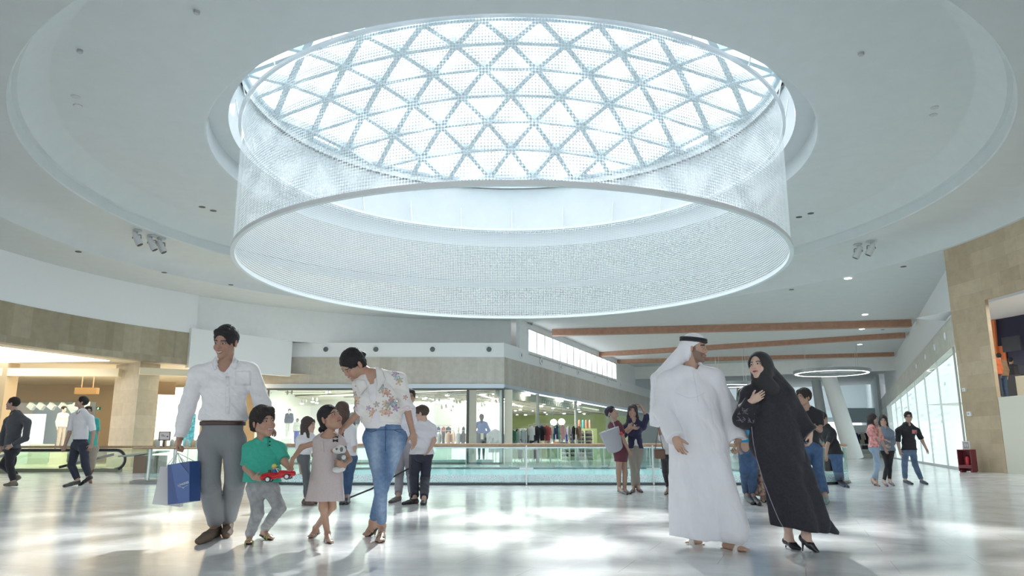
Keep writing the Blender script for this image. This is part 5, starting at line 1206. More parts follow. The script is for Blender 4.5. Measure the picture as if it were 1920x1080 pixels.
# ---------------------------------------------------------------- boy
def build_boy():
    p = Person('boy_green_shirt', 'smiling boy in green tee and grey jeans holding a red toy car', 6.98,
        'hd 494,791;nk 492,829;pv 492,908;shA 467,843;shB 524,842,.03;elA 462,877,-.04;wrA 478,896,-.16;hnA 500,898,-.22;elB 534,866,-.04;wrB 546,881,-.10;hnB 543,899,-.17;hpA 479,916;hpB 507,916;knA 483,962,-.05;anA 468,1003,g.07;toA 467,1017,g.02;knB 524,953,-.06;anB 496,991,g.09;toB 510,1009,g.02',
        yaw=12, sc=.76, hs=1.13, head=(50, -4, -6), waistw=1.08, kid=1, soft=1, vox=FG, skin='boy', hair=(.022, .018, .017), neck_r=.046)
    p.body(hands={'A': dict(curl=(.5, .6, .4), nrm_=(.3, .7, .7)), 'B': dict(curl=(.6, .6, .5), nrm_=(-.9, .3, .2))}, bare_feet=True, smile=True)
    p.hair('boy', amp=.005, freq=80)
    sm = cloth('green_jersey', (.045, .42, .31))
    sh = p.top(sm, 'shirt', sleeve=.85, e=.013, hem=.03, neck='crew', loose=.02, cuff=.02, se=.022, wr=(.006, 22), necks=.92)
    p.pants(cloth('grey_denim', (.33, .34, .35), noise=.25, nscale=14), 'jeans', e=(.010, .011, .014), end=1.95, wr=(.005, 30))
    p.shoes(mat('flipflop_grey', (.09, .09, .085), .7), 'flip_flop', 'flipflop', sole=mat('lime_strap', (.42, .5, .16), .6), straps=[(.55, .8, .03, .011), (.8, .55, .03, .011)])
    ca = Caster([sh]); bt = mat('dark_button', (.02, .03, .03), .4)
    for y in (819, 827, 834): decal(p, ca, [(504.5, y), (507, y), (507, y + 2.4), (504.5, y + 2.4)], bt, 'button', .004, n=1)
    decal(p, ca, [(502, 817), (503, 817), (503, 838), (502, 838)], mat('green_seam', (.02, .22, .17), .8), 'placket', .003, n=3)
    return p
boy = build_boy()
# ---------------------------------------------------------------- little girl
def build_girl():
    p = Person('girl_pink_dress', 'little girl in pale pink dress looking up and hugging a plush toy', 7.02,
        'hd 619,784,-.02;nk 617,817;pv 612,890;shA 597,829;shB 638,830;elA 566,838,-.05;wrA 548,862,-.14;hnA 544,886,-.18;elB 655,862,-.02;wrB 644,873,-.16;hnB 622,863,-.2;hpA 603,897;hpB 622,897;knA 606,952,-.03;anA 614,1000,g.065;toA 620,1016,g.018;knB 622,950,.08;anB 592,990,g.085;toB 581,1006,g.018',
        yaw=8, sc=.68, hs=1.04, head=(58, -24, -8), vox=.0044, skin='girl', hair=(.015, .013, .017), neck_r=.044, female=True, bun=(0, -.125, -.05), kid=1)
    p.fem = True
    p.body(hands={'A': dict(curl=(.7, .7, .5), nrm_=(-.8, .4, 0)), 'B': dict(curl=(.4, .4, .3), nrm_=(.1, 1, -.1))}, bare_feet=True, smile=False, lips=(.35, .13, .12))
    p.fem = False; p.hair('bun', amp=.0025, freq=60)
    m = cloth('pale_pink_wool', (.56, .485, .48), noise=.06, nscale=120); j = p.J; c = p.s
    hem = at(610, 939, 7.02)
    def ex(v):
        p.torso(v, .012, .02, .04)
        v.cone(j['nk'] - UP * .03 * c, j['nk'] + UP * .1 * c, .075 * c, .08 * c, .004, op='s')
        v.ell(j['nk'] + p.f * .03, (.075, .07, .03), (p.l, p.f, UP), .004, op='s')
    v = Vol(.0048); v.cone(j['waist'] + UP * .05, hem, .10 * c + .02, .128, .05, u=p.l, f=1.32, flat=(0, 1), fold=(5, .05, .4, .2)); ex(v)
    for q, sg in (('A', -1), ('B', 1)):
        sh = j['sh' + q]; v.cone(sh - p.l * sg * .01, sh + p.l * sg * .03 - UP * .04, .042, .05, .01, flat=(0, 1))
    v.plane(hem, -UP); v.wrinkle(.0018, 20, 2, (.6, .3, .4)); o = v.build('dress', m, p.root)
    for q, sg in (('A', -1), ('B', 1)):     # flutter sleeves
        w = Vol(.0044); sh = j['sh' + q]; a = sh + UP * .03 - p.l * sg * .015; b = sh - UP * .045 + p.l * sg * .022; w.cone(a, b, .035, .052, .0, u=p.l, f=.9, flat=(1, 1), fold=(4, .12, 1, .1)); w.cone(a + p.l * sg * .004, b - UP * .02 + p.l * sg * .005, .022, .043, 0, op='s'); w.build('flutter_sleeve', m, p.root)
    ca = Caster([o]); bk = mat('black_bow', (.015, .012, .015), .5)
    for y in (819, 826.5):
        decal(p, ca, [(624, y - 3), (628.5, y - .8), (628.5, y + .8), (624, y + 3)], bk, 'bow', .005, n=2); decal(p, ca, [(628.5, y - .8), (634, y - 3), (634, y + 3), (628.5, y + .8)], bk, 'bow', .005, n=2)
    decal(p, ca, [(602, 826), (606, 826), (608, 848), (603, 845)], cloth('pale_pink_ribbon', (.62, .54, .53)), 'ribbon', .006, n=3)
    p.shoes(mat('silver_sole', (.35, .3, .28), .5), 'sandal', 'sandal', sole=mat('silver_strap', (.6, .55, .55), .3, metal=.3), straps=[(.5, .5, .035, .007), (.66, .8, .03, .007), (.85, .7, .028, .007)])
    return p
girl = build_girl()
# ---------------------------------------------------------------- woman in floral jacket
def build_woman():
    p = Person('woman_floral_jacket', 'woman in white floral jacket and blue jeans bending towards the little girl', 7.10,
        'hd 661,683,-.10;nk 700,704,-.03;pv 722,815;shA 674,722,-.05;shB 750,712,.03;elA 679,768,-.10;wrA 648,799,-.02;hnA 634,812,.03;elB 762,762,.02;wrB 774,812,.0;hnB 780,847,-.02;hpA 700,822;hpB 744,822;knA 713,898,-.06;anA 716,986,g.12;toA 712,1014,g.02;knB 724,892,.06;anB 699,978,g.13;toB 686,1002,g.02',
        yaw=-12, sc=1.0, hs=1.17, waistw=1.48, head=(-50, 46, 10), vox=FG, skin='woman', hair=(.016, .013, .016), female=True, girth=1.0, bun=(0, -.108, .0))
    p.body(hands={'A': dict(curl=(.3, .3, .3)), 'B': dict(curl=(.3, .3, .25), nrm_=(-.75, .6, 0))}, bare_feet=True, smile=True)
    p.hair('bun', amp=.004, freq=60)
    j, c = p.J, p.s
    tee = cloth('white_jersey', (.78, .76, .79)); p.top(tee, 'camisole', sleeve=0, e=.007, hem=.055, neck='scoop', wr=(.002, 20))
    ink = {'r': (.62, .25, .16), 'o': (.72, .42, .22), 'p': (.42, .18, .42), 't': (.25, .50, .52), 'g': (.35, .45, .28), 'b': (.38, .30, .26)}
    fl = [(671, 722, 5, 'r'), (664, 738, 4, 'b'), (668, 748, 7, 'o'), (666, 757, 6, 'r'), (714, 722, 5, 'p'), (716, 728, 7, 't'), (720, 735, 8, 'o'), (727, 737, 6, 'r'), (741, 700, 6, 'p'), (743, 707, 5, 't'), (748, 716, 6, 'o'), (750, 712, 5, 'g'), (731, 756, 7, 'p'), (738, 757, 6, 't'), (726, 762, 6, 'g'), (722, 756, 5, 'o'), (719, 772, 7, 'o'), (728, 773, 7, 'r'), (700, 772, 6, 'r'), (697, 778, 5, 'o'), (760, 745, 4, 'r'), (742, 765, 6, 'p'), (706, 758, 5, 'b'), (734, 748, 5, 'r'), (691, 765, 4, 'p')]
    def jc(P):
        x, y = proj(P); C = np.tile((.78, .765, .74), (len(P), 1)).astype(float)
        for fx, fy, r, k in fl:
            th = np.arctan2(y - fy, x - fx); d = np.hypot(x - fx, y - fy); R = r * (.72 + .38 * np.cos(5 * th + fx)); mk = d < R; C[mk] = C[mk] * .45 + np.array(ink[k]) * .55
            ed = np.abs(d - R) < .8; C[ed] = np.array(ink[k]) * .55 + .1
        return C
    jm = mat('floral_jacket_cloth', (.8, .8, .8), .8, attr=True, bump=.2, bscale=160)
    def opn(v):
        a = at(686, 700, 6.9); b = at(716, 772, 6.92); v.cone(j['nk'] + p.f * .1 + UP * .05, at(703, 772, 6.93), .06, .012, .004, op='s')
        v.cone(at(705, 770, 6.95), at(700, 812, 6.95), .014, .075, .004, op='s')
    jk = p.top(jm, 'jacket', sleeve=1.10, e=.012, hem=.105, neck='crew', open_front=opn, cuff=.024, se=.024, wr=(.007, 20), colf=jc, loose=.003, necks=.95)
    ca = Caster([jk])
    lap = cloth('lapel_cloth', (.78, .765, .74))
    decal(p, ca, [(704, 686), (716, 692), (724, 712), (708, 735)], lap, 'lapel', .008, n=4); decal(p, ca, [(664, 712), (684, 712), (690, 726), (676, 742)], lap, 'lapel', .008, n=4)
    for q in 'AB':
        v = Vol(FG); el, wr, sh = j['el' + q], j['wr' + q], j['sh' + q]; a = lerp(el, wr, .02); b = lerp(el, wr, .16); v.cone(a, b, .066, .062, 0, flat=(1, 1)); v.wrinkle(.002, 30, 4); v.build('rolled_cuff', cloth('pink_check_cuff', (.72, .62, .66), noise=.2, nscale=90), p.root)
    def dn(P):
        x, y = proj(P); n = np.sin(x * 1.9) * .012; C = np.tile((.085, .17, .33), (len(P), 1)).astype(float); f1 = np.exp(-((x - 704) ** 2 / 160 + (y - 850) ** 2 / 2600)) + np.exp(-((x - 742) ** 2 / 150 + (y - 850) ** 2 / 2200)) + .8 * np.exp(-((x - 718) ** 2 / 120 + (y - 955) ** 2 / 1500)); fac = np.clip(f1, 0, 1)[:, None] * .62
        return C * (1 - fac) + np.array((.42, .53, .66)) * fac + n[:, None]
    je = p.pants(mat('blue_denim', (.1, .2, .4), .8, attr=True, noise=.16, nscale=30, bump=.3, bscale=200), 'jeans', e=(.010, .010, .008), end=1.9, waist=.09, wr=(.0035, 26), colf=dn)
    ca = Caster([je]); st_ = mat('denim_seam', (.05, .08, .15), .8)
    tubeon(p, ca, [(723, y) for y in range(800, 850, 5)], .003, st_, 'fly_seam'); tubeon(p, ca, [(682, 801), (688, 808), (697, 810), (706, 807)], .003, st_, 'pocket_seam'); tubeon(p, ca, [(740, 807), (750, 811), (760, 809), (766, 803)], .003, st_, 'pocket_seam')
    tubeon(p, ca, [(x, 806) for x in range(681, 767, 5)], .003, st_, 'waistband_seam')
    # strappy heeled sandals
    for q in 'AB':
        an, he, to, d = p.foot(q); sd = np.cross(d, UP); n = nrm(np.cross(sd, d)); n = n if n[2] > 0 else -n; sm_ = mat('bronze_strap', (.09, .07, .05), .4)
        w = Vol(.0045); w.cone(he - n * .03, lerp(he, to, .6) - n * .03, .03, .04, .01); w.cone(lerp(he, to, .6) - n * .03, to - n * .012 + d * .012, .04, .028, .01); w.plane(he - n * .024, n); w.plane(he - n * .037, -n)
        hb = np.array([he[0], he[1], .004]); w.cone(he - n * .028, hb, .014, .006, .008); w.build('sandal', sm_, p.root)
        for t0, t1, hh in ((.55, .85, .032), (.85, .55, .032), (.7, .7, .03), (.45, .62, .045)):
            B = MB(); B.tube([tuple(lerp(he, to, lerp(t0, t1, a / PI + .5)) - n * .018 + sd * math.sin(a) * .038 + n * math.cos(a) * (hh + .008) - p.base) for a in np.linspace(-1.7, 1.7, 10)], .0055, 6); B.build('strap', sm_, p.root, smooth=True)
    return p
woman = build_woman()
# ---------------------------------------------------------------- man in kandura
def build_arab():
    p = Person('man_white_robe', 'bearded man in long white robe and white headscarf with black cord', 6.75,
        'hd 1303,653,-.02;nk 1293,700;pv 1312,832;shA 1250,714;shB 1340,710;elA 1243,768,-.04;wrA 1266,820,-.20;hnA 1281,858,-.24;elB 1370,772,.02;wrB 1384,824,-.02;hnB 1386,860,-.04;hpA 1292,838;hpB 1334,838;knA 1295,915;anA 1300,1002,g.085;toA 1293,1016,g.02;knB 1342,915,-.08;anB 1368,1010,g.09;toB 1398,1031,g.02',
        yaw=14, sc=1.03, hs=1.04, head=(62, 2, 0), vox=FG, skin='arab', hair=(.02, .016, .015))
    p.body(hands={'A': dict(curl=(.35, .4, .3), nrm_=(.6, .8, .2)), 'B': dict(curl=(.8, .9, .6), nrm_=(-.9, .4, 0))}, bare_feet=True, beard=.55, brow=1.5)
    j, c = p.J, p.s; wm = cloth('white_robe_cloth', (.80, .81, .85), noise=.02, bump=.15)
    hem = at(1323, 1012, 6.73); v = Vol(.0058); p.torso(v, .025, .04, .05)
    v.cone(j['chest'], j['pv'], .115 * c + .02, .155, .05, u=p.l, f=1.5)
    v.cone(j['pv'] + UP * .08, hem, .150, .150, .04, u=p.l, f=1.85, flat=(0, 1), fold=(4, .15, .9, .05))
    for q in 'AB': v.cone(lerp(j['hp' + q], j['kn' + q], .3) + p.f * .05, np.array([*(lerp(j['kn' + q], j['an' + q], .5) + p.f * .06 + p.l * (.05 if q == 'B' else -.05))[:2], .16]), .10, .135, .03)
    for q in 'AB': v.cone(j['sh' + q], j['el' + q], .078, .082, .04); v.cone(j['el' + q], lerp(j['el' + q], j['wr' + q], 1.02), .08, .083, .04, flat=(0, 1))
    v.cone(j['nk'] - UP * .015 + p.f * .008, j['nk'] + UP * .1, .072, .085, .004, op='s')
    v.plane(hem, -UP - .12 * p.l); v.wrinkle(.012, 8, 2, (1, .3, .12)); v.wrinkle(.005, 21, 9, (.8, .2, .45)); rb_ = v.build('robe', wm, p.root)
    ca = Caster([rb_]); tubeon(p, ca, [(1299 + (y - 694) * .18, y) for y in range(694, 758, 5)], .0028, mat('robe_seam', (.72, .73, .77), .7), 'front_seam', .0005)
    tubeon(p, ca, [(1268 + 3 * i, 736 - abs(i - 9) * 0 + 10 * math.sin(i / 18 * PI)) for i in range(19)], .0022, MATS['robe_seam'], 'yoke_seam', .0005)
    # headscarf
    P = p.hp_; h = p.hs; fr = p.hf; H = lambda *r: tuple(x * h for x in r); v = Vol(FG)
    v.ell(P(0, -.014, .036), H(.088, .110, .098), fr, .01); v.ell(P(0, -.05, -.03), H(.088, .075, .10), fr, .03); v.ell(P(0, .095, -.078), H(.14, .155, .135), fr, .006, op='s')
    a = P(0, -.075, -.01); b = at(1243, 712, 6.89); d_ = at(1227, 800, 6.91)
    v.cone(a, b, .062, .085, .03, u=p.l, f=1.2); v.cone(b, d_, .05, .018, .03, u=np.array([1, .2, 0.]), f=2.3, flat=(0, 1), fold=(3, .15, .5, .0))
    b2 = at(1322, 700, 6.89); v.cone(P(-.05, -.05, -.04), b2, .045, .03, .03); v.plane(P(0, -.0, -.075), nrm(-fr[2] * .35 + fr[1]) , rad=.001) if False else None
    v.wrinkle(.003, 26, 6, (.9, .2, .3)); v.build('headscarf', cloth('white_scarf_cloth', (.82, .83, .87), bump=.15), p.root)
    for zz, rr in ((.062, .012), (.08, .0115)):
        B = MB(); B.tube([tuple(P(.0885 * math.cos(t), -.012 + .108 * math.sin(t), zz + .0 - .012 * math.sin(t)) - p.base) for t in np.linspace(0, 2 * PI, 32, endpoint=False)], rr, 10, closed=True); B.build('head_cord', mat('black_cord', (.015, .017, .022), .6, bump=.3, bscale=300), p.root, smooth=True)
    p.shoes(mat('cream_sandal_sole', (.5, .47, .42), .6), 'sandal', 'sandal', sole=mat('cream_strap', (.66, .64, .60), .6), straps=[(.5, .72, .036, .016), (.8, .62, .03, .014)])
    return p
arab = build_arab()
# ---------------------------------------------------------------- veiled woman
def build_veil():
    p = Person('woman_black_abaya', 'woman in long black embroidered robe and black headscarf walking in heels', 6.60,
        'hd 1424,686,-.03;nk 1440,722;pv 1455,832;shA 1405,742;shB 1474,744;elA 1393,786,-.02;wrA 1409,752,-.15;hnA 1440,734,-.2;elB 1500,792,.02;wrB 1519,812,-.02;hnB 1521,842,-.04;hpA 1437,840;hpB 1474,840;knA 1472,925,.03;anA 1479,1005,g.10;toA 1496,1027,g.018;knB 1490,925,.05;anB 1512,1003,g.13;toB 1529,1031,g.018',
        yaw=-8, sc=.93, hs=1.0, head=(-46, -6, -4), vox=FG, skin='veil', hair=(.02, .016, .015), female=True)
    p.body(hands={'A': dict(curl=(.35, .35, .3), nrm_=(.25, .95, .1), spread=.03), 'B': dict(curl=(.6, .6, .5), nrm_=(-.8, .5, 0))}, bare_feet=False, lips=(.42, .07, .09))
    j, c = p.J, p.s; bm_ = cloth('black_robe_cloth', (.017, .018, .026), rough=.75, noise=.3, nscale=60, bump=.2, sheen=.1)
    h1 = at(1500, 985, 6.58); h2 = at(1533, 1012, 6.74); v = Vol(.0058); p.torso(v, .022, .03, .05)
    v.cone(j['chest'], j['pv'], .11 * c + .02, .135, .05, u=p.l, f=1.45); v.cone(j['pv'] + UP * .06, h1, .135, .165, .05, u=p.l, f=1.42, flat=(0, 0), fold=(5, .09, .2, .05)); v.cone(j['pv'] - UP * .2, h2, .09, .14, .05, u=p.l, f=1.2, flat=(0, 1), fold=(3, .09, 2, .05))
    for q in 'AB': v.cone(j['sh' + q], j['el' + q], .072, .085, .04)
    v.cone(j['elA'], lerp(j['elA'], j['wrA'], .98), .075, .058, .04, flat=(0, 1)); v.cone(j['elB'], j['wrB'], .075, .075, .03, flat=(0, 1)); v.plane(at(1500, 992, 6.58), -UP + .14 * p.l * -1)
    v.wrinkle(.012, 9, 7, (1, .3, .3)); v.wrinkle(.005, 22, 4, (.8, .2, .4)); rb_ = v.build('robe', bm_, p.root)
    ca = Caster([rb_]); gm2 = mat('embroidery_grey', (.22, .2, .26), .6); rr = random.Random(5)
    for i in range(26):
        x, y = 1383 + rr.random() * 32, 762 + rr.random() * 28
        tubeon(p, ca, [(x, y), (x + rr.uniform(-4, 4), y + rr.uniform(-3, 4)), (x + rr.uniform(-6, 6), y + rr.uniform(0, 6))], .0025, gm2, 'embroidery', .002)
    tubeon(p, ca, [(1409,800),(1411,815),(1413,830),(1416,845),(1419,860),(1424,878),(1430,896),(1437,915),(1444,935),(1452,955),(1460,974),(1468,988)], .0035, mat('piping_grey', (.28, .27, .35), .4), 'front_piping', .002)
    # headscarf
    P = p.hp_; fr = p.hf; hh = p.hs; H = lambda *r: tuple(x * hh for x in r); v = Vol(FG)
    v.ell(P(0, -.018, .020), H(.101, .114, .113), fr, .01); v.ell(P(0, -.03, -.06), H(.088, .09, .09), fr, .03); v.ell(P(0, .122, -.012), H(.066, .095, .100), fr, .006, op='s')
    v.cone(P(0, .0, -.12), j['nk'] - UP * .06 + p.f * .04, .074, .085, .03, u=p.l, f=1.15); v.cone(P(0, -.05, .0), at(1481, 735, 6.73), .078, .045, .04)
    v.ell(P(0, .12, -.01), H(.058, .09, .092), fr, .004, op='s')
    v.wrinkle(.003, 30, 12, (.5, .3, .9)); v.build('headscarf', cloth('black_scarf_cloth', (.02, .021, .024), rough=.7), p.root)
    p.shoes(mat('black_patent', (.02, .02, .025), .15), 'pump', 'pump')
    return p
veil = build_veil()

# ---------------------------------------------------------------- people further back
def bgp(name, label, J, yaw, sc, head, outfit, Y=None, hs=1.0, **kw):
    p = Person(name, label, Y, J, yaw=yaw, sc=sc, hs=hs, head=head, **kw)
    o = dict(top=None, bottom=None, shoe=None, hair='short'); o.update(outfit)
    p.body(hands=o.get('hands', {}), bare_feet=False, smile=o.get('smile', False), beard=o.get('beard'), brow=1.3)
    if o['hair']: p.hair(o['hair'], amp=.005, freq=45)
    if o['bottom']: m, e, w = o['bottom']; p.pants(m, e=e, end=o.get('pend', 1.92), waist=w, wr=(.005, 18))
    if o['top']:
        d = dict(sleeve=.8, e=.015, hem=.04, neck='crew', wr=(.005, 18)); d.update(o['top'][1]); p.topo = p.top(o['top'][0], o.get('tn', 'shirt'), **d)
    if o['shoe']: p.shoes(*o['shoe'])
    return p
DK = mat('black_shoe', (.03, .03, .032), .4); navyj = cloth('dark_navy_trousers', (.03, .033, .055)); blackp = cloth('black_trousers', (.022, .022, .027)); bj = cloth('mid_blue_jeans', (.06, .12, .24), noise=.2, nscale=12)
g1 = gy(912)
A1 = bgp('man_grey_shirt', 'man in dark grey shirt walking left past the escalators', 'hd 24,757;nk 33,781;pv 22,843;shA 14,790,.16;shB 52,792,-.12;elB 48,822,-.14;wrB 22,835,-.26;hnB 12,842,-.3;elA 6,815,.15;wrA 2,838,.1;knB 18,872,-.12;anB 26,903,-.1;toB 10,909,-.1;knA 5,872,.12;anA 32,893,.14;toA 20,905,.12', -72, 1.12, (-82, -8, 0),
    dict(top=(cloth('charcoal_shirt', (.07, .075, .085)), dict(sleeve=1.95, hem=.02, collar=True, neck='v', loose=.015)), bottom=(blackp, (.012, .02, .022), .07), shoe=(mat('taupe_shoe', (.22, .19, .16), .6),), hair='crop', hands={'B': dict(curl=(.6, .7, .5))}), Y=17.6, hs=1.15, girth=1.1, skin='bg')
B = MB(); q = A1.J['wrB'] - A1.base; B.tube([tuple(q + (A1.J['elB'] - A1.J['wrB']) * .06), tuple(q)], .04, 10); B.build('wristwatch', mat('watch_steel', (.7, .7, .7), .3, metal=.6), A1.root)
A2 = bgp('man_white_polo', 'man in white short sleeved shirt looking up beside the escalator loop', 'hd 153,754;nk 154,776;pv 150,832;shA 136,782,.05;shB 170,785,-.12;elB 175,812,-.1;wrB 172,833,-.12;hnB 166,846,-.15;elA 130,812,.05;wrA 122,835,-.02;hpA 143,836,.06;hpB 157,836,-.06;knA 134,872,.02;anA 146,900,-.05;toA 121,911,g.03;knB 160,872,.05;anB 167,893,.1;toB 150,909,.1', -48, 1.1, (-62, -22, 6),
    dict(top=(cloth('white_cotton', (.78, .78, .80)), dict(sleeve=.85, hem=.09, neck='v', collar=True, loose=.012)), bottom=(navyj, (.016, .024, .024), .10), shoe=(DK,), hair='crop'), Y=g1 + .3, hs=1.08, girth=1.08)
A3 = bgp('man_teal_shirt', 'man in teal shirt and beige trousers half hidden behind the white-shirted man', 'hd 165,772;nk 168,790;pv 170,840;anA 165,885;anB 172,880;toA 170,905,g.02;toB 160,903,g.02', 20, 1.05, (40, -5, 0),
    dict(top=(cloth('teal_shirt', (.05, .42, .36)), dict(hem=-.03)), bottom=(cloth('beige_trousers', (.38, .32, .25)), (.015, .02, .022), .06), shoe=(mat('tan_shoe', (.18, .1, .06), .5),)), Y=gy(905) + .3, hs=1.05)
A5 = bgp('girl_grey_leggings', 'girl with long dark hair and grey leggings behind the little girl', 'hd 579,797;nk 574,818;pv 571,858;shA 592,826;shB 562,826;elA 597,845,-.05;wrA 590,850;anA 574,936,g.07;anB 577,938,g.07;toA 592,943,g.02;toB 586,945,g.02;knA 574,900;knB 577,900', 100, .80, (75, 0, 0),
    dict(top=(cloth('white_top', (.74, .74, .77)), dict(sleeve=.6, hem=.06)), bottom=(cloth('grey_leggings', (.12, .13, .14)), (.006, .006, .006), .07), shoe=(mat('brown_sandal', (.16, .1, .08), .5),), hair='wavy'), Y=gy(944), hs=.95, female=True, hairlen=.38, hair=(.07, .05, .045), skin='fair')
A6 = bgp('woman_brown_hair', 'woman with long wavy brown hair and white top behind the bending woman', 'hd 640,770;nk 643,794;pv 650,858;shA 660,806;shB 626,806;anA 652,930,g.08;anB 645,930,g.08;toA 650,944,g.02;toB 640,944,g.02', 200, .97, (235, 5, 0),
    dict(top=(cloth('white_top', (.74, .74, .77)), dict(sleeve=.9, hem=.03)), bottom=(bj, (.008, .01, .01), .07), shoe=(DK,), hair='wavy'), Y=gy(941), hs=1.03, female=True, hairlen=.5, hair=(.09, .055, .045), skin='fair')
A7 = bgp('man_behind_woman', 'man in white shirt and grey trousers mostly hidden behind the bending woman', 'hd 769,744;nk 766,770;pv 757,835;shA 748,781;shB 784,782;elB 790,812;wrB 780,825;hpA 750,840;hpB 765,840;knA 749,888;knB 770,888;anA 747,929,g.08;anB 774,932,g.08;toA 732,941,g.02;toB 780,942,g.02', -20, .98, (10, 0, 0),
    dict(top=(cloth('white_checked', (.70, .71, .78)), dict(sleeve=1.0, hem=.02, collar=True, neck='v')), bottom=(cloth('light_grey_trousers', (.36, .35, .38)), (.015, .022, .024), .06), shoe=(mat('brown_trainer', (.12, .08, .07), .5),)), Y=gy(936) + .2, hs=1.0, hair=(.03, .025, .025))
A8 = bgp('boy_white_tee', 'boy in white tee and dark trousers standing with his back turned', 'hd 791,775;nk 796,795;pv 789,850;shA 811,803,.05;shB 780,803,.05;elB 776,820,-.15;wrB 763,822,-.25;elA 814,826;wrA 806,842,-.1;hpA 801,853;hpB 782,853;knA 797,898,.05;knB 776,895,-.04;anA 795,936,g.08;anB 778,934,g.08;toA 793,945,g.02;toB 757,944,g.02', 215, .92, (252, 8, 0),
    dict(top=(cloth('white_tee', (.72, .71, .76)), dict(sleeve=.75, hem=-.02, loose=.02)), bottom=(navyj, (.016, .026, .028), .06), shoe=(DK,), hair='short'), Y=gy(941), hs=.98, hair=(.07, .05, .04), skin='fair')
B = MB(); q = A8.J['hnB'] - A8.base; B.box(tuple(q), (.07, .07, .2)); o = B.build('drink_bottle', mat('blue_bottle', (.02, .3, .6), .3)); o.location = tuple(A8.base); tagit(o, 'blue drink bottle held up by the boy in white tee', 'bottle')
A9 = bgp('woman_maroon_dress', 'woman in maroon dress with a large pale tote bag looking up at the glass railing', 'hd 1147,774;nk 1154,794;pv 1165,848;shA 1146,800,.12;shB 1162,801,-.1;elB 1171,829,-.15;wrB 1179,845,-.12;hnB 1184,854,-.12;elA 1165,815,.15;wrA 1178,802,.1;knA 1160,886,-.02;knB 1172,886,.03;anA 1161,915,.0;anB 1171,917,0;toA 1176,926,g.02;toB 1182,925,g.02', 60, .98, (58, -30, 0),
    dict(top=None, hair='short'), Y=gy(922), hs=1.02, female=True, hair=(.03, .022, .04))
A9.fem = True; mar = cloth('maroon_cloth', (.14, .035, .055)); v = Vol(.009); A9.torso(v, .01, .012); v.cone(A9.J['pv'], at(1164, 866, gy(922)), .135, .125, .04, u=A9.l, f=1.25, flat=(0, 1)); v.plane(at(1164, 866, gy(922)), -UP); v.ell(A9.J['nk'] + UP * .02, (.1, .1, .06), None, .01, op='s'); v.build('dress', mar, A9.root); A9.shoes(DK, 'shoe', 'pump')
Yb = gy(922)
A10 = bgp('woman_navy_cardigan', 'laughing woman in navy cardigan and beige trousers with curly hair, hand raised', 'hd 1186,771;nk 1188,793;pv 1192,842;shA 1172,803;shB 1206,800;elB 1213,782,.0;wrB 1203,763,-.05;hnB 1196,757,-.02;elA 1171,815,-.1;wrA 1186,802,-.22;hnA 1193,803,-.24;hpA 1184,848;hpB 1199,848;knA 1188,883,-.03;knB 1193,883,.03;anA 1188,913,.0;anB 1196,912,.0;toA 1184,923,g.02;toB 1204,922,g.02', 0, 1.0, (-12, 0, 6),
    dict(top=(cloth('white_top', (.74, .74, .77)), dict(sleeve=0, hem=.0, e=.008, neck='scoop')), bottom=(cloth('khaki_trousers', (.33, .31, .27)), (.008, .012, .014), .07), hair='wavy', smile=True), Y=Yb + .35, hs=1.03, female=True, hairlen=.2, hair=(.06, .045, .05))
def opn(v, p=A10): j = p.J; v.cone(j['nk'] + p.f * .08 + UP * .05, j['chest'] + p.f * .14, .05, .02, .006, op='s'); v.cone(j['chest'] + p.f * .14, j['pv'] + p.f * .14 - UP * .08, .01, .09, .006, op='s')
A10.top(cloth('navy_cardigan', (.025, .025, .07)), 'cardigan', sleeve=1.3, e=.017, hem=.01, open_front=opn); A10.shoes(mat('brown_heel', (.13, .07, .06), .4), 'shoe', 'pump')
A11 = bgp('woman_brown_bag', 'woman in white blouse with brown shoulder bag half hidden by the man in white robe', 'hd 1256,770;nk 1254,793;pv 1252,850;anA 1253,914,g.08;anB 1260,914,g.08;toA 1247,926,g.02;toB 1256,928,g.02;elA 1240,822;wrA 1236,806,-.15;hnA 1233,800,-.2', -60, .98, (-60, 0, 0),
    dict(top=(cloth('white_blouse', (.7, .7, .71)), dict(sleeve=1.5, hem=-.02)), bottom=(blackp, (.006, .008, .008), .07), shoe=(mat('tan_flat', (.3, .2, .14), .5), 'shoe', 'pump'), hair='wavy'), Y=gy(926), hs=1.0, female=True)
A12 = bgp('man_blue_shirt', 'man in bright blue shirt and jeans standing behind the robed couple', 'hd 1398,742;nk 1398,765;pv 1402,832;shA 1380,778;shB 1420,778;anA 1400,925,g.08;anB 1411,927,g.08;toA 1412,943,g.03;toB 1424,945,g.03;hpA 1394,836;hpB 1410,836;knA 1396,882;knB 1411,882', 70, 1.02, (60, 0, 0),
    dict(top=(cloth('bright_blue_shirt', (.02, .27, .55)), dict(sleeve=1.9, hem=.02, loose=.02)), bottom=(bj, (.016, .024, .026), .10), shoe=(DK,), hair='short'), Y=gy(938), hs=1.0)
A13 = bgp('woman_patterned_dress', 'woman in patterned brown skirt glimpsed between the robed couple', 'hd 1432,752;nk 1432,775;pv 1432,838;anA 1428,925,g.08;anB 1434,925,g.08;toA 1432,940,g.02;toB 1440,940,g.02', 20, .95, (20, 0, 0),
    dict(top=(cloth('brown_top', (.2, .12, .09)), dict(sleeve=.8, hem=0)), hair='long', shoe=(mat('tan_flat', (.3, .2, .14), .5), 'shoe', 'pump')), Y=gy(938) + .2, hs=.98, female=True)
v = Vol(.01); v.cone(A13.J['pv'], at(1434, 930, A13.Y), .13, .16, .03, u=A13.l, f=1.2, flat=(1, 1), fold=(6, .08, 0, .1)); v.build('skirt', mat('patterned_skirt', (.3, .2, .16), .8, noise=.9, nscale=22), A13.root)
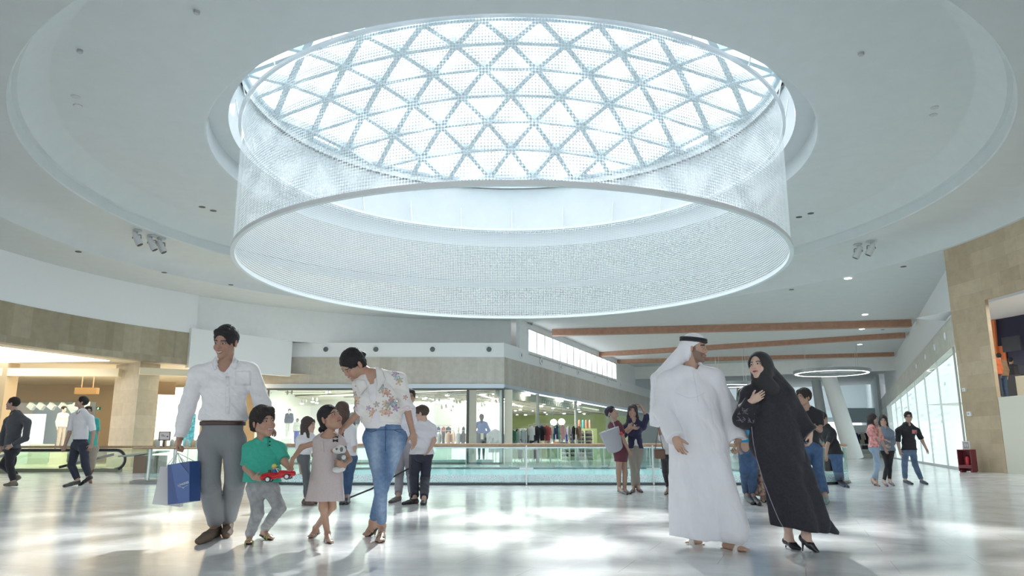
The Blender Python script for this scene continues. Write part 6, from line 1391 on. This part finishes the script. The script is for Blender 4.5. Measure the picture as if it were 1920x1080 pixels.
A14 = bgp('man_black_tee_folded_arms', 'man with wavy hair, black tee and blue jeans with folded arms behind the veiled woman', 'hd 1507,745,-.05;nk 1513,768;pv 1519,838;shA 1494,778,.08;shB 1536,778,-.05;elA 1486,802,-.1;wrA 1510,800,-.25;elB 1537,806,-.1;wrB 1520,797,-.26;hnB 1508,794,-.28;hpA 1508,842;hpB 1530,842;knA 1511,888,.05;knB 1535,886,-.05;anA 1512,925,g.10;anB 1547,928,g.10;toA 1500,940,g.03;toB 1549,943,g.03', -28, 1.05, (-62, 0, 0),
    dict(top=(cloth('black_tee', (.02, .021, .026)), dict(sleeve=.7, hem=-.0, neck='crew')), bottom=(bj, (.014, .026, .03), .08), shoe=(mat('green_trainer', (.18, .26, .24), .5), 'shoe', 'shoe', mat('white_sole', (.7, .7, .7), .5)), hair='curly'), Y=gy(938), hs=1.08, hair=(.03, .022, .02), hands={})
A15 = bgp('man_black_tee_bag', 'man in black tee and jeans holding a black bag by the glass railing end', 'hd 1543,784;nk 1548,800;pv 1566,850;shA 1560,810,-.12;shB 1538,812,.15;elA 1551,836,-.16;wrA 1549,852,-.18;hnA 1550,860,-.18;elB 1549,830,.15;anA 1578,900,g.09;anB 1572,900,g.09;toA 1590,913,g.02;toB 1584,912,g.02;knA 1574,880;knB 1568,880', 110, 1.02, (120, 15, 0),
    dict(top=(cloth('black_tee', (.02, .021, .026)), dict(sleeve=.75, hem=-.02, loose=.01)), bottom=(bj, (.012, .02, .022), .06), shoe=(mat('navy_shoe', (.04, .05, .09), .5),), hair='crop'), Y=gy(911) - .4, hs=1.0)
fl = mat('pink_floral_cloth', (.75, .35, .33), .8, noise=.5, nscale=16)
A16 = bgp('woman_pink_floral', 'woman in pink floral blouse and pale jeans holding a phone to her ear', 'hd 1636,786;nk 1634,803;pv 1640,840;shA 1648,808,.1;shB 1630,810,-.1;elB 1648,826,-.15;wrB 1650,806,-.12;hnB 1647,795,-.1;elA 1655,830,.1;wrA 1660,842,.0;knA 1648,872;knB 1644,872;anA 1636,899,.0;anB 1643,902,0;toA 1649,911,g.02;toB 1640,909,g.02', 55, .92, (62, 5, 0),
    dict(top=(fl, dict(sleeve=.8, hem=.02, loose=.01)), bottom=(cloth('pale_blue_jeans', (.36, .48, .62)), (.006, .008, .008), .06), shoe=(mat('tan_heel', (.24, .13, .09), .45), 'shoe', 'pump'), hair='long'), Y=gy(908), hs=1.0, female=True, hairlen=.36, hair=(.05, .04, .04), skin='fair')
A17 = bgp('woman_blue_sweater', 'smiling woman in blue grey sweater and black trousers with long curly hair', 'hd 1656,789;nk 1659,806;pv 1664,845;shA 1650,812;shB 1672,812;elB 1675,830,-.08;wrB 1666,828,-.18;hnB 1660,824,-.22;elA 1650,832,-.05;wrA 1660,836,-.18;knA 1664,872;knB 1668,872;anA 1657,902,.0;anB 1668,900,.0;toA 1664,911,g.02;toB 1676,910,g.02', -8, .93, (-25, 0, 4),
    dict(top=(cloth('blue_grey_sweater', (.20, .26, .34)), dict(sleeve=1.7, hem=.0, loose=.015, neck='crew')), bottom=(blackp, (.006, .008, .008), .05), shoe=(mat('mauve_heel', (.2, .12, .17), .45), 'shoe', 'pump'), hair='wavy', smile=True), Y=gy(908) + .75, hs=1.03, female=True, hairlen=.3, hair=(.05, .035, .03), skin='fair')
A18 = bgp('man_black_polo', 'man in glasses, black polo and blue jeans walking by the lit shop windows', 'hd 1703,782;nk 1701,800;pv 1705,843;shA 1684,808;shB 1720,808;elA 1684,832;wrA 1687,846;elB 1729,826;wrB 1736,840;hpA 1698,846;hpB 1711,846;knA 1696,872,-.05;knB 1716,872,.05;anA 1697,899,.0;anB 1728,900,.05;toA 1710,907,g.02;toB 1738,907,g.02', 14, .98, (-15, 0, 0),
    dict(top=(cloth('black_polo', (.025, .025, .032)), dict(sleeve=.85, hem=-.01, neck='v', collar=True, loose=.01)), bottom=(cloth('faded_jeans', (.13, .2, .32), noise=.25, nscale=8), (.01, .016, .018), .06), shoe=(mat('navy_shoe', (.04, .05, .09), .5), 'shoe', 'shoe', mat('white_sole', (.7, .7, .7), .5)), hair='short', smile=True), Y=gy(905), hs=1.02, hair=(.03, .024, .022), skin='fair')
ca = Caster([A18.topo]); decal(A18, ca, [(1710, 806), (1719, 806), (1719, 813), (1710, 813)], mat('pocket_pink', (.7, .25, .25), .7), 'chest_pocket', .006, n=2)
B = MB()
for sg in (-1, 1): B.tube([tuple(A18.hp_(sg * .031 + .02 * math.cos(t), .098, .0 + .016 * math.sin(t)) - A18.base) for t in np.linspace(0, 2 * PI, 12, endpoint=False)], .003, 5, closed=True); B.tube([tuple(A18.hp_(sg * .05, .095, .003) - A18.base), tuple(A18.hp_(sg * .08, 0, .0) - A18.base)], .003, 5)
B.build('glasses', dark, A18.root)
# three customers on the raised floor of the right shop
def deg(px, R_): return ang_of(px, R_)
for nm, lb, px0, dR, yaw_, tp, bt, hp in (('man_orange_sweater', 'man in orange sweater seen from behind in the raised right shop', 1879, .9, 175, (.55, .13, .04), (.05, .06, .1), .0), ('man_tan_jacket', 'man in tan leather jacket beside the orange sweater man', 1890, 1.6, 165, (.26, .16, .09), (.05, .09, .16), .0), ('man_dark_jacket', 'man in dark jacket behind the black counter in the right shop', 1912, 3.3, 120, (.03, .03, .035), (.03, .03, .04), .0)):
    a = pp(R3 + dR, deg(px0, R3 + dR), 0); Y = a[1]; ft = 2.62; X0 = a[0]
    def P3(dx, z): x, y = proj(np.array([X0 + dx, Y, ft + z])); return '%.1f,%.1f' % (x[0], y[0])
    J = 'hd %s;nk %s;pv %s' % (P3(0, 1.66), P3(0, 1.47), P3(0, .95))
    bgp(nm, lb, J, yaw_, 1.02, (yaw_, 0, 0), dict(top=(cloth(nm + '_cloth', tp), dict(sleeve=1.95, hem=-.04, loose=.03, e=.02)), bottom=(cloth(nm + '_jeans', bt), (.014, .02, .02), .05), shoe=(DK,), hair='crop'), Y=Y, floor=ft, hair=(.12, .1, .08) if 'orange' in nm else (.02, .02, .02), vox=.012)
# ---------------------------------------------------------------- mannequins in the shops
def mann(label, px, yt, yb, Y, skin_, top_, bot, yaw=0, headcov=(.02, .02, .02), group='mannequins in the front shop window', arms=''):
    zt = at(px, yt, Y)[2]; zb = max(at(px, yb, Y)[2], .2); H = zt - zb; s_ = H / 1.75; X0 = at(px, 800, Y)[0]
    def P3(dx, z, dy=0): x, y = proj(np.array([X0 + dx, Y + dy, zb + z * H / 1.75])); return '%.1f,%.1f,%.2f' % (x[0], y[0], dy)
    J = 'hd %s;nk %s;pv %s' % (P3(0, 1.63), P3(0, 1.45), P3(0, .93))
    if arms == 'hips': J += ';elA %s;wrA %s;elB %s;wrB %s' % (P3(-.42, 1.14), P3(-.2, .98, -.1), P3(.42, 1.14), P3(.2, .98, -.1))
    if zb > .3:
        m_ = MB(); m_.box((0, 0, zb / 2 - .01), (.62, .6, zb - .02)); m_.box((0, 0, .05), (.7, .66, .1)); q_ = m_.build('display_plinth', shopwhite); q_.location = (X0, Y, 0); tagit(q_, 'white plinth under the ' + ' '.join(label.split()[:9]), 'plinth', 'mannequin plinths')
    return bgp('mannequin', label, J, yaw, s_, (yaw + 10, 0, 0), dict(top=(cloth(*top_), dict(sleeve=1.8, hem=-.02, e=.02, loose=.02)) if top_ else None, bottom=(cloth(*bot), (.015, .02, .022), .05) if bot else None, hair='short'), Y=Y, hs=s_, floor=zb, skin=skin_, hair=headcov, cat='mannequin', vox=.016, group=group)
mann('mannequin in navy jacket and white trousers between the boy and the little girl', 541, 767, 822, 45.5, (.75, .74, .68), ('mann_navy', (.04, .05, .09)), ('mann_white', (.75, .76, .70)))
mann('shorter mannequin in white jacket and bright blue trousers near the navy one', 557, 785, 833, 44.6, (.2, .2, .2), ('mann_cream', (.78, .78, .72)), ('mann_blue', (.03, .08, .45)))
mann('mannequin in black jacket and pale trousers just left of the bending woman', 664, 762, 832, 44.6, (.5, .48, .4), ('mann_black', (.02, .022, .03)), ('mann_pale', (.48, .52, .40)))
M4 = mann('mannequin in blue jacket and black skirt with hands on hips', 903, 777, 863, 44.3, (.03, .03, .035), ('mann_jacket_blue', (.12, .20, .48)), None, arms='hips')
v = Vol(.014); v.cone(M4.J['pv'] + UP * .12, at(902, 833, 44.3), .15 * M4.s, .16 * M4.s, 0, u=M4.l, f=1.3, flat=(1, 1)); v.build('skirt', cloth('mann_skirt', (.03, .05, .05)), M4.root)
tag_ = at(904, 818, 44.05); B = MB(); B.box((0, 0, 0), (.16, .02, .34)); o = B.build('price_card', cream); o.location = tuple(tag_); tagit(o, 'cream price card hanging before the black mannequin skirt', 'card')
mann('child mannequin with white hood in the right shop', 975, 826, 864, 45.2, (.7, .66, .6), ('mann_hood', (.72, .68, .62)), ('mann_legs', (.05, .05, .06)), headcov=(.75, .72, .66), group='figures in the right shop'); mann('child mannequin in pale sweater next to the hooded one', 1003, 826, 864, 45.6, (.4, .3, .25), ('mann_sweat', (.66, .62, .55)), ('mann_legs', (.05, .05, .06)), group='figures in the right shop')
mann('pale mannequin with long black hair in the lobby display window', 116, 762, 842, 42.6, (.62, .62, .62), ('mann_white_top', (.8, .8, .82)), ('mann_silver', (.5, .5, .49)), yaw=60, group='lobby mannequin')
# ---------------------------------------------------------------- carried things
def bag(name, label, cen, w, h, d, rz, m, tilt=0, handles=True, hm=None, top_taper=1.):
    o = empty(name, tuple(cen), rz=rz, label=label, cat='bag'); o.rotation_euler = (0, tilt, rz)
    B = MB(); t = top_taper
    b0 = [(-w / 2, -d / 2, -h / 2), (w / 2, -d / 2, -h / 2), (w / 2, d / 2, -h / 2), (-w / 2, d / 2, -h / 2)]; t0 = [(x * t, y * 1.0, h / 2) for x, y, _ in b0]
    B.add(b0 + t0, [(0, 3, 2, 1), (0, 1, 5, 4), (1, 2, 6, 5), (2, 3, 7, 6), (3, 0, 4, 7)]); bo = B.build('body', m, o); sl = bo.modifiers.new('thickness', 'SOLIDIFY'); sl.thickness = .003
    return o
man_h = man.J['wrA'] + nrm(man.J['hnA'] - man.J['wrA']) * .115 * 1.13 + man.f * .01
bc = at(345, 905, 6.98); blue = mat('navy_blue_paper', (.03, .075, .24), .35); lblue = mat('gloss_blue_paper', (.045, .115, .34), .25)
BG = bag('shopping_bag', 'glossy navy blue paper shopping bag hanging from the hand of the white-shirted man', bc, .26, .345, .12, -.45, blue, tilt=-.0)
BG.rotation_euler = (0, -.13, -.42); BW = bag('shopping_bag', 'plain greyish white paper shopping bag behind the navy one', at(322, 912, 7.14), .24, .33, .1, .2, mat('white_paper_bag', (.62, .62, .62), .6)); BW.rotation_euler = (0, .12, .15)
bpy.context.view_layer.update()
def loc_in(o, P): return o.matrix_world.inverted() @ Vector(P)
for o_, hc_ in ((BG, (.85, .85, .87)), (BW, (.8, .8, .8))):
    hl = loc_in(o_, man_h - man.base * 0); w_ = .07
    for sy in (-.055, .055):
        B = MB(); B.tube([(-w_, sy, .14), (-w_ * .9, sy, .18), tuple(hl + Vector((0, sy * .12, 0))), (w_ * .9, sy, .18), (w_, sy, .14)], .004, 6); B.build('handle', mat('cord_handle', hc_, .6), o_, smooth=True)
B = MB(); B.add([(-.002, -.0625, -.172), (.128, -.0625, -.172), (.13, -.0625, .06), (.02, -.0625, .172), (-.09, -.0625, .172)], [(0, 1, 2, 3, 4)]); B.build('light_panel', lblue, BG)
def text(body, size, parent, loc, rot, m, name, sx=1.):
    c = bpy.data.curves.new(name, 'FONT'); c.body = body; c.size = size; c.align_x = 'CENTER'; c.align_y = 'CENTER'; c.extrude = .0006; c.materials.append(m); t_ = bpy.data.objects.new(name, c); COL.objects.link(t_); bpy.context.view_layer.update(); me = bpy.data.meshes.new_from_object(t_.evaluated_get(bpy.context.evaluated_depsgraph_get())); bpy.data.objects.remove(t_); o = bpy.data.objects.new(name, me); COL.objects.link(o); o.parent = parent; o.location = loc; o.rotation_euler = rot; o.scale = (sx, 1, 1); return o
wp = mat('white_print', (.8, .82, .85), .5)
text('LONGINES', .026, BG, (.06, -.0655, -.015), (PI / 2, -.12, 0), wp, 'lettering', 1.05)
B = MB(); B.add([(.0, -.065, -.034), (.025, -.065, -.034), (.05, -.065, -.045), (.06, -.065, -.055), (.07, -.065, -.045), (.095, -.065, -.034), (.12, -.065, -.034), (.075, -.065, -.04), (.06, -.065, -.047), (.045, -.065, -.04)], [(0, 1, 9), (1, 2, 9), (2, 3, 8, 9), (3, 4, 7, 8), (4, 5, 7), (5, 6, 7)]); B.build('winged_emblem', wp, BG)
text('L', .04, BG, (-.134, 0, -.07), (PI / 2, 0, -PI / 2), wp, 'lettering'); B = MB(); B.box((-.1325, .0, -.095), (.001, .05, .004)); B.build('emblem_bar', wp, BG)
# toy car
tcp = at(522, 892, 6.74); TC = empty('toy_car', tuple(tcp), rz=0, label='red toy convertible with a small driver held by the boy', cat='toy car'); TC.rotation_euler = (0, -.14, .05)
v = Vol(.0045); O = tcp
red = mat('toy_red', (.55, .012, .02), .18)
for (a, b, r1, r2, f) in (((-.12, 0, .0), (.12, 0, .0), .030, .026, 1.9), ((-.125, 0, .02), (-.03, 0, .026), .018, .02, 2.2), ((.02, 0, .025), (.125, 0, .012), .02, .016, 2.3)):
    v.cone(O + np.array(a), O + np.array(b), r1, r2, .012, u=np.array([0, 1, 0]), f=f)
v.ell(O + np.array([-.03, 0, .045]), (.048, .038, .03), None, .004, op='s')
for x in (-.078, .082):
    for y in (-.058, .058): v.ell(O + np.array([x, y, -.018]), (.028, .02, .028), None, .003, op='s')
v.plane(O + np.array([0, 0, -.022]), -UP); v.build('body', red, TC)
for x in (-.078, .082):
    for y in (-.05, .05):
        B = MB(); B.tube([(x, y - .012, -.018), (x, y + .012, -.018)], .025, 18); w_ = B.build('wheel', black, TC, smooth=True); B = MB(); B.tube([(x, y - .0135, -.018), (x, y + .0135, -.018)], .016, 14); B.build('hubcap', mat('toy_silver', (.75, .75, .77), .3), w_, smooth=True)
B = MB(); B.box((-.03, 0, .018), (.09, .07, .02)); B.box((-.07, 0, .04), (.012, .07, .04)); B.build('seat', black, TC)
B = MB(); B.tube([(.012, -.042, .03), (-.005, -.04, .06), (-.005, .04, .06), (.012, .042, .03)], .003, 6); B.build('windscreen', mat('toy_silver', (.75, .75, .77), .3), TC)
B = MB(); B.lathe([(0, -.02), (.016, -.016), (.02, 0), (.014, .018), (0, .02)], (-.03, 0, .075), 12); dr_ = B.build('driver_head', mat('toy_skin', (.6, .33, .22), .5), TC, smooth=True)
B = MB(); B.tube([(-.03, 0, .03), (-.03, 0, .058)], [.022, .016], 10); B.build('driver_torso', mat('toy_blue', (.05, .15, .4), .5), TC, smooth=True)
B = MB(); B.lathe([(.021, .0), (.02, .014), (.012, .024), (0, .027)], (-.03, 0, .078), 12); B.box((-.012, 0, .084), (.03, .03, .006)); B.build('driver_cap', mat('toy_yellow', (.65, .6, .12), .5), TC, smooth=True)
# plush
pl = np.array(at(637, 862, 6.89)); PL = empty('plush_toy', tuple(pl), label='grey and white plush animal hugged by the little girl', cat='plush toy')
fw = mat('white_fur', (.78, .77, .75), .9, bump=.8, bscale=220, sheen=.4); fg = mat('grey_fur', (.17, .17, .17), .9, bump=.8, bscale=220, sheen=.4)
def E(c, r, m, nm, k=.01, wr=(.0018, 120)):
    v = Vol(.004)
    for cc, rr in zip(c, r): v.ell(pl + np.array(cc), rr, None, k)
    v.wrinkle(*wr, 3); return v.build(nm, m, PL)
E([(0.0, 0, .085), (-.028, -.02, .082)], [(.052, .045, .04), (.035, .035, .028)], fw, 'head'); E([(.018, -.03, .088)], [(.016, .022, .022)], fg, 'eye_patch'); E([(-.022, -.045, .09)], [(.012, .012, .014)], fg, 'eye_patch'); E([(.045, .005, .105)], [(.014, .01, .018)], fg, 'ear'); E([(.012, 0, .01), (.0, 0, -.04)], [(.044, .036, .06), (.05, .038, .05)], fg, 'body'); E([(-.01, -.02, -.085)], [(.046, .032, .026)], fw, 'foot'); E([(.035, -.01, -.07)], [(.022, .03, .03)], fw, 'foot'); E([(.04, -.03, .02)], [(.018, .03, .02)], fw, 'paw')
# tote, handbags, phone, tripod
T_ = at(1146, 825, Yb - .35); TB = empty('tote_bag', tuple(T_), rz=.25, label='large pale grey tote bag on the shoulder of the woman in maroon dress', cat='bag'); TB.rotation_euler = (.0, -.12, .25)
v = Vol(.01); v.cone(T_ + np.array([-.02, 0, .2]), T_ + np.array([.06, 0, -.16]), .11, .085, .02, u=np.array([1, 0, 0]), f=1.95, flat=(1, 0)); v.wrinkle(.004, 14, 2)
bo = v.build('body', mat('pale_grey_leather', (.42, .43, .47), .5), TB)
B = MB(); B.tube([(-.08, 0, .19), (-.0, .05, .38), (.06, .1, .5), (.1, .05, .38), (.12, 0, .2)], .012, 6); B.build('strap', mat('pale_grey_leather', (.42, .43, .47), .5), TB, smooth=True)
B = MB(); B.lathe([(0, -.03), (.03, -.02), (.035, 0), (.02, .03), (0, .035)], (.19, -.1, .1), 10); B.build('red_charm', mat('red_charm', (.6, .05, .05), .5), TB, smooth=True)
T_ = at(1237, 851, gy(926) - .28); HB = empty('shoulder_bag', tuple(T_), label='small brown shoulder bag of the woman behind the man in white robe', cat='bag'); B = MB(); B.prism([(-.1, -.05), (.1, -.05), (.1, .05), (-.1, .05)], -.09, .09); B.build('body', mat('brown_leather', (.16, .085, .055), .45), HB, bevel=.03); B = MB(); B.tube([(-.08, 0, .08), (.0, .05, .48), (.06, 0, .09)], .01, 6); B.build('strap', mat('brown_leather', (.16, .085, .055), .45), HB, smooth=True)
T_ = at(1560, 872, gy(911) - .3); HB = empty('laptop_bag', tuple(T_), rz=.1, label='black bag carried low by the man in black tee near the railing end', cat='bag'); B = MB(); B.box((0, 0, 0), (.34, .1, .27)); B.build('body', mat('black_leather', (.02, .02, .022), .4), HB, bevel=.02); B = MB(); B.tube([(-.08, 0, .13), (-.06, 0, .2), (.03, 0, .2), (.05, 0, .13)], .01, 6); B.build('handle', mat('black_leather', (.02, .02, .022), .4), HB, smooth=True)
T_ = np.array(A16.J['hnB']); B = MB(); B.box((0, 0, 0), (.02, .07, .13)); o = B.build('mobile_phone', black); o.location = tuple(T_ + np.array([.02, -.02, .0])); tagit(o, 'dark phone held at the ear of the woman in pink floral blouse', 'phone')
Y = gy(936); T_ = at(765, 925, Y); T_[2] = 0; TP = empty('folded_stroller_frame', tuple(T_), label='black metal stand legs on the floor between the bending woman and the boy in white', cat='stand')
for pts in (((-.98, -.15, .02), (-.6, -.1, .17)), ((-.6, -.1, .17), (.0, 0, .5)), ((.02, 0, .62), (.1, 0, .02)), ((.02, 0, .5), (.25, .1, .02))): B = MB(); B.tube(pts, .016, 6); B.build('leg', dark, TP, smooth=True)
B = MB(); B.tube([(.02, 0, .35), (.02, 0, .75)], .02, 6); B.build('pole', dark, TP, smooth=True)

SKY = 6.0; SUN = 8.0; EXPO = 0.03

# ================================================================= light
w = bpy.data.worlds.new('sky'); scene.world = w; w.use_nodes = True; nt = w.node_tree; L = nt.links.new
bg = nt.nodes['Background']; tc = nt.nodes.new('ShaderNodeTexCoord'); sx = nt.nodes.new('ShaderNodeSeparateXYZ'); L(tc.outputs['Generated'], sx.inputs[0])
rp = nt.nodes.new('ShaderNodeValToRGB'); e = rp.color_ramp.elements
e[0].position = .0; e[0].color = (.30, .31, .32, 1); e[1].position = .36; e[1].color = (.93, .97, 1.0, 1)
x = rp.color_ramp.elements.new(.2); x.color = (.30, .32, .33, 1)
L(sx.outputs['Z'], rp.inputs[0]); L(rp.outputs[0], bg.inputs[0]); bg.inputs[1].default_value = SKY
def area(name, loc, rot, size, power, col=(1, 1, 1), size_y=None, portal=False, spread=None):
    d = bpy.data.lights.new(name, 'AREA'); d.energy = power; d.color = col; d.size = size
    if size_y: d.shape = 'RECTANGLE'; d.size_y = size_y
    if portal: d.cycles.is_portal = True
    o = bpy.data.objects.new(name, d); COL.objects.link(o); o.location = loc; o.rotation_euler = rot; return o
sd = bpy.data.lights.new('sun', 'SUN'); sd.energy = SUN; sd.angle = math.radians(1.1); sd.color = (1, .985, .95)
so = bpy.data.objects.new('sun', sd); COL.objects.link(so); so.rotation_euler = (math.radians(90 - 30.5), 0, math.radians(180 - 3))
so.location = (0, 60, 40)
scene.view_settings.view_transform = 'Standard'; scene.view_settings.look = 'None'; scene.view_settings.exposure = EXPO; scene.view_settings.gamma = 1
scene.view_settings.use_curve_mapping = False
scene.cycles.use_denoising = True; scene.cycles.use_adaptive_sampling = True; scene.cycles.adaptive_threshold = .025; scene.cycles.max_bounces = 9; scene.cycles.diffuse_bounces = 5; scene.cycles.transparent_max_bounces = 20
scene.cycles.caustics_reflective = False; scene.cycles.caustics_refractive = False
scene.cycles.sample_clamp_indirect = 8
for o in bpy.data.objects:
    if o.type == 'LIGHT': pass
